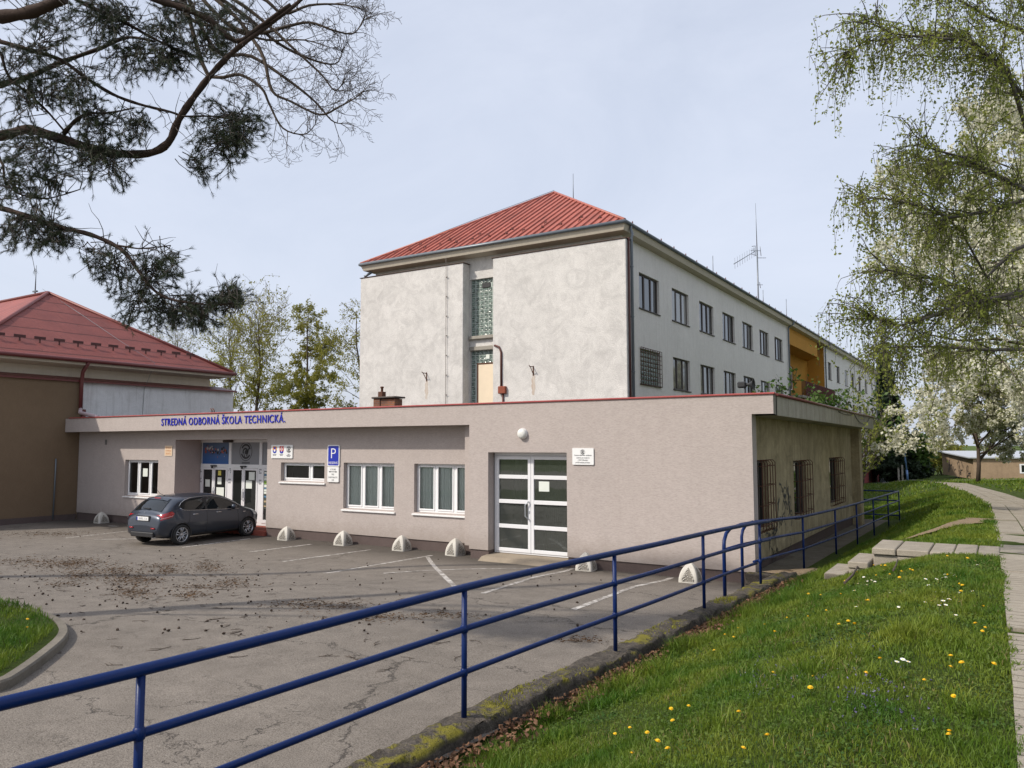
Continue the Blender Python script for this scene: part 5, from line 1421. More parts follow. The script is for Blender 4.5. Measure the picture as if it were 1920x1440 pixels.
mb.quad((cx-.12, yy, 2.118), (cx+.12, yy, 2.118), (cx+.12, yy, 2.136), (cx-.12, yy, 2.136)); mb.poly([(cx-.18, yy, 2.127), (cx-.11, yy, 2.10), (cx-.11, yy, 2.154)]); mb.poly([(cx+.18, yy, 2.127), (cx+.11, yy, 2.154), (cx+.11, yy, 2.10)])
put_text(mb, 'PRE', cx, yy, 2.025, .1, .05, center=True); put_text(mb, 'ZAMESTNANCOV', cx, yy, 1.935, .38, .048, center=True); put_text(mb, 'SOŠ', cx, yy, 1.85, .1, .05, center=True)
mb.build('letters', M['ink'], p2s)
# orange sign
og = board('orange_sign', 'small cream sign with orange lettering on the wall left of the entrance recess', -25.80, -25.37, 2.56, 2.93, YW, M['cream_sign'], .02, .02)
mb = MB(); yy = YW-.024; put_text(mb, 'ŠKOLA', -25.585, yy, 2.815, .30, .075, center=True); put_text(mb, 'OTVORENÁ', -25.585, yy, 2.715, .34, .06, center=True); put_text(mb, 'ŠPORTU', -25.585, yy, 2.605, .30, .075, center=True); mb.build('letters', M['orange_ink'], og)
# white plaque right of the double door
x0, x1, z0, z1 = -8.79, -8.22, 2.46, 2.86
wp = board('information_plaque', 'white information plaque with four lines of small print right of the double door', x0, x1, z0, z1, YF, M['white_paint'], .03, .02, 'plaque')
mb = MB(); yy = YF-.033; cx = (x0+x1)/2
emblem(mb, cx-.005, z1-.095, .062, yy)
for s, w_, zz in (('Centrum odborného vzdelávania', .47, z0+.215), ('a prípravy pre strojárstvo', .36, z0+.155), ('a CNC-CAM systémy', .27, z0+.10), ('pri SOŠ technickej nad Váhom', .39, z0+.04)): put_text(mb, s, cx, yy, zz, w_, .030, center=True, bold=.01)
mb.build('letters', M['ink'], wp)
# round lamp over the double door
lp = thing('wall_lamp', 'round opal wall lamp above the double door', 'lamp', (-10.2, YF, 3.22))
mb = MB(); mb.lathe([(.135, 0), (.14, -.03), (.13, -.05)], 28, (-10.2, YF, 3.22), 'y'); mb.build('base', M['alu'], lp)
mb = MB(); mb.lathe([(.128, -.045), (.125, -.08), (.10, -.11), (.05, -.125), (.0, -.13)], 28, (-10.2, YF, 3.22), 'y'); mb.build('lamp_shade', simple('opal_glass', (.70, .70, .66), .3, 0, .02, 5), lp)

# ================================================================== STEPS FROM THE PATH
stp = thing('concrete_steps', 'flight of grooved concrete slab steps leading from the path down to the railing gap', 'steps', (-1.5, 13.3, 1.1))
ztop = 1.33
def slab(x0, x1, y0, y1, z, mat=None, th=.10, nm='step'):
    mb = MB(); mb.bbox(x0, x1, y0, y1, z-th, z, .012); return mb.build(nm, M['slab'], stp)
F0 = PZ(1640, 1042, 1.30); F1 = PZ(1850, 1042, 1.30)
for a, b in ((-1.76, -1.43), (-1.415, -.98), (-.965, -.66), (-.645, -.36), (-.345, -.07)): slab(a, b, 13.40+rnd.uniform(-.02, .02), 14.62, ztop+rnd.uniform(-.006, .006), nm='landing_slab')
slab(-1.75, -1.0, 13.43, 14.55, 1.222, th=.26)
slab(-2.07, -1.78, 13.08, 14.2, 1.14); slab(-2.06, -1.79, 13.10, 14.15, 1.037, th=.26)
slab(-2.38, -2.085, 12.86, 14.0, .97)
# ================================================================== FALLEN STICKS
def stick(pts, r0, r1, label, dz=.02):
    P = [hit(*p)+Vector((0, 0, dz)) for p in pts]
    mb = MB(); n = len(P); mb.tube(P, [lerp(r0, r1, k/(n-1)) for k in range(n)], 7)
    o = mb.build('fallen_branch', M['stick']); tag(o, label, 'branch'); return o
stick([(1584, 1106), (1598, 1092), (1606, 1078), (1612, 1064), (1626, 1055), (1630, 1049)], .018, .010, 'crooked dark branch lying on the grass in front of the slab steps', .09)
stick([(1675, 1083), (1680, 1074), (1684, 1061)], .013, .007, 'short dark stick standing in the daisies right of the crooked branch', .09)
stick([(1487, 1211), (1498, 1208), (1507, 1206)], .010, .006, 'thin brown twig lying in the middle of the lawn')

# ================================================================== SHED FAR AT RIGHT
yS = 112.
sh = thing('shed', 'low tan rendered shed with sheet metal roof at the far end of the lawn', 'shed', (0, yS, -1.7))
cA, cB = PY(1826, 894, yS), None
xc, yc = cA.x, yS
a0 = PY(1768, 893, yS+16)
M['tan'] = plaster('tan_shed_render', (.40, .29, .19), (1, 1, 1), 30, .2, .4, .3, (.2, .14, .09), .4)
zb = cA.z-.3; zt = PY(1826, 858, yS).z; zl = PD(1768, 846, 1).z
lx, ly = a0.x, yS+16
zlt = PY(1768, 847, ly).z
mb = MB(); mb.quad((xc, yc, zb), (lx, ly, zb), (lx, ly, zlt-.1), (xc, yc, zt-.1)); mb.quad((xc, yc, zb), (xc, yc, zt-.1), (xc+10, yc+3, zt-.1), (xc+10, yc+3, zb)); mb.build('wall', M['tan'], sh)
mb = MB(); mb.quad((xc+10, yc+3, zb), (xc+10, yc+3, zt-.1), (xc+40, yc+12, zt-.1), (xc+40, yc+12, zb)); mb.build('wall', M['cream_trim'], sh)
mb = MB(); o = .4
mb.add([(xc-.5, yc-.5, zt-.08), (xc+40, yc+11.6, zt-.08), (xc+36, ly+14, zlt), (lx-.6, ly+.5, zlt), (xc-.5, yc-.5, zt+.06), (xc+40, yc+11.6, zt+.06), (xc+36, ly+14, zlt+.14), (lx-.6, ly+.5, zlt+.14)], [(4, 5, 6, 7), (0, 4, 7, 3), (0, 1, 5, 4), (0, 3, 2, 1)]); 
def tin():
    m, nt, b = new_mat('patchy_tin_roof'); p = pos(nt); sx = nd(nt, 'ShaderNodeSeparateXYZ'); nt.links.new(p, sx.inputs[0])
    t = math_(nt, 'ADD', math_(nt, 'DIVIDE', math_(nt, 'SUBTRACT', sx.outputs[0], xc), 20), math_(nt, 'MULTIPLY', noise(nt, p, .4, 4), .35))
    c = mix(nt, ramp(nt, t, [(.50, 0), (.60, 1)]), (.42, .44, .47), (.36, .20, .16)); nt.links.new(c, b.inputs['Base Color']); b.inputs['Roughness'].default_value = .55; return m
mb.build('roof', tin(), sh)
mb = MB(); w0 = Vector((xc, yc, 0)); d = Vector((10, 3, 0)).normalized(); n_ = Vector((d.y, -d.x, 0))
def sq(t0, t1, z0, z1, off): return [tuple(w0+d*t+n_*off+Vector((0, 0, z))) for t, z in ((t0, z0), (t1, z0), (t1, z1), (t0, z1))]
mb.quad(*sq(5, 7.8, zt-1.9, zt-.75, .04)); wn = mb.build('window', M['pvc'], sh)
mb = MB(); mb.quad(*sq(5.2, 7.6, zt-1.75, zt-.9, .05)); mb.build('pane', M['dark_pane'], wn)
mb = MB(); mb.quad(*sq(16, 18, zt-2.0, zt-.9, .04)); mb.build('window', M['brownwood'], sh)
mb = MB(); q = w0+d*10.2+n_*.1; mb.tube([(q.x, q.y, zt-.1), (q.x, q.y, zb+.2)], .07, 6); mb.build('down_pipe', M['galv'], sh)
mb = MB(); rr = random.Random(2); dl = (Vector((lx, ly, 0))-w0).normalized(); nl = Vector((-dl.y, dl.x, 0))
if nl.x > 0: nl = -nl
for tc, zc, wd, ht, n in ((11.5, zt-1.2, 2.2, .7, 7), (6.2, zt-1.2, 3.0, 1.4, 6), (2.5, zt-2.3, 2.2, .5, 6)):
    for _ in range(n):
        t, z = tc+rr.uniform(-.5, .5)*wd, zc+rr.uniform(-.5, .5)*ht; a = rr.uniform(0, 6.3); L = [(t, z)]
        for k in range(7): a += rr.gauss(0, 1.0); t += math.cos(a)*.3; z += math.sin(a)*.3; L.append((t, z))
        for (t0, z0_), (t1, z1_) in zip(L[:-1], L[1:]):
            v = Vector((t1-t0, z1_-z0_)); m_ = Vector((-v.y, v.x)).normalized()*.05
            mb.quad(*[tuple(w0+dl*tt+nl*.04+Vector((0, 0, zz))) for tt, zz in ((t0+m_.x, z0_+m_.y), (t0-m_.x, z0_-m_.y), (t1-m_.x, z1_-m_.y), (t1+m_.x, z1_+m_.y))])
mb.build('graffiti', M['ink'], sh)
# blue lamp post, grey gate panel, fence posts far away
P = PY(1701, 879, 104); G = lawn_z(P.x, 104)
lpst = thing('lamp_post', 'thin blue lamp post standing before the dark conifers at the far end', 'lamp post', (P.x, 104, G))
T_ = PY(1694, 800, 104); mb = MB(); mb.tube([(P.x, 104, G), (P.x-.05, 104, G+1.2)], .12, 10); mb.tube([(P.x-.05, 104, G+1.2), (P.x-.5, 104, T_.z)], [.085, .06], 10); mb.build('pole', simple('pale_blue_paint', (.12, .22, .42), .45, 0, .1, 2), lpst)
mb = MB(); mb.tube([(P.x-.5, 104, T_.z), (P.x-.4, 104, T_.z+.35), (P.x+.5, 103.6, T_.z+.45)], .05, 8); mb.bbox(P.x+.4, P.x+1.0, 103.4, 103.75, T_.z+.38, T_.z+.52, .04); mb.build('lamp_head', M['grey_metal'], lpst)
A, B = PY(1650, 895, 114), PY(1662, 890, 117)
gp = thing('metal_gate', 'pale blue grey sheet metal gate beside the far corner of the long building', 'gate', (A.x, 114, -2.2))
ztp = PY(1650, 865, 114).z
mb = MB(); mb.prism([(A.x, 113.6, -2.6), (B.x, 118, -2.6), (B.x, 118, ztp), (A.x, 113.6, ztp)], (.06, 0, 0)); mb.build('sheet', simple('pale_blue_sheet', (.36, .42, .50), .5, .2, .1, 1), gp)
mb = MB()
for x, y in ((A.x, 113.5), (B.x, 118.1)): mb.tube([(x, y, -2.6), (x, y, ztp+.1)], .07, 8)
mb.build('gate_post', M['grey_metal'], gp)
for u, uu in ((1685, 'left'), (1692, 'right')):
    P = PY(u, 888, 108); G = lawn_z(P.x, 108); mb = MB(); mb.bbox(P.x-.1, P.x+.1, 107.9, 108.1, G-.2, G+1.9, .02); o = mb.build('fence_post', M['concrete'])
    tag(o, f'pale concrete fence post beside the far path, {uu} of the pair', 'post', 'pale fence posts by the far path')
# ================================================================== CAR
car = thing('parked_car', 'dark grey five door hatchback parked nose in before the school entrance', 'car', (0, 0, 0))
_a, _b = PZ(334, 1021.6, 0), PZ(460.8, 1004.6, 0)
_d = (_b-_a).normalized(); _h = math.atan2(-_d.x, _d.y)
_n = Vector((-_d.y, _d.x, 0)); _o = _a+_n*.885+_d*(2.07-.69)
car.location = (_o.x+.11, _o.y+.05, 0); car.rotation_euler = (0, 0, _h); print('car', _o, math.degrees(_h), (_b-_a).length)
M['carpaint'] = None
def carpaint():
    m, nt, b = new_mat('dark_grey_metallic'); b.inputs['Base Color'].default_value = (.036, .046, .066, 1); b.inputs['Metallic'].default_value = .55; b.inputs['Roughness'].default_value = .36
    b.inputs['Coat Weight'].default_value = .7; b.inputs['Coat Roughness'].default_value = .05; return m
M['carpaint'] = carpaint(); M['carglass'] = glass_mat('car_glass', (.008, .010, .011), .12, .01)
M['tyre'] = simple('tyre_rubber', (.018, .018, .018), .8, 0, .2, 30); M['rim'] = simple('alloy_rim', (.50, .51, .53), .3, .8, .05, 8)
M['chrome'] = simple('chrome_strip', (.65, .66, .68), .15, .9, .03, 8); M['redlens'] = simple('red_tail_lens', (.36, .012, .018), .15, 0, .15, 20, 0, 60, .6, .5)
CL = 3.96; S0 = -1.36          # s: 0 rear .. CL front, local y = S0+s-.62 ; rear axle at s=.80
def cy(s): return s-2.07
TOP = [(0, .60), (.04, .93), (.10, 1.00), (.18, 1.045), (.30, 1.17), (.48, 1.325), (.62, 1.40), (.85, 1.44), (1.25, 1.462), (1.7, 1.465), (2.1, 1.44), (2.4, 1.385), (2.75, 1.24), (3.02, 1.09), (3.14, 1.03), (3.4, .965), (3.65, .885), (3.82, .78), (3.92, .64), (3.96, .50)]
BOT = [(0, .42), (.06, .27), (.25, .21), (.8, .19), (3.2, .19), (3.75, .20), (3.9, .26), (3.96, .38)]
WID = [(0, .66), (.05, .74), (.15, .795), (.35, .835), (.8, .868), (1.5, .870), (2.3, .870), (3.1, .868), (3.45, .835), (3.7, .755), (3.85, .64), (3.93, .50), (3.96, .40)]
BELT = [(0, .95), (.5, 1.04), (1.0, 1.00), (2.0, .945), (3.0, .90), (3.96, .75)]
def sm(x, T):      # smooth interpolation (averaged linear)
    return sum(interp(x+d, T)*w for d, w in ((-.06, .2), (-.03, .2), (0, .2), (.03, .2), (.06, .2))) if .07 < x < CL-.07 else interp(x, T)
def halfw(s, z):
    W, zt, zb, bl = sm(s, WID), sm(s, TOP), sm(s, BOT), min(sm(s, BELT), sm(s, TOP)-.05)
    if z < .62: f = 1-.10*((.62-z)/.43)**2
    elif z < bl: f = 1-.045*((z-.62)/max(.05, bl-.62))**2
    else:
        f = .955-.40*(z-bl)
    # crease swelling over the wheels
    f += .012*math.exp(-((s-.69)/.42)**2-((z-.66)/.16)**2)+.012*math.exp(-((s-3.23)/.42)**2-((z-.66)/.16)**2)
    h = W*f
    # round over to the top and in at the sill
    q = (z-(zt-.16))/.16
    if q > 0: h *= max(0, 1-q**2.6)**.5
    q = ((zb+.07)-z)/.07
    if q > 0: h *= max(.0, 1-.25*q**2)
    return h
def prof(s, k, n):
    zb, zt = sm(s, BOT), sm(s, TOP)
    t = k/n
    # more rings close to the roof edge
    t = 1-(1-t)**1.6
    z = zb+(zt-zb)*t
    return halfw(s, z), z
SS = sorted(set([0, .012, .025, .05, .08, .12]+[round(.16+.04*k, 3) for k in range(92)]+[3.85, 3.89, 3.92, 3.945, 3.96])); SS = [s for s in SS if s <= CL]
NK = 44
WH = [(.69, .298), (3.228, .298)]; RA = .345
mb = MB()
for side in (1, -1):
    V = []; 
    for s in SS:
        for k in range(NK+1):
            h, z = prof(s, k, NK)
            # tuck the ends
            V.append((side*h, cy(s), z))
    F = []
    for i in range(len(SS)-1):
        for k in range(NK):
            a = i*(NK+1)+k; q = [a, a+NK+1, a+NK+2, a+1]
            c = sum((Vector(V[j]) for j in q), Vector())/4
            if any((c.y-cy(ws))**2+(c.z-wz)**2 < RA**2 for ws, wz in WH) and c.z < .7 and abs(c.x) > .45: continue
            F.append(tuple(q) if side > 0 else tuple(reversed(q)))
    mb.add(V, F, True)
# underside and end caps
V = []
for s in SS: h, z = prof(s, 0, NK); V += [(-h, cy(s), z), (h, cy(s), z)]
mb.add(V, [(2*i, 2*i+2, 2*i+3, 2*i+1) for i in range(len(SS)-1)], False)
for s, rev in ((0, True), (CL, False)):
    V = []
    for k in range(NK+1): h, z = prof(s, k, NK); V += [(-h, cy(s), z), (h, cy(s), z)]
    mb.add(V, [((2*k, 2*k+1, 2*k+3, 2*k+2) if rev else (2*k, 2*k+2, 2*k+3, 2*k+1)) for k in range(NK)], True)
body = mb.build('body', M['carpaint'], car, local=True)
def side_patch(pts, name, mat, off=.004, parent=car, sub=8, both=True, smooth=True):
    """polygon in (s,z) on the right flank laid on the body surface"""
    out = None
    for side in ((1, -1) if both else (1,)):
        mb = MB(); cs = sum(p[0] for p in pts)/len(pts); czz = sum(p[1] for p in pts)/len(pts)
        ring = []
        for a, b in zip(pts, pts[1:]+pts[:1]):
            for k in range(sub): ring.append((lerp(a[0], b[0], k/sub), lerp(a[1], b[1], k/sub)))
        n = len(ring); V = []; L = 6
        for l in range(1, L+1):
            for (s, z) in ring:
                s2, z2 = lerp(cs, s, l/L), lerp(czz, z, l/L); V.append((side*(halfw(s2, z2)+off), cy(s2), z2))
        V.append((side*(halfw(cs, czz)+off), cy(cs), czz)); c = len(V)-1
        F = [(c, k, (k+1) % n) for k in range(n)]+[(l*n+k, (l+1)*n+k, (l+1)*n+(k+1) % n, l*n+(k+1) % n) for l in range(L-1) for k in range(n)]
        # orientation outwards
        a, b_, c_ = (Vector(V[q]) for q in F[0]); nn = (b_-a).cross(c_-a)
        if nn.x*side < 0: F = [tuple(reversed(f)) for f in F]
        mb.add(V, F, smooth)
        out = mb.build(name, mat, parent, local=True)
    return out
# side glass: one long tapering day-light opening split by pillars
def topz(s): return interp(s, [(.62, 1.13), (.70, 1.22), (.85, 1.305), (1.1, 1.352), (1.5, 1.375), (1.9, 1.362), (2.2, 1.315), (2.5, 1.22), (2.8, 1.075), (2.92, 1.00)])
def botz(s): return interp(s, [(.62, 1.10), (.72, 1.03), (.9, 1.0), (1.5, .975), (2.2, .945), (2.92, .925)])
def glass(s0, s1, nm='side_window'):
    n = 10; up = [(lerp(s0, s1, k/n), topz(lerp(s0, s1, k/n))-.022) for k in range(n+1)]; dn = [(lerp(s1, s0, k/n), botz(lerp(s1, s0, k/n))+.018) for k in range(n+1)]
    return side_patch(dn[::-1]+up[::-1], nm, M['carglass'], .006, car, 2)
side_patch([(s, botz(s)) for s in np.linspace(.62, 2.92, 12)]+[(s, topz(s)) for s in np.linspace(2.92, .62, 16)], 'window_surround', M['black'], .003, car, 2)
glass(.68, 1.55); glass(1.63, 2.62)
for s_ in (1, -1):
    mb = MB(); P = [(s, topz(s)+.004) for s in np.linspace(.62, 2.92, 26)]; mb.tube([(s_*(halfw(s, z)+.006), cy(s), z) for s, z in P], .008, 6)
    P = [(s, botz(s)-.004) for s in np.linspace(.64, 2.92, 26)]; mb.tube([(s_*(halfw(s, z)+.006), cy(s), z) for s, z in P], .008, 6); mb.build('chrome_trim', M['chrome'], car, local=True)
# rear screen and windscreen follow the top profile
def top_patch(s0, s1, w0, w1, name, mat, off=.006, n=12):
    mb = MB(); V = []
    for i in range(n+1):
        s = lerp(s0, s1, i/n); w = lerp(w0, w1, i/n)
        for j in range(n+1):
            x = (2*j/n-1)*w
            # height of the shell at (s,x)
            lo, hi = sm(s, TOP)-.40, sm(s, TOP)
            for _ in range(24):
                m = (lo+hi)/2
                if halfw(s, m) > abs(x): lo = m
                else: hi = m
            V.append((x, cy(s)-(off if s < 2 else -off), lo+off*.8))
    mb.add(V, [(i*(n+1)+j, i*(n+1)+j+1, (i+1)*(n+1)+j+1, (i+1)*(n+1)+j) for i in range(n) for j in range(n)], True)
    return mb.build(name, mat, car, local=True)
top_patch(.165, .50, .60, .545, 'rear_window', M['carglass'], .010); top_patch(2.32, 3.0, .50, .62, 'windscreen', M['carglass'], .008)
top_patch(.47, .60, .50, .50, 'roof_spoiler', M['carpaint'], .02)
mb = MB(); mb.bbox(-.14, .14, cy(.485), cy(.50), 1.352, 1.382, .004); mb.build('brake_light', M['redlens'], car, local=True)
mb = MB(); mb.tube([(.02, cy(.13), 1.06), (.12, cy(.17), 1.075), (-.24, cy(.19), 1.085)], .012, 6); mb.build('rear_wiper', M['black'], car, local=True)
mb = MB(); mb.tube([(0, cy(.72), 1.425), (0, cy(.55), 1.50), (0, cy(.32), 1.78)], .006, 5); mb.lathe([(.02, 0), (.025, .02), (0, .04)], 10, (0, cy(.72), 1.41)); mb.build('aerial', M['black'], car, local=True)
# tail lamps wrap round the corner
def rear_pt(x, z, off):       # point on the tail surface
    lo, hi = 0.0, 1.0
    for _ in range(24):
        m = (lo+hi)/2
        if halfw(m, z) > abs(x) and z < sm(m, TOP): hi = m
        else: lo = m
    return (x, cy(hi)-off, z)
for s_ in (1, -1):
    mb = MB(); n = 14; V = []
    for i in range(n+1):
        t = i/n; s = .045+.40*t
        zl = lerp(.745, .85, t**.8); zh = lerp(.89, 1.00, math.sin(min(1, t*1.1)*PI/2)); 
        if t > .85: zl, zh = lerp(zl, .925, (t-.85)/.15), lerp(zh, .945, (t-.85)/.15)
        for j in range(6): z = lerp(zl, zh, j/5); V.append((s_*(halfw(s, z)+.010), cy(s)-.004, z))
    F = [(i*6+j, (i+1)*6+j, (i+1)*6+j+1, i*6+j+1) for i in range(n) for j in range(5)]
    mb.add(V, F if s_ > 0 else [tuple(reversed(f)) for f in F], True); tl = mb.build('tail_light', M['redlens'], car, local=True)
    mb = MB(); V = [(s_*(halfw(.05+.34*t, .80+.075*t)+.016), cy(.05+.34*t)-.006, .80+.075*t) for t in np.linspace(0, 1, 10)]; mb.tube(V, .004, 5); mb.build('light_strip', M['white_paint'], tl, local=True)
mb = MB(); q = [rear_pt(x, z, .008) for x, z in ((-.27, .735), (.27, .735), (.27, .86), (-.27, .86))]; yb_ = min(p[1] for p in q)-.004
mb.box(-.30, .30, yb_, yb_+.14, .715, .875); mb.build('plate_recess', M['black'], car, local=True)
mb = MB(); mb.bbox(-.26, .26, yb_-.012, yb_-.003, .738, .85, .003); np_ = mb.build('number_plate', M['white_paint'], car, local=True)
mb = MB(); mb.quad((-.258, yb_-.0135, .742), (-.215, yb_-.0135, .742), (-.215, yb_-.0135, .846), (-.258, yb_-.0135, .846)); mb.build('plate_band', M['blue_sign'], np_, local=True)
mb = MB(); rr = random.Random(5)
for k in range(7):
    x = -.19+k*.062; mb.box(x, x+.034, yb_-.0145, yb_-.013, .765, .77); mb.box(x+rr.choice((0, .026)), x+.034*rr.uniform(.3, 1), yb_-.0145, yb_-.013, .77, .825)
mb.build('plate_characters', M['grey_ink'], np_, local=True)
mb = MB(); emb = rear_pt(0, .955, .006); mb.tube([(-.015, emb[1], .935), (.01, emb[1], .95), (-.01, emb[1], .965), (.02, emb[1]+.004, .985)], .008, 5); mb.build('badge', M['chrome'], car, local=True)
mb = MB(); yb2 = rear_pt(0, .45, .006)[1]; mb.bbox(-.50, .50, yb2-.02, yb2+.10, .26, .40, .02); mb.build('bumper_insert', M['black'], car, local=True)
mb = MB(); q = rear_pt(.40, .52, .008); q2 = rear_pt(.56, .52, .008); mb.tube([q, q2], .022, 6); q = rear_pt(-.40, .52, .008); q2 = rear_pt(-.56, .52, .008); mb.tube([q, q2], .022, 6); mb.build('reflector', M['redlens'], car, local=True)
mb = MB(); mb.tube([(.42, cy(.30), .25), (.42, cy(.02), .245)], .028, 10); mb.build('exhaust_pipe', M['chrome'], car, local=True)
# door seams, handles, mirrors, sill
for s_ in (1, -1):
    mb = MB()
    for L in ([(1.60, z) for z in np.linspace(.30, .97, 12)], [(2.86-.10*(z-.3), z) for z in np.linspace(.30, .93, 12)], [(.90+.10*math.sin((z-.55)*2.6), z) for z in np.linspace(.62, 1.0, 8)], [(s, .285) for s in np.linspace(1.2, 2.86, 12)]):
        mb.tube([(s_*(halfw(s, z)+.001), cy(s), z) for s, z in L], .006, 4)
    mb.build('door_seam', M['black'], car, local=True)
    for sc_ in (1.17, 2.05):
        mb = MB(); mb.tube([(s_*(halfw(sc_+d, .865)+o), cy(sc_+d), .868) for d, o in ((-.10, .004), (-.08, .022), (.08, .022), (.10, .004))], .014, 8); mb.build('door_handle', M['chrome'], car, local=True)
    mb = MB(); x = halfw(2.60, .97); V = []
    mb.lathe([(0, -.075), (.055, -.065), (.085, -.02), (.085, .02), (.05, .075), (0, .09)], 14, (s_*(x+.10), cy(2.58), 1.0), 'y'); mb.tube([(s_*(x-.02), cy(2.62), .955), (s_*(x+.08), cy(2.60), .98)], .025, 6); mb.build('wing_mirror', M['carpaint'], car, local=True)
    mb = MB()
    V = [(s_*(halfw(s, z)+.006), cy(s), z) for s, z in ((3.02, .80), (3.12, .80), (3.12, .82), (3.02, .82))]; mb.quad(*(V if s_ > 0 else V[::-1])); mb.build('side_badge', M['chrome'], car, local=True)
side_patch([(3.50, .70), (3.80, .60), (3.80, .68), (3.62, .80), (3.36, .88)], 'headlight', simple('clear_headlamp', (.42, .44, .46), .12, .3, .1, 30), .008)
side_patch([(1.15, .21), (3.0, .21), (3.0, .30), (1.15, .30)], 'sill_trim', M['black'], .004)
# wheels
for ws, wz in WH:
    for s_ in (1, -1):
        x1 = s_*.862
        mb = MB(); mb.lathe([(RA+.0, -.02), (RA+.012, .008), (RA-.012, .012), (RA-.03, -.02), (RA-.03, -.30), (.0, -.32)], 40, (0, 0, 0), 'x')
        arch = MB(); arch.add([(x1*1.0+s_*(-.008)+s_*v[0]*1.0, cy(ws)+v[1], wz+v[2]) for v in mb.v if True], [f if s_ > 0 else f[::-1] for f in mb.f], True)
        keep = [f for f in arch.f if min(arch.v[i][2] for i in f) > .20]; arch.sm = [True]*len(keep); arch.mi = [0]*len(keep); arch.f = keep
        arch.build('wheel_arch', M['black'], car, local=True)
        mb = MB(); mb.lathe([(.205, -.09), (.27, -.098), (.298, -.075), (.302, 0), (.298, .075), (.27, .098), (.215, .092), (.205, .07)], 40, (0, 0, 0), 'x'); w = mb.build('wheel', M['tyre'], car, local=True); w.location = (s_*.79, cy(ws), wz)
        mb = MB(); k = s_
        mb.lathe([(.208, k*.085), (.215, k*.093), (.198, k*.088), (.19, k*.05), (.185, -k*.06)], 40, (0, 0, 0), 'x')
        for q in range(5):
            a = 2*PI*q/5+.3
            for da in (-.20, .20):
                p0 = (k*.062, .045*math.cos(a+da*2.2), .045*math.sin(a+da*2.2)); p1 = (k*.080, .198*math.cos(a+da), .198*math.sin(a+da)); mb.tube([p0, p1], [.020, .014], 6)
        mb.lathe([(.0, k*.085), (.035, k*.082), (.06, k*.066), (.06, k*.02)], 20, (0, 0, 0), 'x'); mb.build('rim', M['rim'], w, local=True)
        mb = MB(); mb.lathe([(0, k*.01), (.19, k*.008)], 24, (0, 0, 0), 'x'); mb.build('brake_disc', M['black'], w, local=True)
# seats seen through the glass
mb = MB()
for x in (-.36, .36):
    for s, z in ((1.95, .62), (1.15, .60)): mb.bbox(x-.22, x+.22, cy(s)-.08, cy(s)+.06, .5, 1.02, .05); mb.bbox(x-.12, x+.12, cy(s)-.07, cy(s)+.02, 1.03, 1.20, .04)
mb.build('seats', M['tyre'], car, local=True)
# ================================================================== TREES
def rvec(r, k=1.0): return Vector((r.gauss(0, k), r.gauss(0, k), r.gauss(0, k)))
class Tree:
    """recursive limbs as tubes; collects twig segments for foliage"""
    def __init__(s, seed): s.r = random.Random(seed); s.mb = MB(); s.tw = []; s.fine = MB()
    def limb(s, p, d, L, r, lev, maxlev, droop=0., up=0., nb=(3, 5), spread=.8, seg=6, wig=.12, lr=(.55, .75), minr=.006, bare=0.0, start=.3):
        R = s.r; pts = [p.copy()]; rad = [r]; d = d.normalized(); q = p.copy(); st = L/seg
        for k in range(seg):
            d = (d+rvec(R, wig)+Vector((0, 0, up-droop*(k+1)/seg))).normalized()
            q = q+d*st; pts.append(q.copy()); rad.append(max(minr, r*(1-.75*(k+1)/seg)))
        (s.mb if r > .02 else s.fine).tube(pts, rad, 7 if r > .05 else (5 if r > .02 else 3), cap=False)
        if lev >= maxlev or lev >= maxlev-1:
            s.tw.append(pts[len(pts)//3:])
        if lev < maxlev:
            n = R.randint(*nb)
            for k in range(n):
                t = lerp(start, 1.0, (k+R.random())/n); i = min(seg-1, int(t*seg)); f = t*seg-i
                pp = pts[i].lerp(pts[i+1], min(1, f)); dd = (pts[i+1]-pts[i]).normalized()
                side = dd.orthogonal(); side.rotate(Matrix.Rotation(R.uniform(0, 2*PI), 3, dd))
                nd_ = (dd*(1-spread*.6)+side*spread+Vector((0, 0, up*1.2))).normalized()
                s.limb(pp, nd_, L*R.uniform(*lr)*(1.1-.4*t), max(minr, rad[i]*R.uniform(.45, .65)), lev+1, maxlev, droop, up, nb, spread, max(3, seg-1), wig, lr, minr, bare, .25)
        return pts
def leaves(tw, n, size, jit, seed, aspect=1.8, hang=0.0, keep=None):
    """n leaf quads scattered along twig polylines -> arrays"""
    g = np.random.default_rng(seed)
    segs = []
    for t in tw:
        for a, b in zip(t[:-1], t[1:]): segs.append((*a, *b))
    segs = np.array(segs); ln = np.linalg.norm(segs[:, 3:]-segs[:, :3], axis=1); pr = ln/ln.sum()
    i = g.choice(len(segs), n, p=pr); t = g.random((n, 1))
    c = segs[i, :3]*(1-t)+segs[i, 3:]*t+g.normal(0, jit, (n, 3))
    if keep is not None: c = c[keep(c)]; n = len(c)
    u = g.normal(0, 1, (n, 3)); u[:, 2] -= hang; u /= np.linalg.norm(u, axis=1)[:, None]
    w = np.cross(u, g.normal(0, 1, (n, 3))); w /= np.linalg.norm(w, axis=1)[:, None]+1e-9
    s_ = size*g.uniform(.6, 1.3, (n, 1)); L = u*s_*aspect*.5; W = w*s_*.5
    V = np.stack([c-L, c+W*.9-L*.1, c+L, c-W*.9-L*.1], 1).reshape(-1, 3)
    return V, np.arange(4*n).reshape(n, 4)

def finish_tree(T, name, label, cat, base, bark, leaf, LV, twigmat=None, group=None):
    th = thing(name, label, cat, base, group)
    T.mb.build('trunk', bark, th)
    if T.fine.v: T.fine.build('twigs', twigmat or bark, th)
    if LV is not None: np_mesh('crown', LV[0], LV[1], leaf, th)
    return th

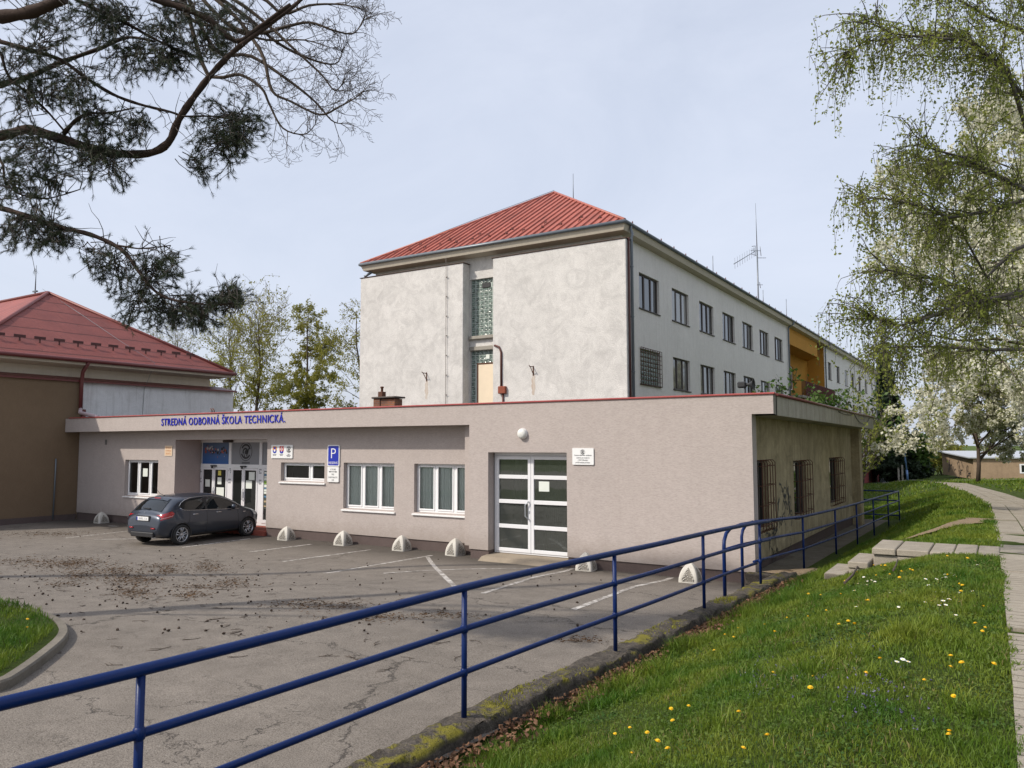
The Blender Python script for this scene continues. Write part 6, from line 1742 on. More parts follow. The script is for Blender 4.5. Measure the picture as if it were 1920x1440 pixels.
# ---------- background row behind the school, left of the long block
def bg_tree(u, vtop, y, label, seed, width, leafn, leafs, mat, kind, name='birch_tree', dense=0):
    top = PY(u, vtop, y); base = Vector((top.x, top.y, -.1)); H = top.z-base.z
    T = Tree(seed); R = T.r
    q = base.copy(); pts = [q.copy()]; rad = [.22]; n = 10
    for k in range(n): q = q+Vector((R.gauss(0, .12), R.gauss(0, .12), H*.92/n)); pts.append(q.copy()); rad.append(.22*(1-.88*(k+1)/n))
    T.mb.tube(pts, rad, 8)
    nl = 26
    for k in range(nl):
        t = lerp(.22, .97, (k+R.random()*.8)/nl); i = min(n-1, int(t*n)); p = pts[i].lerp(pts[i+1], t*n-i)
        a = R.uniform(0, 2*PI)
        prof_ = math.sin(PI*min(1, (t-.12)/.95))**.7
        L = width*prof_*R.uniform(.7, 1.1)
        if kind == 'birch': T.limb(p, Vector((math.cos(a), math.sin(a), 1.0)), L*1.1, .05*(1.1-t*.8), 1, 3, .35, .05, (4, 6), .75, 5, .13, (.45, .65), .010)
        else: T.limb(p, Vector((math.cos(a)*.7, math.sin(a)*.7, 1.2)), L*1.25, .065*(1.1-t*.7), 1, 3, .12, .12, (4, 5), .7, 6, .22, (.5, .7), .012)
    def keep(c):
        # thinner towards the top
        f = (c[:, 2]-base.z)/H
        return NP.random(len(c)) < np.clip(1.45-1.35*f, .12, 1)
    LV = leaves(T.tw, leafn, leafs, .12, seed, 1.7, .6, keep)
    return finish_tree(T, name, label, 'tree', base, M['bark'], mat, LV, M['pale_twig'], 'spring trees behind the school')
bg_tree(576, 545, 58, 'upright birch in fresh leaf behind the flat roof, tallest of the row', 21, 3.7, 34000, .13, M['willow_leaf'], 'birch')
bg_tree(672, 560, 52, 'sparse birch half hidden by the left edge of the long white block', 22, 3.6, 9000, .12, M['willow_leaf'], 'birch')
bg_tree(487, 566, 50, 'tangled yellow green willow left of the upright birch', 23, 5.2, 22000, .125, M['willow_leaf'], 'willow', 'willow_tree')
bg_tree(425, 590, 56, 'pale yellow willow just above the end of the red hipped roof', 24, 5.6, 20000, .125, M['willow_leaf'], 'willow', 'willow_tree')
bg_tree(330, 606, 66, 'nearly bare thin tree showing above the red roof slope', 25, 5.0, 7000, .13, M['willow_leaf'], 'willow', 'willow_tree')
bg_tree(278, 612, 70, 'second bare tree behind the red roof slope, farther left', 26, 5.0, 5000, .13, M['willow_leaf'], 'willow', 'willow_tree')
# dark low conifer bush by the left corner of the block
def conifer(x, y, z, H, W, seed, n, size, label, name='spruce_tree', cat='tree', mat=None, cone=True):
    T = Tree(seed); R = T.r; b = Vector((x, y, z)); T.mb.tube([b, b+Vector((0, 0, H*.97))], [H*.018, .02], 7)
    k = 0; zz = .06*H
    while zz < H*.97:
        f = zz/H; L = W*(1-f)**.8*R.uniform(.75, 1.1) if cone else W*math.sin(PI*(f*.85+.12))*R.uniform(.7, 1.1)
        for q in range(7):
            a = R.uniform(0, 2*PI); p = b+Vector((0, 0, zz)); pts = [p]
            for s_ in range(5): t = (s_+1)/5; pts.append(p+Vector((math.cos(a)*L*t, math.sin(a)*L*t, L*(.12*t-.42*t*t)+.25*L*t*t*t+R.gauss(0, .05))))
            T.mb.tube(pts, [.035, .03, .025, .02, .015, .01], 4, cap=False); T.tw.append(pts[1:]); 
            for m in range(1, 6):
                d = (pts[m]-pts[m-1]).normalized(); sd = Vector((-d.y, d.x, 0))
                for sg in (-1, 1): e = pts[m]+(sd*sg*.55+d*.5)*L*.28*(1.1-m/7)+Vector((0, 0, -.08*L)); T.tw.append([pts[m], e])
        zz += H*.033*R.uniform(.8, 1.2)
    LV = leaves(T.tw, n, size, .07*W/2.5, seed, 2.6, .5)
    return finish_tree(T, name, label, cat, b, M['bark'], mat or M['spruce'], LV)
P = PY(655, 748, 48); conifer(P.x, 48, 0, 6.3, 2.2, 31, 9000, .16, 'dark green bush at the foot of the left corner of the long white block', 'evergreen_bush', 'bush', None, False)
# far right: spruce, bright shrub, dark yews
P = PY(1652, 655, 127); conifer(P.x+.3, 127, -2.5, P.z+2.5, 4.6, 32, 22000, .34, 'tall dark spruce behind the far corner of the long block')
def bush(x, y, z, H, W, seed, n, size, label, mat, name='bush', twig=None, lev=3, cat='bush', nst=9, up=.15):
    T = Tree(seed); R = T.r; b = Vector((x, y, z))
    for k in range(nst):
        a = R.uniform(0, 2*PI); s_ = R.uniform(.15, 1)
        T.limb(b+Vector((math.cos(a), math.sin(a), 0))*W*.12, Vector((math.cos(a)*s_*W*.8, math.sin(a)*s_*W*.8, H*.75)), H*R.uniform(.5, .75), .03+.006*H, 1, lev, .1, up, (4, 6), .8, 5, .14, (.5, .7), .008)
    LV = leaves(T.tw, n, size, .05*W, seed, 1.6, .2)
    return finish_tree(T, name, label, cat, b, M['bark'], mat, LV, twig or M['twig'])
P = PY(1672, 780, 112); bush(P.x, 113, -2.2, 9.0, 5.0, 33, 15000, .36, 'bright green rounded tree before the dark spruce', M['green_leaf'], 'leafy_tree', None, 3, 'tree', 12)
P = PY(1686, 850, 110); conifer(P.x, 111, -2.0, 4.6, 3.0, 34, 9000, .26, 'low black green yew behind the blue lamp post', 'yew_bush', 'bush', None, False)
P = PY(1704, 850, 114); conifer(P.x, 115, -2.0, 4.0, 2.6, 35, 8000, .26, 'second dark yew to the right of the blue lamp post', 'yew_bush', 'bush', None, False)
# shrubs rising beyond the flat roof, in front of the ochre bay
P = PY(1520, 700, 36.0); bush(P.x, 36.2, 0, P.z, 2.1, 36, 5200, .13, 'large green and bronze shrub behind the flat roof, in front of the ochre bay', M['green_leaf'], 'shrub', None, 3, 'bush', 11)
P = PY(1592, 728, 39.0); bush(P.x, 39, -.1, P.z+.1, .75, 37, 480, .12, 'thin sapling behind the flat roof, right of the bronze shrub', M['birch_leaf'], 'sapling', M['pale_twig'], 3, 'tree', 4, .3)
P = PY(1604, 738, 36.0); bush(P.x, 36, -.1, P.z+.1, .8, 38, 700, .11, 'spindly sapling behind the flat roof, nearest its far corner', M['birch_leaf'], 'sapling', M['pale_twig'], 3, 'tree', 4, .3)
P = PY(1596, 830, 36); bush(P.x, 36.5, 0, 3.9, .45, 39, 150, .10, 'blossoming young sapling beyond the far end of the side wall', M['blossom'], 'sapling', M['twig'], 3, 'tree', 3, .35)

# ---------- blossoming trees right of the path
def blossom_tree(x, y, z, H, W, seed, n, size, label, lean=-.1, lowest=.16, r0=.24):
    T = Tree(seed); R = T.r; b = Vector((x, y, z)); n0 = 7; q = b.copy(); pts = [q.copy()]; rad = [r0]
    for k in range(n0): q = q+Vector((R.gauss(lean*.5, .10), R.gauss(0, .10), H*.72/n0)); pts.append(q.copy()); rad.append(r0*(1-.8*(k+1)/n0))
    T.mb.tube(pts, rad, 9)
    for k in range(21):
        t = lerp(lowest, .98, (k+R.random()*.7)/21); i = min(n0-1, int(t*n0)); p = pts[i].lerp(pts[i+1], t*n0-i); a = R.uniform(0, 2*PI)
        L = W*math.sin(PI*min(.96, .16+t*.74))*R.uniform(.75, 1.1)
        T.limb(p, Vector((math.cos(a), math.sin(a), .38+.9*t)), L*.95, .085*(1.15-t*.7), 1, 4, .22, .10, (4, 5), .8, 6, .15, (.45, .65), .007)
    V, F = leaves(T.tw, n, size, .09, seed, 1.15)
    th = finish_tree(T, 'blossom_tree', label, 'tree', b, M['bark'], M['blossom'], (V, F), M['twig'], 'white blossoming trees')
    LV = leaves(T.tw, n//5, size*.9, .1, seed+1, 1.8); np_mesh('young_leaves', LV[0], LV[1], M['birch_leaf'], th)
    return th
blossom_tree(4.7, 28.5, .9, 14.0, 9.0, 41, 165000, .085, 'nearest white blossoming tree, filling the right edge behind the birch')
blossom_tree(7.4, 44, .5, 14.0, 9.6, 42, 110000, .115, 'white blossoming tree in the middle of the row, left of the nearest one')
blossom_tree(-1.6, 73, -.1, 12.5, 6.0, 43, 60000, .16, 'farthest white blossoming tree beyond the bend of the path', r0=.17)
blossom_tree(6.5, 62, .6, 15.5, 8.2, 44, 50000, .16, 'white blossoming tree standing over the tan shed')
# thin hedge line and thicket far behind
for k, (u, y, H, lb) in enumerate(((1740, 135, 6.5, 'bare brown thicket behind the far blossom trees, left of the shed'), (1775, 140, 8, 'bare brown thicket rising behind the shed roof'), (1720, 150, 9, 'bare brown thicket farthest away beside the conifers'))):
    P = PY(u, 870, y); bush(P.x, y, -2.6, H, 4.5, 50+k, 2500, .28, lb, M['willow_leaf'], 'thicket', M['pale_twig'], 3, 'bush', 14)
for k, (x, y, H, W) in enumerate(((12, 150, 11, 7), (26, 140, 12, 8))): 
    bush(x, y, -2.0, H, W, 60+k, 9000, .42, ('rounded pale green tree behind the shed roof' if k == 0 else 'pale green tree behind the shed, cut by the picture edge'), M['birch_leaf'], 'leafy_tree', None, 3, 'tree', 12)

# ---------- hanging birch at the right edge
T = Tree(71); R = T.r; b = Vector((3.4, 15.0, 1.25)); q = b.copy(); pts = [q.copy()]; rad = [.17]
for k in range(12): q = q+Vector((R.gauss(0, .07), R.gauss(0, .07), 1.0)); pts.append(q.copy()); rad.append(.17*(1-.85*(k+1)/12))
T.mb.tube(pts, rad, 10)
BIR = [  # limb polylines seen in the picture (u, v, distance)
    [(1990, 290, 12.5), (1930, 262, 12.3), (1890, 130, 12.0), (1850, 105, 11.8), (1800, 68, 11.6), (1730, 66, 11.3), (1620, 78, 11.0), (1576, 105, 10.9)],
    [(1990, 260, 12.6), (1925, 190, 12.2), (1885, 135, 12), (1820, 75, 11.6), (1750, 72, 11.0), (1666, 62, 11), (1606, 25, 10.8)],
    [(1995, 390, 12.4), (1920, 355, 12.1), (1860, 322, 11.9), (1800, 295, 11.6), (1745, 278, 11.3), (1712, 250, 11.1)],
    [(1990, 360, 12.6), (1920, 355, 12.2), (1820, 310, 12.2), (1740, 300, 12.0), (1691, 285, 11.8)],
    [(1990, 350, 12.6), (1920, 375, 12.3), (1860, 395, 12.0), (1780, 408, 11.7), (1720, 385, 11.4), (1661, 372, 11.2), (1611, 372, 11)],
    [(1995, 530, 12.3), (1920, 545, 12), (1850, 562, 11.7), (1790, 575, 11.5), (1740, 595, 11.3), (1681, 612, 11.0), (1655, 600, 10.8), (1626, 590, 10.8)],
    [(1990, 520, 12.6), (1900, 560, 12.3), (1840, 560, 12), (1790, 535, 11.8), (1750, 523, 11.6), (1691, 512, 11.3), (1641, 500, 11)],
    [(1990, 665, 12.8), (1920, 655, 12.6), (1850, 656, 12.4), (1760, 650, 12.1), (1701, 650, 11.9), (1651, 652, 11.7)],
    [(1990, 160, 12.8), (1925, 60, 12.6), (1860, 35, 12.4), (1780, -10, 12.0), (1720, -40, 11.8)],
    [(1990, 120, 13), (1930, 40, 12.4), (1900, -20, 12)],
    [(1990, 430, 12.8), (1900, 470, 12.6), (1850, 520, 12.5), (1800, 430, 12.2), (1760, 420, 12)],
]
def hang(T, p, L, r=.004):
    R = T.r; d = Vector((R.gauss(0, .5), R.gauss(0, .5), -.25)); q = p.copy(); P_ = [q.copy()]; n = 6
    for k in range(n): d = (d*.72+Vector((R.gauss(0, .08), R.gauss(0, .08), -.42))).normalized(); q = q+d*L/n; P_.append(q.copy())
    T.fine.tube(P_, [r*(1-.6*k/n) for k in range(n+1)], 3, cap=False); T.tw.append(P_)
for L in BIR:
    P_ = [PD(u, v, d) for u, v, d in L]; n = len(P_)
    T.mb.tube(P_, [.042*(1-.86*k/(n-1)) for k in range(n)], 6, cap=False)
    for a, b2_ in zip(P_[1:-1], P_[2:]):
        for _ in range(12):
            p = a.lerp(b2_, R.random()); 
            d = (b2_-a).normalized(); sd = (d+rvec(R, .55)+Vector((0, 0, .15))).normalized(); ln_ = R.uniform(.4, 1.35)*(.6 if b2_ in P_[-2:] else 1); e = p; S = [p]
            for k in range(4): sd = (sd+rvec(R, .12)+Vector((0, 0, -.12))).normalized(); e = e+sd*ln_/4; S.append(e)
            T.fine.tube(S, [.008, .007, .006, .005, .004], 4, cap=False); T.tw.append(S)
            for _2 in range(3): hang(T, S[R.randint(1, 4)], R.uniform(.25, .8))
    for _ in range(7): hang(T, P_[-1]+rvec(R, .06), R.uniform(.3, .75))
LV = leaves(T.tw, 34000, .030, .035, 72, 1.7, .5)
finish_tree(T, 'birch_tree', 'tall birch with drooping twigs of small young leaves at the right edge of the picture', 'tree', b, plaster('dark_birch_limb', (.13, .11, .095), (1, 1, 1), 30, .4, 0, .5, (.3, .28, .25), .35), M['birch_leaf'], LV, M['twig'])

# ---------- pine overhead at upper left (stands on the grass island)
T = Tree(81); R = T.r
pb = Vector((-13.6, 3.6, .9)); P_ = [pb+Vector((.05*math.sin(k), .04*k, k*1.05)) for k in range(12)]
T.mb.tube(P_, [.26*(1-.06*k) for k in range(12)], 10)
def tr(z): return Vector((pb.x, pb.y+.2, z))
PIN = [   # (start on the trunk height, [(u, v, dist)], r0, r1)
    (4.6, [(-90, 262, 9.6), (0, 255, 9.3), (55, 243, 9.2), (120, 262, 9.1), (200, 285, 9.0), (275, 288, 8.9), (315, 268, 8.85), (335, 225, 8.8), (365, 180, 8.75), (400, 135, 8.7), (440, 95, 8.7), (475, 68, 8.7), (540, 20, 8.8), (575, -10, 8.9)], .066, .018),
    (5.9, [(-80, 50, 8.6), (0, 32, 8.3), (60, 22, 8.2), (120, -4, 8.1)], .075, .055),
    (5.3, [(-90, 200, 9.9), (0, 160, 9.6), (50, 145, 9.6), (120, 115, 9.5), (190, 90, 9.5), (240, 70, 9.5), (290, 78, 9.4)], .045, .014),
    (5.7, [(-80, 60, 9.4), (0, 78, 9.2), (60, 95, 9.2), (115, 113, 9.2), (160, 145, 9.1), (210, 176, 9.1), (260, 195, 9.1), (320, 210, 9.0), (345, 218, 9.0), (395, 218, 9.0), (450, 225, 9.0)], .030, .009),
    (6.3, [(150, -60, 8.8), (290, -3, 8.7), (340, 14, 8.7), (390, 35, 8.7), (430, 70, 8.7), (452, 76, 8.7), (482, 54, 8.7), (545, 8, 8.7)], .045, .02),
    (3.7, [(-90, 372, 9.2), (0, 390, 9.0), (50, 405, 8.9), (110, 425, 8.9), (170, 440, 8.8), (215, 460, 8.8), (240, 480, 8.75), (262, 512, 8.7), (290, 545, 8.7), (320, 561, 8.65), (360, 568, 8.6), (400, 572, 8.6), (440, 568, 8.6)], .036, .008),
    (3.7, [(215, 460, 8.8), (240, 463, 8.75), (266, 466, 8.7), (320, 460, 8.7)], .014, .005),
    (6.2, [(100, -40, 9.2), (145, 0, 9.2), (230, 40, 9.1), (280, 68, 9.1), (330, 92, 9.0), (380, 110, 9.0)], .028, .010),
    (4.8, [(120, 250, 9.1), (140, 228, 9.0), (165, 213, 9.0), (200, 212, 8.9), (250, 203, 8.9)], .028, .007),
    (4.3, [(-60, 280, 9.4), (0, 300, 9.3), (10, 340, 9.2), (40, 365, 9.2), (90, 372, 9.1), (150, 355, 9.1)], .02, .006),
    (6.0, [(-50, 110, 9.0), (20, 150, 8.9), (80, 200, 8.9), (120, 245, 8.9)], .02, .010),
]
for z, L, r0, r1 in PIN:
    Q = [PD(u, v, d) for u, v, d in L]
    if L[0][0] < -20: Q = [tr(z)]+Q
    # smooth by Catmull-Rom
    S = []
    for i in range(len(Q)-1):
        p0, p1, p2_, p3 = Q[max(0, i-1)], Q[i], Q[i+1], Q[min(len(Q)-1, i+2)]
        for k in range(4):
            t = k/4; S.append(.5*((2*p1)+(p2_-p0)*t+(2*p0-5*p1+4*p2_-p3)*t*t+(3*p1-p0-3*p2_+p3)*t**3))
    S.append(Q[-1]); n = len(S)
    T.mb.tube(S, [lerp(r0, r1, k/(n-1))*(1+.12*math.sin(k*1.7)) for k in range(n)], 8)
    for _ in range(int(n*.55)):      # short dead twigs
        i = R.randint(n//4, n-1); d = (rvec(R, 1)+Vector((0, 0, .2))).normalized(); l = R.uniform(.15, .6); e = S[i]; W_ = [e]
        for k in range(4): d = (d+rvec(R, .3)).normalized(); e = e+d*l/4; W_.append(e)
        T.fine.tube(W_, [.006, .005, .004, .003, .002], 4, cap=False)
ZON = [(130, 150, 60, 26), (40, 190, 60, 24), (195, 240, 52, 26), (255, 245, 40, 18), (245, 118, 52, 28), (300, 112, 42, 22), (335, 120, 30, 14), (205, 312, 58, 32), (150, 300, 60, 24), (60, 295, 50, 20), (30, 270, 40, 12), (425, 225, 62, 30), (465, 245, 40, 22), (400, 290, 55, 28), (440, 285, 35, 16), (380, 325, 22, 8), (30, 345, 55, 24), (100, 340, 50, 22), (60, 400, 50, 16), (85, 447, 42, 26), (30, 440, 38, 20), (115, 452, 22, 12), (225, 505, 55, 24), (180, 490, 30, 10), (290, 520, 48, 28), (320, 500, 30, 12), (255, 580, 42, 22), (305, 590, 40, 22), (350, 590, 40, 24), (385, 590, 42, 26), (425, 565, 28, 26), (440, 555, 14, 10), (330, 60, 50, 22), (240, 45, 55, 24), (170, 45, 55, 24), (90, 70, 50, 22), (395, 85, 50, 24), (400, 60, 40, 14), (30, 120, 50, 18), (350, 25, 60, 18), (70, 10, 70, 18), (180, 10, 60, 16), (440, 30, 50, 10), (150, 200, 40, 14), (90, 170, 50, 18)]
allpts = []
for z, L, r0, r1 in PIN: allpts += [PD(u, v, d) for u, v, d in L]
NV = []
def tuft(p, d, n=15, L=.062):
    n = int(n*1.7)
    d = d.normalized(); a = d.orthogonal().normalized(); b_ = d.cross(a)
    for k in range(n):
        an = R.uniform(0, 2*PI); sp = R.uniform(.25, 1.15); v = (d+(a*math.cos(an)+b_*math.sin(an))*sp).normalized(); l = L*R.uniform(.7, 1.25)
        w = v.cross(rvec(R)).normalized()*.0015; o = p+d*R.uniform(-.03, .02); NV.extend((o+w, o-w, o+v*l))
for (u, v, rr_, cnt) in ZON:
    c = PD(u, v, 8.9+R.uniform(-.3, .3)); near = min(allpts, key=lambda q: (q-c).length)
    for _ in range(int(cnt*1.3)):
        an = R.uniform(0, 2*PI); rad_ = rr_*math.sqrt(R.random())*1.05
        e = PD(u+rad_*math.cos(an), v+rad_*math.sin(an)*.85, 8.9+R.gauss(0, .30))
        st = near.lerp(c, R.uniform(.2, .8))+rvec(R, .06); mid = st.lerp(e, .55)+rvec(R, .05)+Vector((0, 0, .05)); S = [st, st.lerp(mid, .5)+rvec(R, .02), mid, mid.lerp(e, .5)+rvec(R, .02), e]
        T.fine.tube(S, [.006, .005, .0042, .0036, .003], 4, cap=False)
        for t in (.55, .7, .82, .93, 1.0):
            i = min(3, int(t*4)); p = S[i].lerp(S[i+1], t*4-i); tuft(p, S[i+1]-S[i]+rvec(R, .04), 15 if t < 1 else 20)
        for _2 in range(2):
            p = mid.lerp(e, R.random()); q = p+rvec(R, .09); T.fine.tube([p, q], .0028, 3, cap=False); tuft(q, q-p, 17)
NV = np.array([tuple(v) for v in NV])
pine = finish_tree(T, 'pine_tree', 'old pine reaching in from the upper left with dark needle clusters', 'tree', pb, M['pine_bark'], None, None, M['twig'])
np_mesh('crown', NV, np.arange(len(NV)).reshape(-1, 3), M['needle'], pine)

# ---------- bare branches beside the pine (a leafless tree beyond)
T = Tree(91); R = T.r
bb = Vector((-19.5, 4.5, .6)); 
BAR = [[(430, 20, 12.5), (470, 68, 12.4), (495, 110, 12.3), (510, 170, 12.2), (545, 190, 12.2), (600, 215, 12.1), (636, 200, 12), (664, 185, 12), (680, 172, 12)],
       [(420, 40, 12.6), (480, 62, 12.5), (530, 52, 12.4), (580, 42, 12.4), (628, 58, 12.3), (664, 62, 12.3), (683, 32, 12.3)],
       [(440, 0, 12.4), (500, 45, 12.4), (560, 100, 12.3), (603, 140, 12.2), (628, 170, 12.2), (646, 150, 12.2)],
       [(380, 120, 12.8), (410, 145, 12.7), (450, 140, 12.6), (490, 165, 12.5), (505, 195, 12.5), (530, 240, 12.4), (570, 252, 12.4), (590, 235, 12.4)],
       [(480, -10, 12.4), (530, 25, 12.4), (580, 10, 12.3), (636, 8, 12.2), (672, 15, 12.1)],
       [(460, 30, 12.6), (520, 80, 12.6), (580, 110, 12.6), (628, 120, 12.5), (643, 95, 12.5)],
       [(400, 90, 12.7), (470, 105, 12.6), (540, 150, 12.5), (590, 190, 12.5), (621, 225, 12.5), (639, 232, 12.5)],
       [(350, 30, 12.7), (430, 55, 12.6), (500, 75, 12.5), (570, 75, 12.4), (621, 90, 12.4)]]
hub = PD(330, -60, 12.8)
T.mb.tube([bb, bb+Vector((.1, -.1, 5)), bb+Vector((.3, .2, 9.5)), bb+Vector((1.8, 1.2, 12.0)), hub+Vector((-1.2, -.6, .9)), hub], [.22, .19, .16, .13, .10, .08], 9)
for L in BAR:
    Q = [hub]+[PD(*q) for q in L]; S = []
    for i in range(len(Q)-1):
        p0, p1, p2_, p3 = Q[max(0, i-1)], Q[i], Q[i+1], Q[min(len(Q)-1, i+2)]
        for k in range(4): t = k/4; S.append(.5*((2*p1)+(p2_-p0)*t+(2*p0-5*p1+4*p2_-p3)*t*t+(3*p1-p0-3*p2_+p3)*t**3))
    S.append(Q[-1]); n = len(S); T.mb.tube(S, [lerp(.038, .006, k/(n-1)) for k in range(n)], 6, cap=False)
    for k in range(int(n*.75)):
        i = R.randint(5, n-2); d = ((S[i+1]-S[i]).normalized()*.7+rvec(R, .5)).normalized()
        T.limb(S[i], d, R.uniform(.3, .7), .008, 2, 4, -.10, .0, (3, 4), .7, 5, .22, (.45, .65), .0030)
    for k in range(4): T.limb(S[-1], (S[-1]-S[-2]).normalized()+rvec(R, .4), .3, .006, 3, 4, -.1, 0, (3, 4), .7, 5, .2, (.5, .6), .003)
finish_tree(T, 'bare_tree', 'leafless tree whose curving fine branches spread beside the pine needles', 'tree', bb, M['bark'], None, None, M['twig'])
# ================================================================== GRASS, FLOWERS, LITTER
def clump_noise(x, y): return .5+.25*np.sin(x*2.3+1.7*np.sin(y*1.9))+.25*np.sin(y*3.1+1.3*np.sin(x*2.7))
def blades(n, xr, yr, zf, h, w, seed, keep=None, dens=True):
    g = np.random.default_rng(seed); x = g.uniform(*xr, n); y = g.uniform(*yr, n)
    k = np.ones(n, bool) if keep is None else keep(x, y)
    c = clump_noise(x, y); k &= g.random(n) < (.35+.9*c if dens else 1); x, y, c = x[k], y[k], c[k]; n = len(x)
    z = zf(x, y) if zf is lawnz else np.array([zf(a, b) for a, b in zip(x, y)])
    hh = h*g.uniform(.45, 1.3, n)*(.55+.9*c); a = g.uniform(0, 2*np.pi, n); ww = w*g.uniform(.7, 1.3, n)
    lean = g.uniform(.15, 1.0, n)*hh; la = g.uniform(0, 2*np.pi, n)
    dx, dy = np.cos(a)*ww/2, np.sin(a)*ww/2; lx, ly = np.cos(la)*lean, np.sin(la)*lean
    b0 = np.stack([x-dx, y-dy, z-.008], 1); b1 = np.stack([x+dx, y+dy, z-.008], 1)
    m0 = np.stack([x-dx*.75+lx*.4, y-dy*.75+ly*.4, z+hh*.6], 1); m1 = np.stack([x+dx*.75+lx*.4, y+dy*.75+ly*.4, z+hh*.6], 1)
    t = np.stack([x+lx, y+ly, z+hh*.95], 1); t2 = t+np.stack([dx*.1, dy*.1, 0*x], 1)
    V = np.stack([b0, b1, m1, m0, t2, t], 1).reshape(-1, 3); i = np.arange(n)[:, None]*6
    F = np.concatenate([i+np.array([[0, 1, 2, 3]]), i+np.array([[3, 2, 4, 5]])], 1).reshape(-1, 4)
    return V, F
EX = np.array([e[0] for e in edge]); EY = np.array([e[1] for e in edge])
def lawnkeep(x, y):
    k = (x < np.interp(y, EY, EX)+.03+.05*np.sin(y*9)*np.sin(y*23)) & (x > np.interp(y, [-6, 2.6, 5.5, 8.2, 17], [-4.36, -4.0, -3.92, -3.77, -3.73])+.30+.05*np.sin(y*7))
    k &= ~((x > -1.78) & (y > 13.38) & (y < 14.62)); k &= ~((x > -2.08) & (x < -1.7) & (y > 13.06) & (y < 14.2)); k &= ~((x > -2.40) & (x < -2.0) & (y > 12.85) & (y < 14.0))
    k &= ~((x < -2.4) & (y > 13.1) & (y < 14.3) & (np.sin(x*9)*np.sin(y*11) > -.5))
    return k
def merge(*L):
    Vs, Fs, o = [], [], 0
    for V, F in L: Vs.append(V); Fs.append(F+o); o += len(V)
    return np.concatenate(Vs), np.concatenate(Fs)
def trail_far(x, y):
    d = np.full(len(x), 9.)
    for a, b in zip(T_dirt[:-1], T_dirt[1:]):
        ax, ay, bx, by = a.x, a.y, b.x, b.y; L2 = (bx-ax)**2+(by-ay)**2; t = np.clip(((x-ax)*(bx-ax)+(y-ay)*(by-ay))/L2, 0, 1); d = np.minimum(d, np.hypot(x-ax-t*(bx-ax), y-ay-t*(by-ay)))
    return d > .22
T_dirt = [hit(1694, 1016), hit(1730, 1004), hit(1765, 993), hit(1805, 983), hit(1846, 975)]
def lawnz(x, y):
    return lawn_zv(x, y)+np.where((x > -3.4) & (y < 18), .025*np.sin(x*2.1+y*1.3)*np.sin(y*1.7-x)*np.minimum(1, (x+3.4)*2), 0)
G = merge(blades(105000, (-3.8, .1), (1.2, 6.5), lawnz, .042, .0050, 1, lawnkeep), blades(90000, (-3.45, .1), (6.5, 14.0), lawnz, .048, .0075, 2, lawnkeep),
          blades(42000, (-3.4, .1), (14.0, 24), lawnz, .07, .013, 3, lambda x, y: lawnkeep(x, y) & trail_far(x, y)),
          blades(26000, (-6, .1), (24, 48), lawnz, .09, .028, 4, lambda x, y: (x < np.interp(y, EY, EX)+.05) & ~((x < -3.1) & (y < 33))))
tag(np_mesh('grass', *G, M['grass']), kind='stuff')
g_ = np.random.default_rng(77); n = 60000
x = g_.uniform(-3.4, .05, n); y = 1.5+12.5*g_.random(n)**1.5; k = lawnkeep(x, y) & (g_.random(n) < .25+.75*(np.sin(x*5.1+np.sin(y*3.3)*2)*np.sin(y*4.3+x) > -.1)); x, y = x[k], y[k]; n = len(x)
c = np.stack([x, y, lawnz(x, y)+g_.uniform(.004, .034, n)], 1); u = g_.normal(0, 1, (n, 3)); u[:, 2] *= .45; u /= np.linalg.norm(u, axis=1)[:, None]; q_ = g_.normal(0, .4, (n, 3)); q_[:, 2] += 1; w_ = np.cross(u, q_); w_ /= np.linalg.norm(w_, axis=1)[:, None]
s_ = (g_.uniform(.005, .012, n)*(1+y*.05))[:, None]; V = np.stack([c-u*s_, c+w_*s_*.7, c+u*s_, c-w_*s_*.7], 1).reshape(-1, 3)
tag(np_mesh('ground_cover', V, np.arange(4*n).reshape(n, 4), M['clover']), kind='stuff')
G = merge(blades(16000, (1.6, 12), (16, 50), lawnz, .10, .03, 5), blades(14000, (-13, 10), (48, 112), lawnz, .14, .07, 6, lambda x, y: (x < np.interp(y, EY, EX)+.1) | (x > np.interp(y, EY, EX)+2.2)))
tag(np_mesh('grass', *G, M['grass']), kind='stuff')
# longer tufts along the kerb and by the steps
g_ = np.random.default_rng(8); parts = []
for k in range(70):
    y = g_.uniform(3.0, 16.4); x = fence_x(y)+.42+abs(g_.normal(0, .35))
    parts.append(blades(120, (x-.13, x+.13), (y-.13, y+.13), lawnz, .15, .007, 100+k, lawnkeep, False))
for k in range(36):
    parts.append(blades(110, *(lambda x, y: ((x-.12, x+.12), (y-.12, y+.12)))(g_.uniform(-3.1, -.2), g_.uniform(2.5, 12)), lawnz, .13, .006, 300+k, lawnkeep, False))
tag(np_mesh('long_grass', *merge(*parts), M['grass']), kind='stuff')
tag(np_mesh('dry_grass', *blades(16000, (-3.4, 0), (1.2, 14), lawnz, .045, .006, 9, lambda x, y: lawnkeep(x, y) & (np.sin(x*3.7+y)*np.sin(y*2.9-x*2) > .1)), M['dry_grass']), kind='stuff')
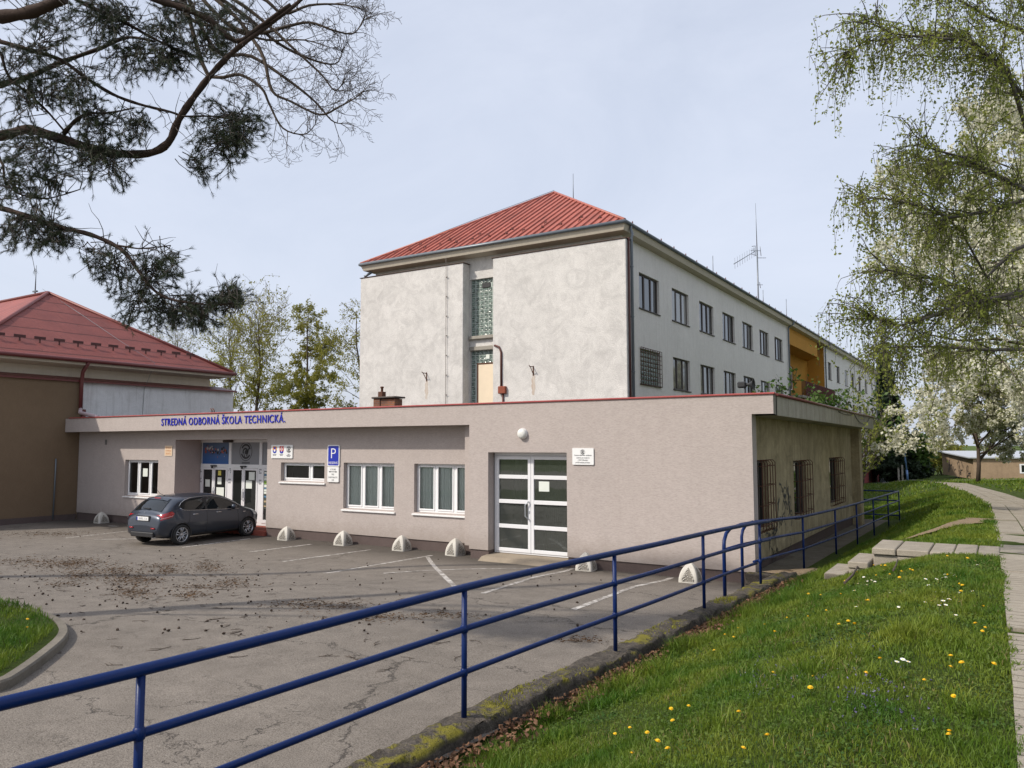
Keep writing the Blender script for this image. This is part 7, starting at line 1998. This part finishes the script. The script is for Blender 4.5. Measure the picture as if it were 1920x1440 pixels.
# island grass
import bisect
def in_isl(x, y):
    pts = [cenI]+isl; out = np.zeros(len(x), bool)
    px = np.array([p.x for p in pts]); py = np.array([p.y for p in pts]); j = len(pts)-1
    for i in range(len(pts)):
        c = ((py[i] > y) != (py[j] > y)) & (x < (px[j]-px[i])*(y-py[i])/(py[j]-py[i]+1e-12)+px[i]); out ^= c; j = i
    return out
def islz(x, y):
    d = max(0, 1-((x-cenI.x)**2+(y-cenI.y)**2)**.5/8.5); return park_z(x, y)+.085+.20*min(1, d*1.2)**.5*.6
tag(np_mesh('island_grass', *blades(46000, (-15, -7.2), (2.4, 6.4), islz, .075, .009, 12, lambda x, y: in_isl(x+(x-cenI.x)*.03, y+(y-cenI.y)*.03)), M['grass']), kind='stuff')
# grass and moss creeping along the kerb top
tag(np_mesh('kerb_moss', *blades(9000, (-4.2, -3.6), (2, 12.5), lambda x, y: cz(y)+.004, .022, .012, 14, lambda x, y: (np.sin(y*2.1)+np.sin(y*5.3+1)*.6 > .25) & (np.abs(x-np.interp(y, [-6, 2.6, 5.5, 8.2, 17], [-4.36, -4.0, -3.92, -3.77, -3.73])) < .14)), M['willow_leaf']), kind='stuff')
# dead leaves in the gutter below the kerb
g_ = np.random.default_rng(15); n = 3400
n = 5200; y = g_.uniform(2.2, 16.0, n); x = np.interp(y, [-6, 2.6, 5.5, 8.2, 17], [-4.36, -4.0, -3.92, -3.77, -3.73])+.20+np.abs(g_.normal(0, .17, n)); k = g_.random(n) < (.45+.55*np.sin(y*1.1)**2); x, y = x[k], y[k]; n = len(x)
z = np.array([lz(max(a, -3.44), b) for a, b in zip(x, y)])+.03+g_.uniform(0, .05, n)
c = np.stack([x, y, z], 1); u = g_.normal(0, 1, (n, 3)); u[:, 2] *= .5; u /= np.linalg.norm(u, axis=1)[:, None]; w = np.cross(u, g_.normal(0, 1, (n, 3))+np.array([0, 0, 2])); w /= np.linalg.norm(w, axis=1)[:, None]
s_ = g_.uniform(.014, .036, (n, 1)); V = np.stack([c-u*s_, c+w*s_*.6, c+u*s_, c-w*s_*.6+np.array([0, 0, .01])], 1).reshape(-1, 3)
tag(np_mesh('dead_leaves', V, np.arange(4*n).reshape(n, 4), M['dead_leaf']), kind='stuff')

# dandelions: one head and stalk, copied
def dandelion():
    t = thing('dandelion', 'yellow dandelion flower head standing in the lawn', 'flower', (0, 0, 0), 'dandelions in the lawn')
    mb = MB(); mb.tube([(0, 0, -.01), (.006, .002, .05), (.004, 0, .095)], .0026, 5); mb.build('stalk', M['stem'], t, local=True)
    mb = MB(); rr = random.Random(6)
    for ring, (n, r, h) in enumerate(((16, .026, .002), (13, .020, .010), (9, .012, .015))):
        for k in range(n):
            a = 2*PI*(k+.5*ring)/n; w = .0042; c, s = math.cos(a), math.sin(a)
            mb.quad((.004-s*w*.5, c*w*.5, .095), (.004+s*w*.5, -c*w*.5, .095), (.004+c*r+s*w, s*r-c*w, .097+h), (.004+c*r-s*w, s*r+c*w, .097+h))
    mb.lathe([(0, .113), (.010, .110), (.014, .099), (.006, .090)], 10, (.004, 0, 0)); mb.build('flower_head', M['dandelion'], t, local=True)
    return t
ZD = [(1126,128),(1062,160),(975,206),(1023,200),(1050,209),(1137,249),(1196,232),(1212,229),(865,244),(997,268),(1076,263),(1135,288),(799,300),(654,389),(781,385),(925,424),(938,422),(440,310),(1507,316),(1528,327),(1511,366),(1657,470),(1440,271),(1424,146),(1543,166),(316,503),(440,533),(565,526),(682,486),(145,600),(64,634),(120,650),(310,580),(360,637),(818,556),(860,586),(771,571),(1612,575),(1651,592),(1639,625),(1450,768),(1024,810),(1527,830),(1435,840),(1290,926),(915,888),(598,895),(352,872),(591,990),(150,1140),(339,1290),(161,1345),(1453,1287),(1475,1042),(1693,825),(4,724),(575,385),(1445,1268)]
dpx = [(1340+a/3.272, 1000+b/3.272) for a, b in ZD]+[(1295/2.526+640, 960/2.526+1000), (1560/2.526+640, 852/2.526+1000), (1643/2.526+640, 840/2.526+1000), (1578/2.526+640, 906/2.526+1000), (1454/2.526+640, 966/2.526+1000), (1490/2.526+640, 1017/2.526+1000), (1370/2.526+640, 1070/2.526+1000), (1556/2.526+640, 1058/2.526+1000), (1370/2.526+640, 930/2.526+1000), (48, 1168), (52, 1182)]
d0 = dandelion(); first = True
for (u, v) in dpx:
    p = hit(u, v+5)
    if u < 200: p = PZ(u, v+3, park_z(p.x, p.y)+.2)
    o = d0 if first else copy_tree(d0); first = False
    o.location = (p.x, p.y, p.z+.0); s = rnd.uniform(.45, .74)*(1.0 if v > 1200 else 1.12); o.scale = (s, s, s*rnd.uniform(.7, 1.1)); o.rotation_euler = (rnd.uniform(-.3, .3), rnd.uniform(-.3, .3), rnd.uniform(0, 6))
    if u < 200: o['label'] = 'yellow dandelion on the grass island at the left edge'; o['group'] = 'dandelions on the grass island'
mb = MB(); mb.tube([(0, 0, -.01), (0, .002, .045)], .0018, 4); mb.lathe([(0, .052), (.005, .05), (.006, .045)], 8)
for k in range(12):
    a = 2*PI*k/12; c, s = math.cos(a), math.sin(a); w = .0036; mb.quad((c*.005-s*w*.5, s*.005+c*w*.5, .047), (c*.005+s*w*.5, s*.005-c*w*.5, .047), (c*.018+s*w, s*.018-c*w, .049), (c*.018-s*w, s*.018+c*w, .049), 1)
for k in range(len(mb.mi)): mb.mi[k] = 1 if k >= len(mb.mi)-12 else (0 if k < 6 else 2)
dz0 = mb.build('daisy', [M['stem'], M['daisy'], M['dandelion']]); tag(dz0, 'small white daisy in the lawn', 'flower', 'daisies in the lawn')
ZW = [(920,285),(932,330),(880,322),(1030,237),(1413,265),(1450,262),(1478,270),(1402,287),(1421,281),(1474,285),(1492,283),(1506,275),(1534,264),(1520,272),(1355,296),(1348,328),(1380,310),(1375,318),(1334,376),(1352,379),(1405,379),(1454,400),(1480,410),(1433,428),(1403,440),(1415,462),(1390,455),(1508,415),(1497,436),(1378,462),(1324,436),(1290,443),(1110,370),(1072,382),(1130,470),(1018,490),(870,472),(1598,185),(1612,205),(1480,520),(1150,803),(1114,818),(1180,820),(985,310),(960,300),(1320,340),(1590,375),(1465,345),(1440,425),(1500,378),(865,372),(940,305),(1290,300),(820,330)]
first = True
for (a, b) in ZW:
    p = hit(1340+a/3.272, 1000+b/3.272+1.5); o = dz0 if first else dz0.copy()
    if not first: COL.objects.link(o)
    first = False; o.location = p; s = rnd.uniform(.75, 1.1); o.scale = (s, s, s); o.rotation_euler = (rnd.uniform(-.3, .3), rnd.uniform(-.3, .3), rnd.uniform(0, 6))
# ground ivy: tiny violet flowers nobody could count
g_ = np.random.default_rng(16); V = []; n = 0
for (a, b, sp, m) in ((300, 870, 110, 34), (600, 860, 90, 26), (850, 1040, 90, 35), (1060, 930, 110, 40), (560, 920, 120, 40), (250, 970, 60, 25), (800, 740, 80, 22), (1250, 1210, 60, 16), (960, 1110, 120, 25)):
    for _ in range(m):
        p = hit(1340+(a+g_.normal(0, sp))/3.272, 1000+(b+g_.normal(0, sp*.5))/3.272)
        if p.x > -.1 or p.x < -3.3: continue
        z = .045; s = g_.uniform(.003, .006)
        for q in range(2): d = g_.normal(0, 1, (4, 3))*s; V += [np.array(p)+np.array([0, 0, z+q*.01])+d[i] for i in range(4)]
V = np.array(V); tag(np_mesh('ground_ivy', V, np.arange(len(V)).reshape(-1, 4), M['violet']), kind='stuff')

# pine cones on the asphalt: one cone copied
mb = MB()
for k in range(9):
    z = .004+k*.0058; r = .019*math.sin(PI*(k+1.2)/10.6); mb.lathe([(r*.6, z-.004), (r*1.12, z), (r*.7, z+.005)], 9, (0, 0, 0))
c0 = mb.build('pine_cone', M['cone']); tag(c0, 'small brown pine cone lying on the asphalt', 'pine cone', 'pine cones scattered on the asphalt')
rr = random.Random(17); first = True; CP = []
for _ in range(230):
    if rr.random() < .6: u, v = rr.gauss(270, 190), rr.gauss(1085, 33)
    else: u, v = rr.uniform(0, 1130), rr.uniform(1040, 1190)
    p = hit(u, v)
    if p.x > -4.1 or p.y > 16.3 or p.y < 3.5: continue
    if in_isl(np.array([p.x]), np.array([p.y]))[0]: continue
    o = c0 if first else c0.copy()
    if not first: COL.objects.link(o)
    first = False; o.location = p+Vector((0, 0, .012)); s = rr.uniform(.55, 1.0); o.scale = (s, s, s); o.rotation_euler = (PI/2+rr.uniform(-.4, .4), 0, rr.uniform(0, 6.3))
# twigs
def twigs(n, seed, gen):
    r2 = random.Random(seed); out = []
    protos = []
    for k in range(5):
        mb = MB(); L = r2.uniform(.2, .5); a = 0; q = Vector((0, 0, .008)); pts = [q.copy()]
        for s in range(5): a += r2.gauss(0, .35); q = q+Vector((math.cos(a), math.sin(a), r2.gauss(0, .03)))*L/5; q.z = max(.006, q.z); pts.append(q.copy())
        mb.tube(pts, [.005, .0045, .004, .0035, .003, .002], 5)
        for s in (1, 2, 3):
            if r2.random() < .6: d = Vector((math.cos(a+r2.choice((-.8, .8))), math.sin(a+r2.choice((-.8, .8))), .08)); mb.tube([pts[s], pts[s]+d*L*.3], [.005, .003], 4)
        protos.append(mb)
    objs = []
    for k in range(n):
        p = gen(r2)
        if p is None: continue
        if k < 5 or not objs: o = protos[k % 5].build('fallen_twig', M['stick'])
        else: o = objs[r2.randrange(min(5, len(objs)))].copy(); COL.objects.link(o)
        objs.append(o); o.location = p; o.rotation_euler = (0, 0, r2.uniform(0, 6.3)); s = r2.uniform(.35, 1.0); o.scale = (s, s, s); tag(o, 'thin dry twig fallen on the asphalt', 'twig', 'twigs scattered on the asphalt')
def gen(r2):
    if r2.random() < .55: p = hit(r2.gauss(300, 190), r2.gauss(1090, 38))
    else: p = hit(r2.uniform(0, 900), r2.uniform(1060, 1260))
    if p.x > -4.2 or p.y > 16.2 or in_isl(np.array([p.x]), np.array([p.y]))[0]: return None
    return p+Vector((0, 0, .002))
twigs(150, 18, gen)
# needle litter swept into loose heaps
rr = random.Random(19); g_ = np.random.default_rng(20); V = []
HEAP = [(100, 1060, 60, 12, 900), (128, 1058, 30, 6, 500), (160, 1055, 40, 7, 700), (45, 1053, 55, 5, 500), (215, 1071, 45, 9, 900), (235, 1087, 40, 12, 1100), (150, 1080, 28, 8, 600), (310, 1071, 30, 7, 600), (390, 1063, 32, 10, 900), (300, 1062, 28, 4, 300), (250, 1112, 32, 9, 700), (435, 1095, 32, 9, 700), (360, 1117, 26, 5, 350), (370, 1102, 32, 5, 350), (280, 1090, 35, 5, 350), (120, 1097, 30, 5, 250), (640, 1137, 55, 7, 500), (700, 1160, 75, 6, 500), (830, 1155, 60, 5, 350), (70, 1002, 60, 4, 700), (120, 1002, 30, 3, 300), (560, 1135, 60, 8, 500), (1090, 1203, 40, 4, 260)]
for (u, v, su, sv, m) in HEAP:
    for _ in range(int(m*.55)):
        q_ = 1.0 if rr.random() < .35 else .55; p = hit(u+rr.gauss(0, su*q_), v+rr.gauss(0, sv*q_))
        if p.x > -3.9 or p.y > 16.9: continue
        a = rr.uniform(0, 6.3); l = rr.uniform(.03, .08); c, s = math.cos(a), math.sin(a); w = .003; z = p.z+rr.uniform(.004, .03)
        V += [(p.x-s*w, p.y+c*w, z), (p.x+s*w, p.y-c*w, z), (p.x+c*l+s*w, p.y+s*l-c*w, z+rr.uniform(-.004, .02)), (p.x+c*l-s*w, p.y+s*l+c*w, z+rr.uniform(-.004, .02))]
V = np.array(V); tag(np_mesh('needle_litter', V, np.arange(len(V)).reshape(-1, 4), M['needle_litter']), kind='stuff')
# wet black crack with bits at the island kerb
# ================================================================== SKY, SUN, CAMERA
w = bpy.data.worlds.new('World'); SC.world = w; w.use_nodes = True; nt = w.node_tree; nt.nodes.clear()
SUN_EL, SUN_AZ = R_(43), Vector((-.57, -.82))        # towards the sun, in plan
out = nt.nodes.new('ShaderNodeOutputWorld'); bg = nt.nodes.new('ShaderNodeBackground'); sky = nt.nodes.new('ShaderNodeTexSky')
sky.sky_type = 'NISHITA'; sky.sun_disc = False; sky.sun_elevation = SUN_EL; sky.sun_rotation = math.atan2(SUN_AZ.x, SUN_AZ.y)
sky.air_density = 1.0; sky.dust_density = 5.0; sky.ozone_density = 1.5; sky.altitude = 200
tc = nt.nodes.new('ShaderNodeTexCoord')
# thin high veil of cloud
mp = nd(nt, 'ShaderNodeMapping'); mp.inputs['Scale'].default_value = (1.2, 1.2, 2.6); nt.links.new(tc.outputs['Generated'], mp.inputs[0])
n1 = noise(nt, mp.outputs[0], 1.6, 7, .62, .6)
veil = ramp(nt, n1, [(.2, .60), (.8, .88)])
c = mix(nt, veil, sky.outputs[0], (4.95, 5.3, 6.15))
nt.links.new(c, bg.inputs[0]); bg.inputs[1].default_value = .10
nt.links.new(bg.outputs[0], out.inputs[0])
su = bpy.data.lights.new('sun', 'SUN'); su.energy = 2.3; su.angle = R_(1.2); su.color = (1, .93, .83)
so = bpy.data.objects.new('sun', su); COL.objects.link(so)
d = -Vector((SUN_AZ.x*math.cos(SUN_EL), SUN_AZ.y*math.cos(SUN_EL), math.sin(SUN_EL))); so.rotation_euler = d.to_track_quat('-Z', 'Y').to_euler(); so.location = (-40, -40, 60)
cam = bpy.data.cameras.new('camera'); co = bpy.data.objects.new('camera', cam); COL.objects.link(co); SC.camera = co
cam.sensor_width = 36; cam.lens = FPX/1920*36; cam.clip_end = 4000; cam.clip_start = .1
Mx = Matrix((CR, CU, -CF)).transposed().to_4x4(); Mx.translation = EYEV; co.matrix_world = Mx
SC.view_settings.view_transform = 'Standard'; SC.view_settings.look = 'None'; SC.view_settings.exposure = .72; SC.view_settings.gamma = 1
SC.render.engine = 'CYCLES'
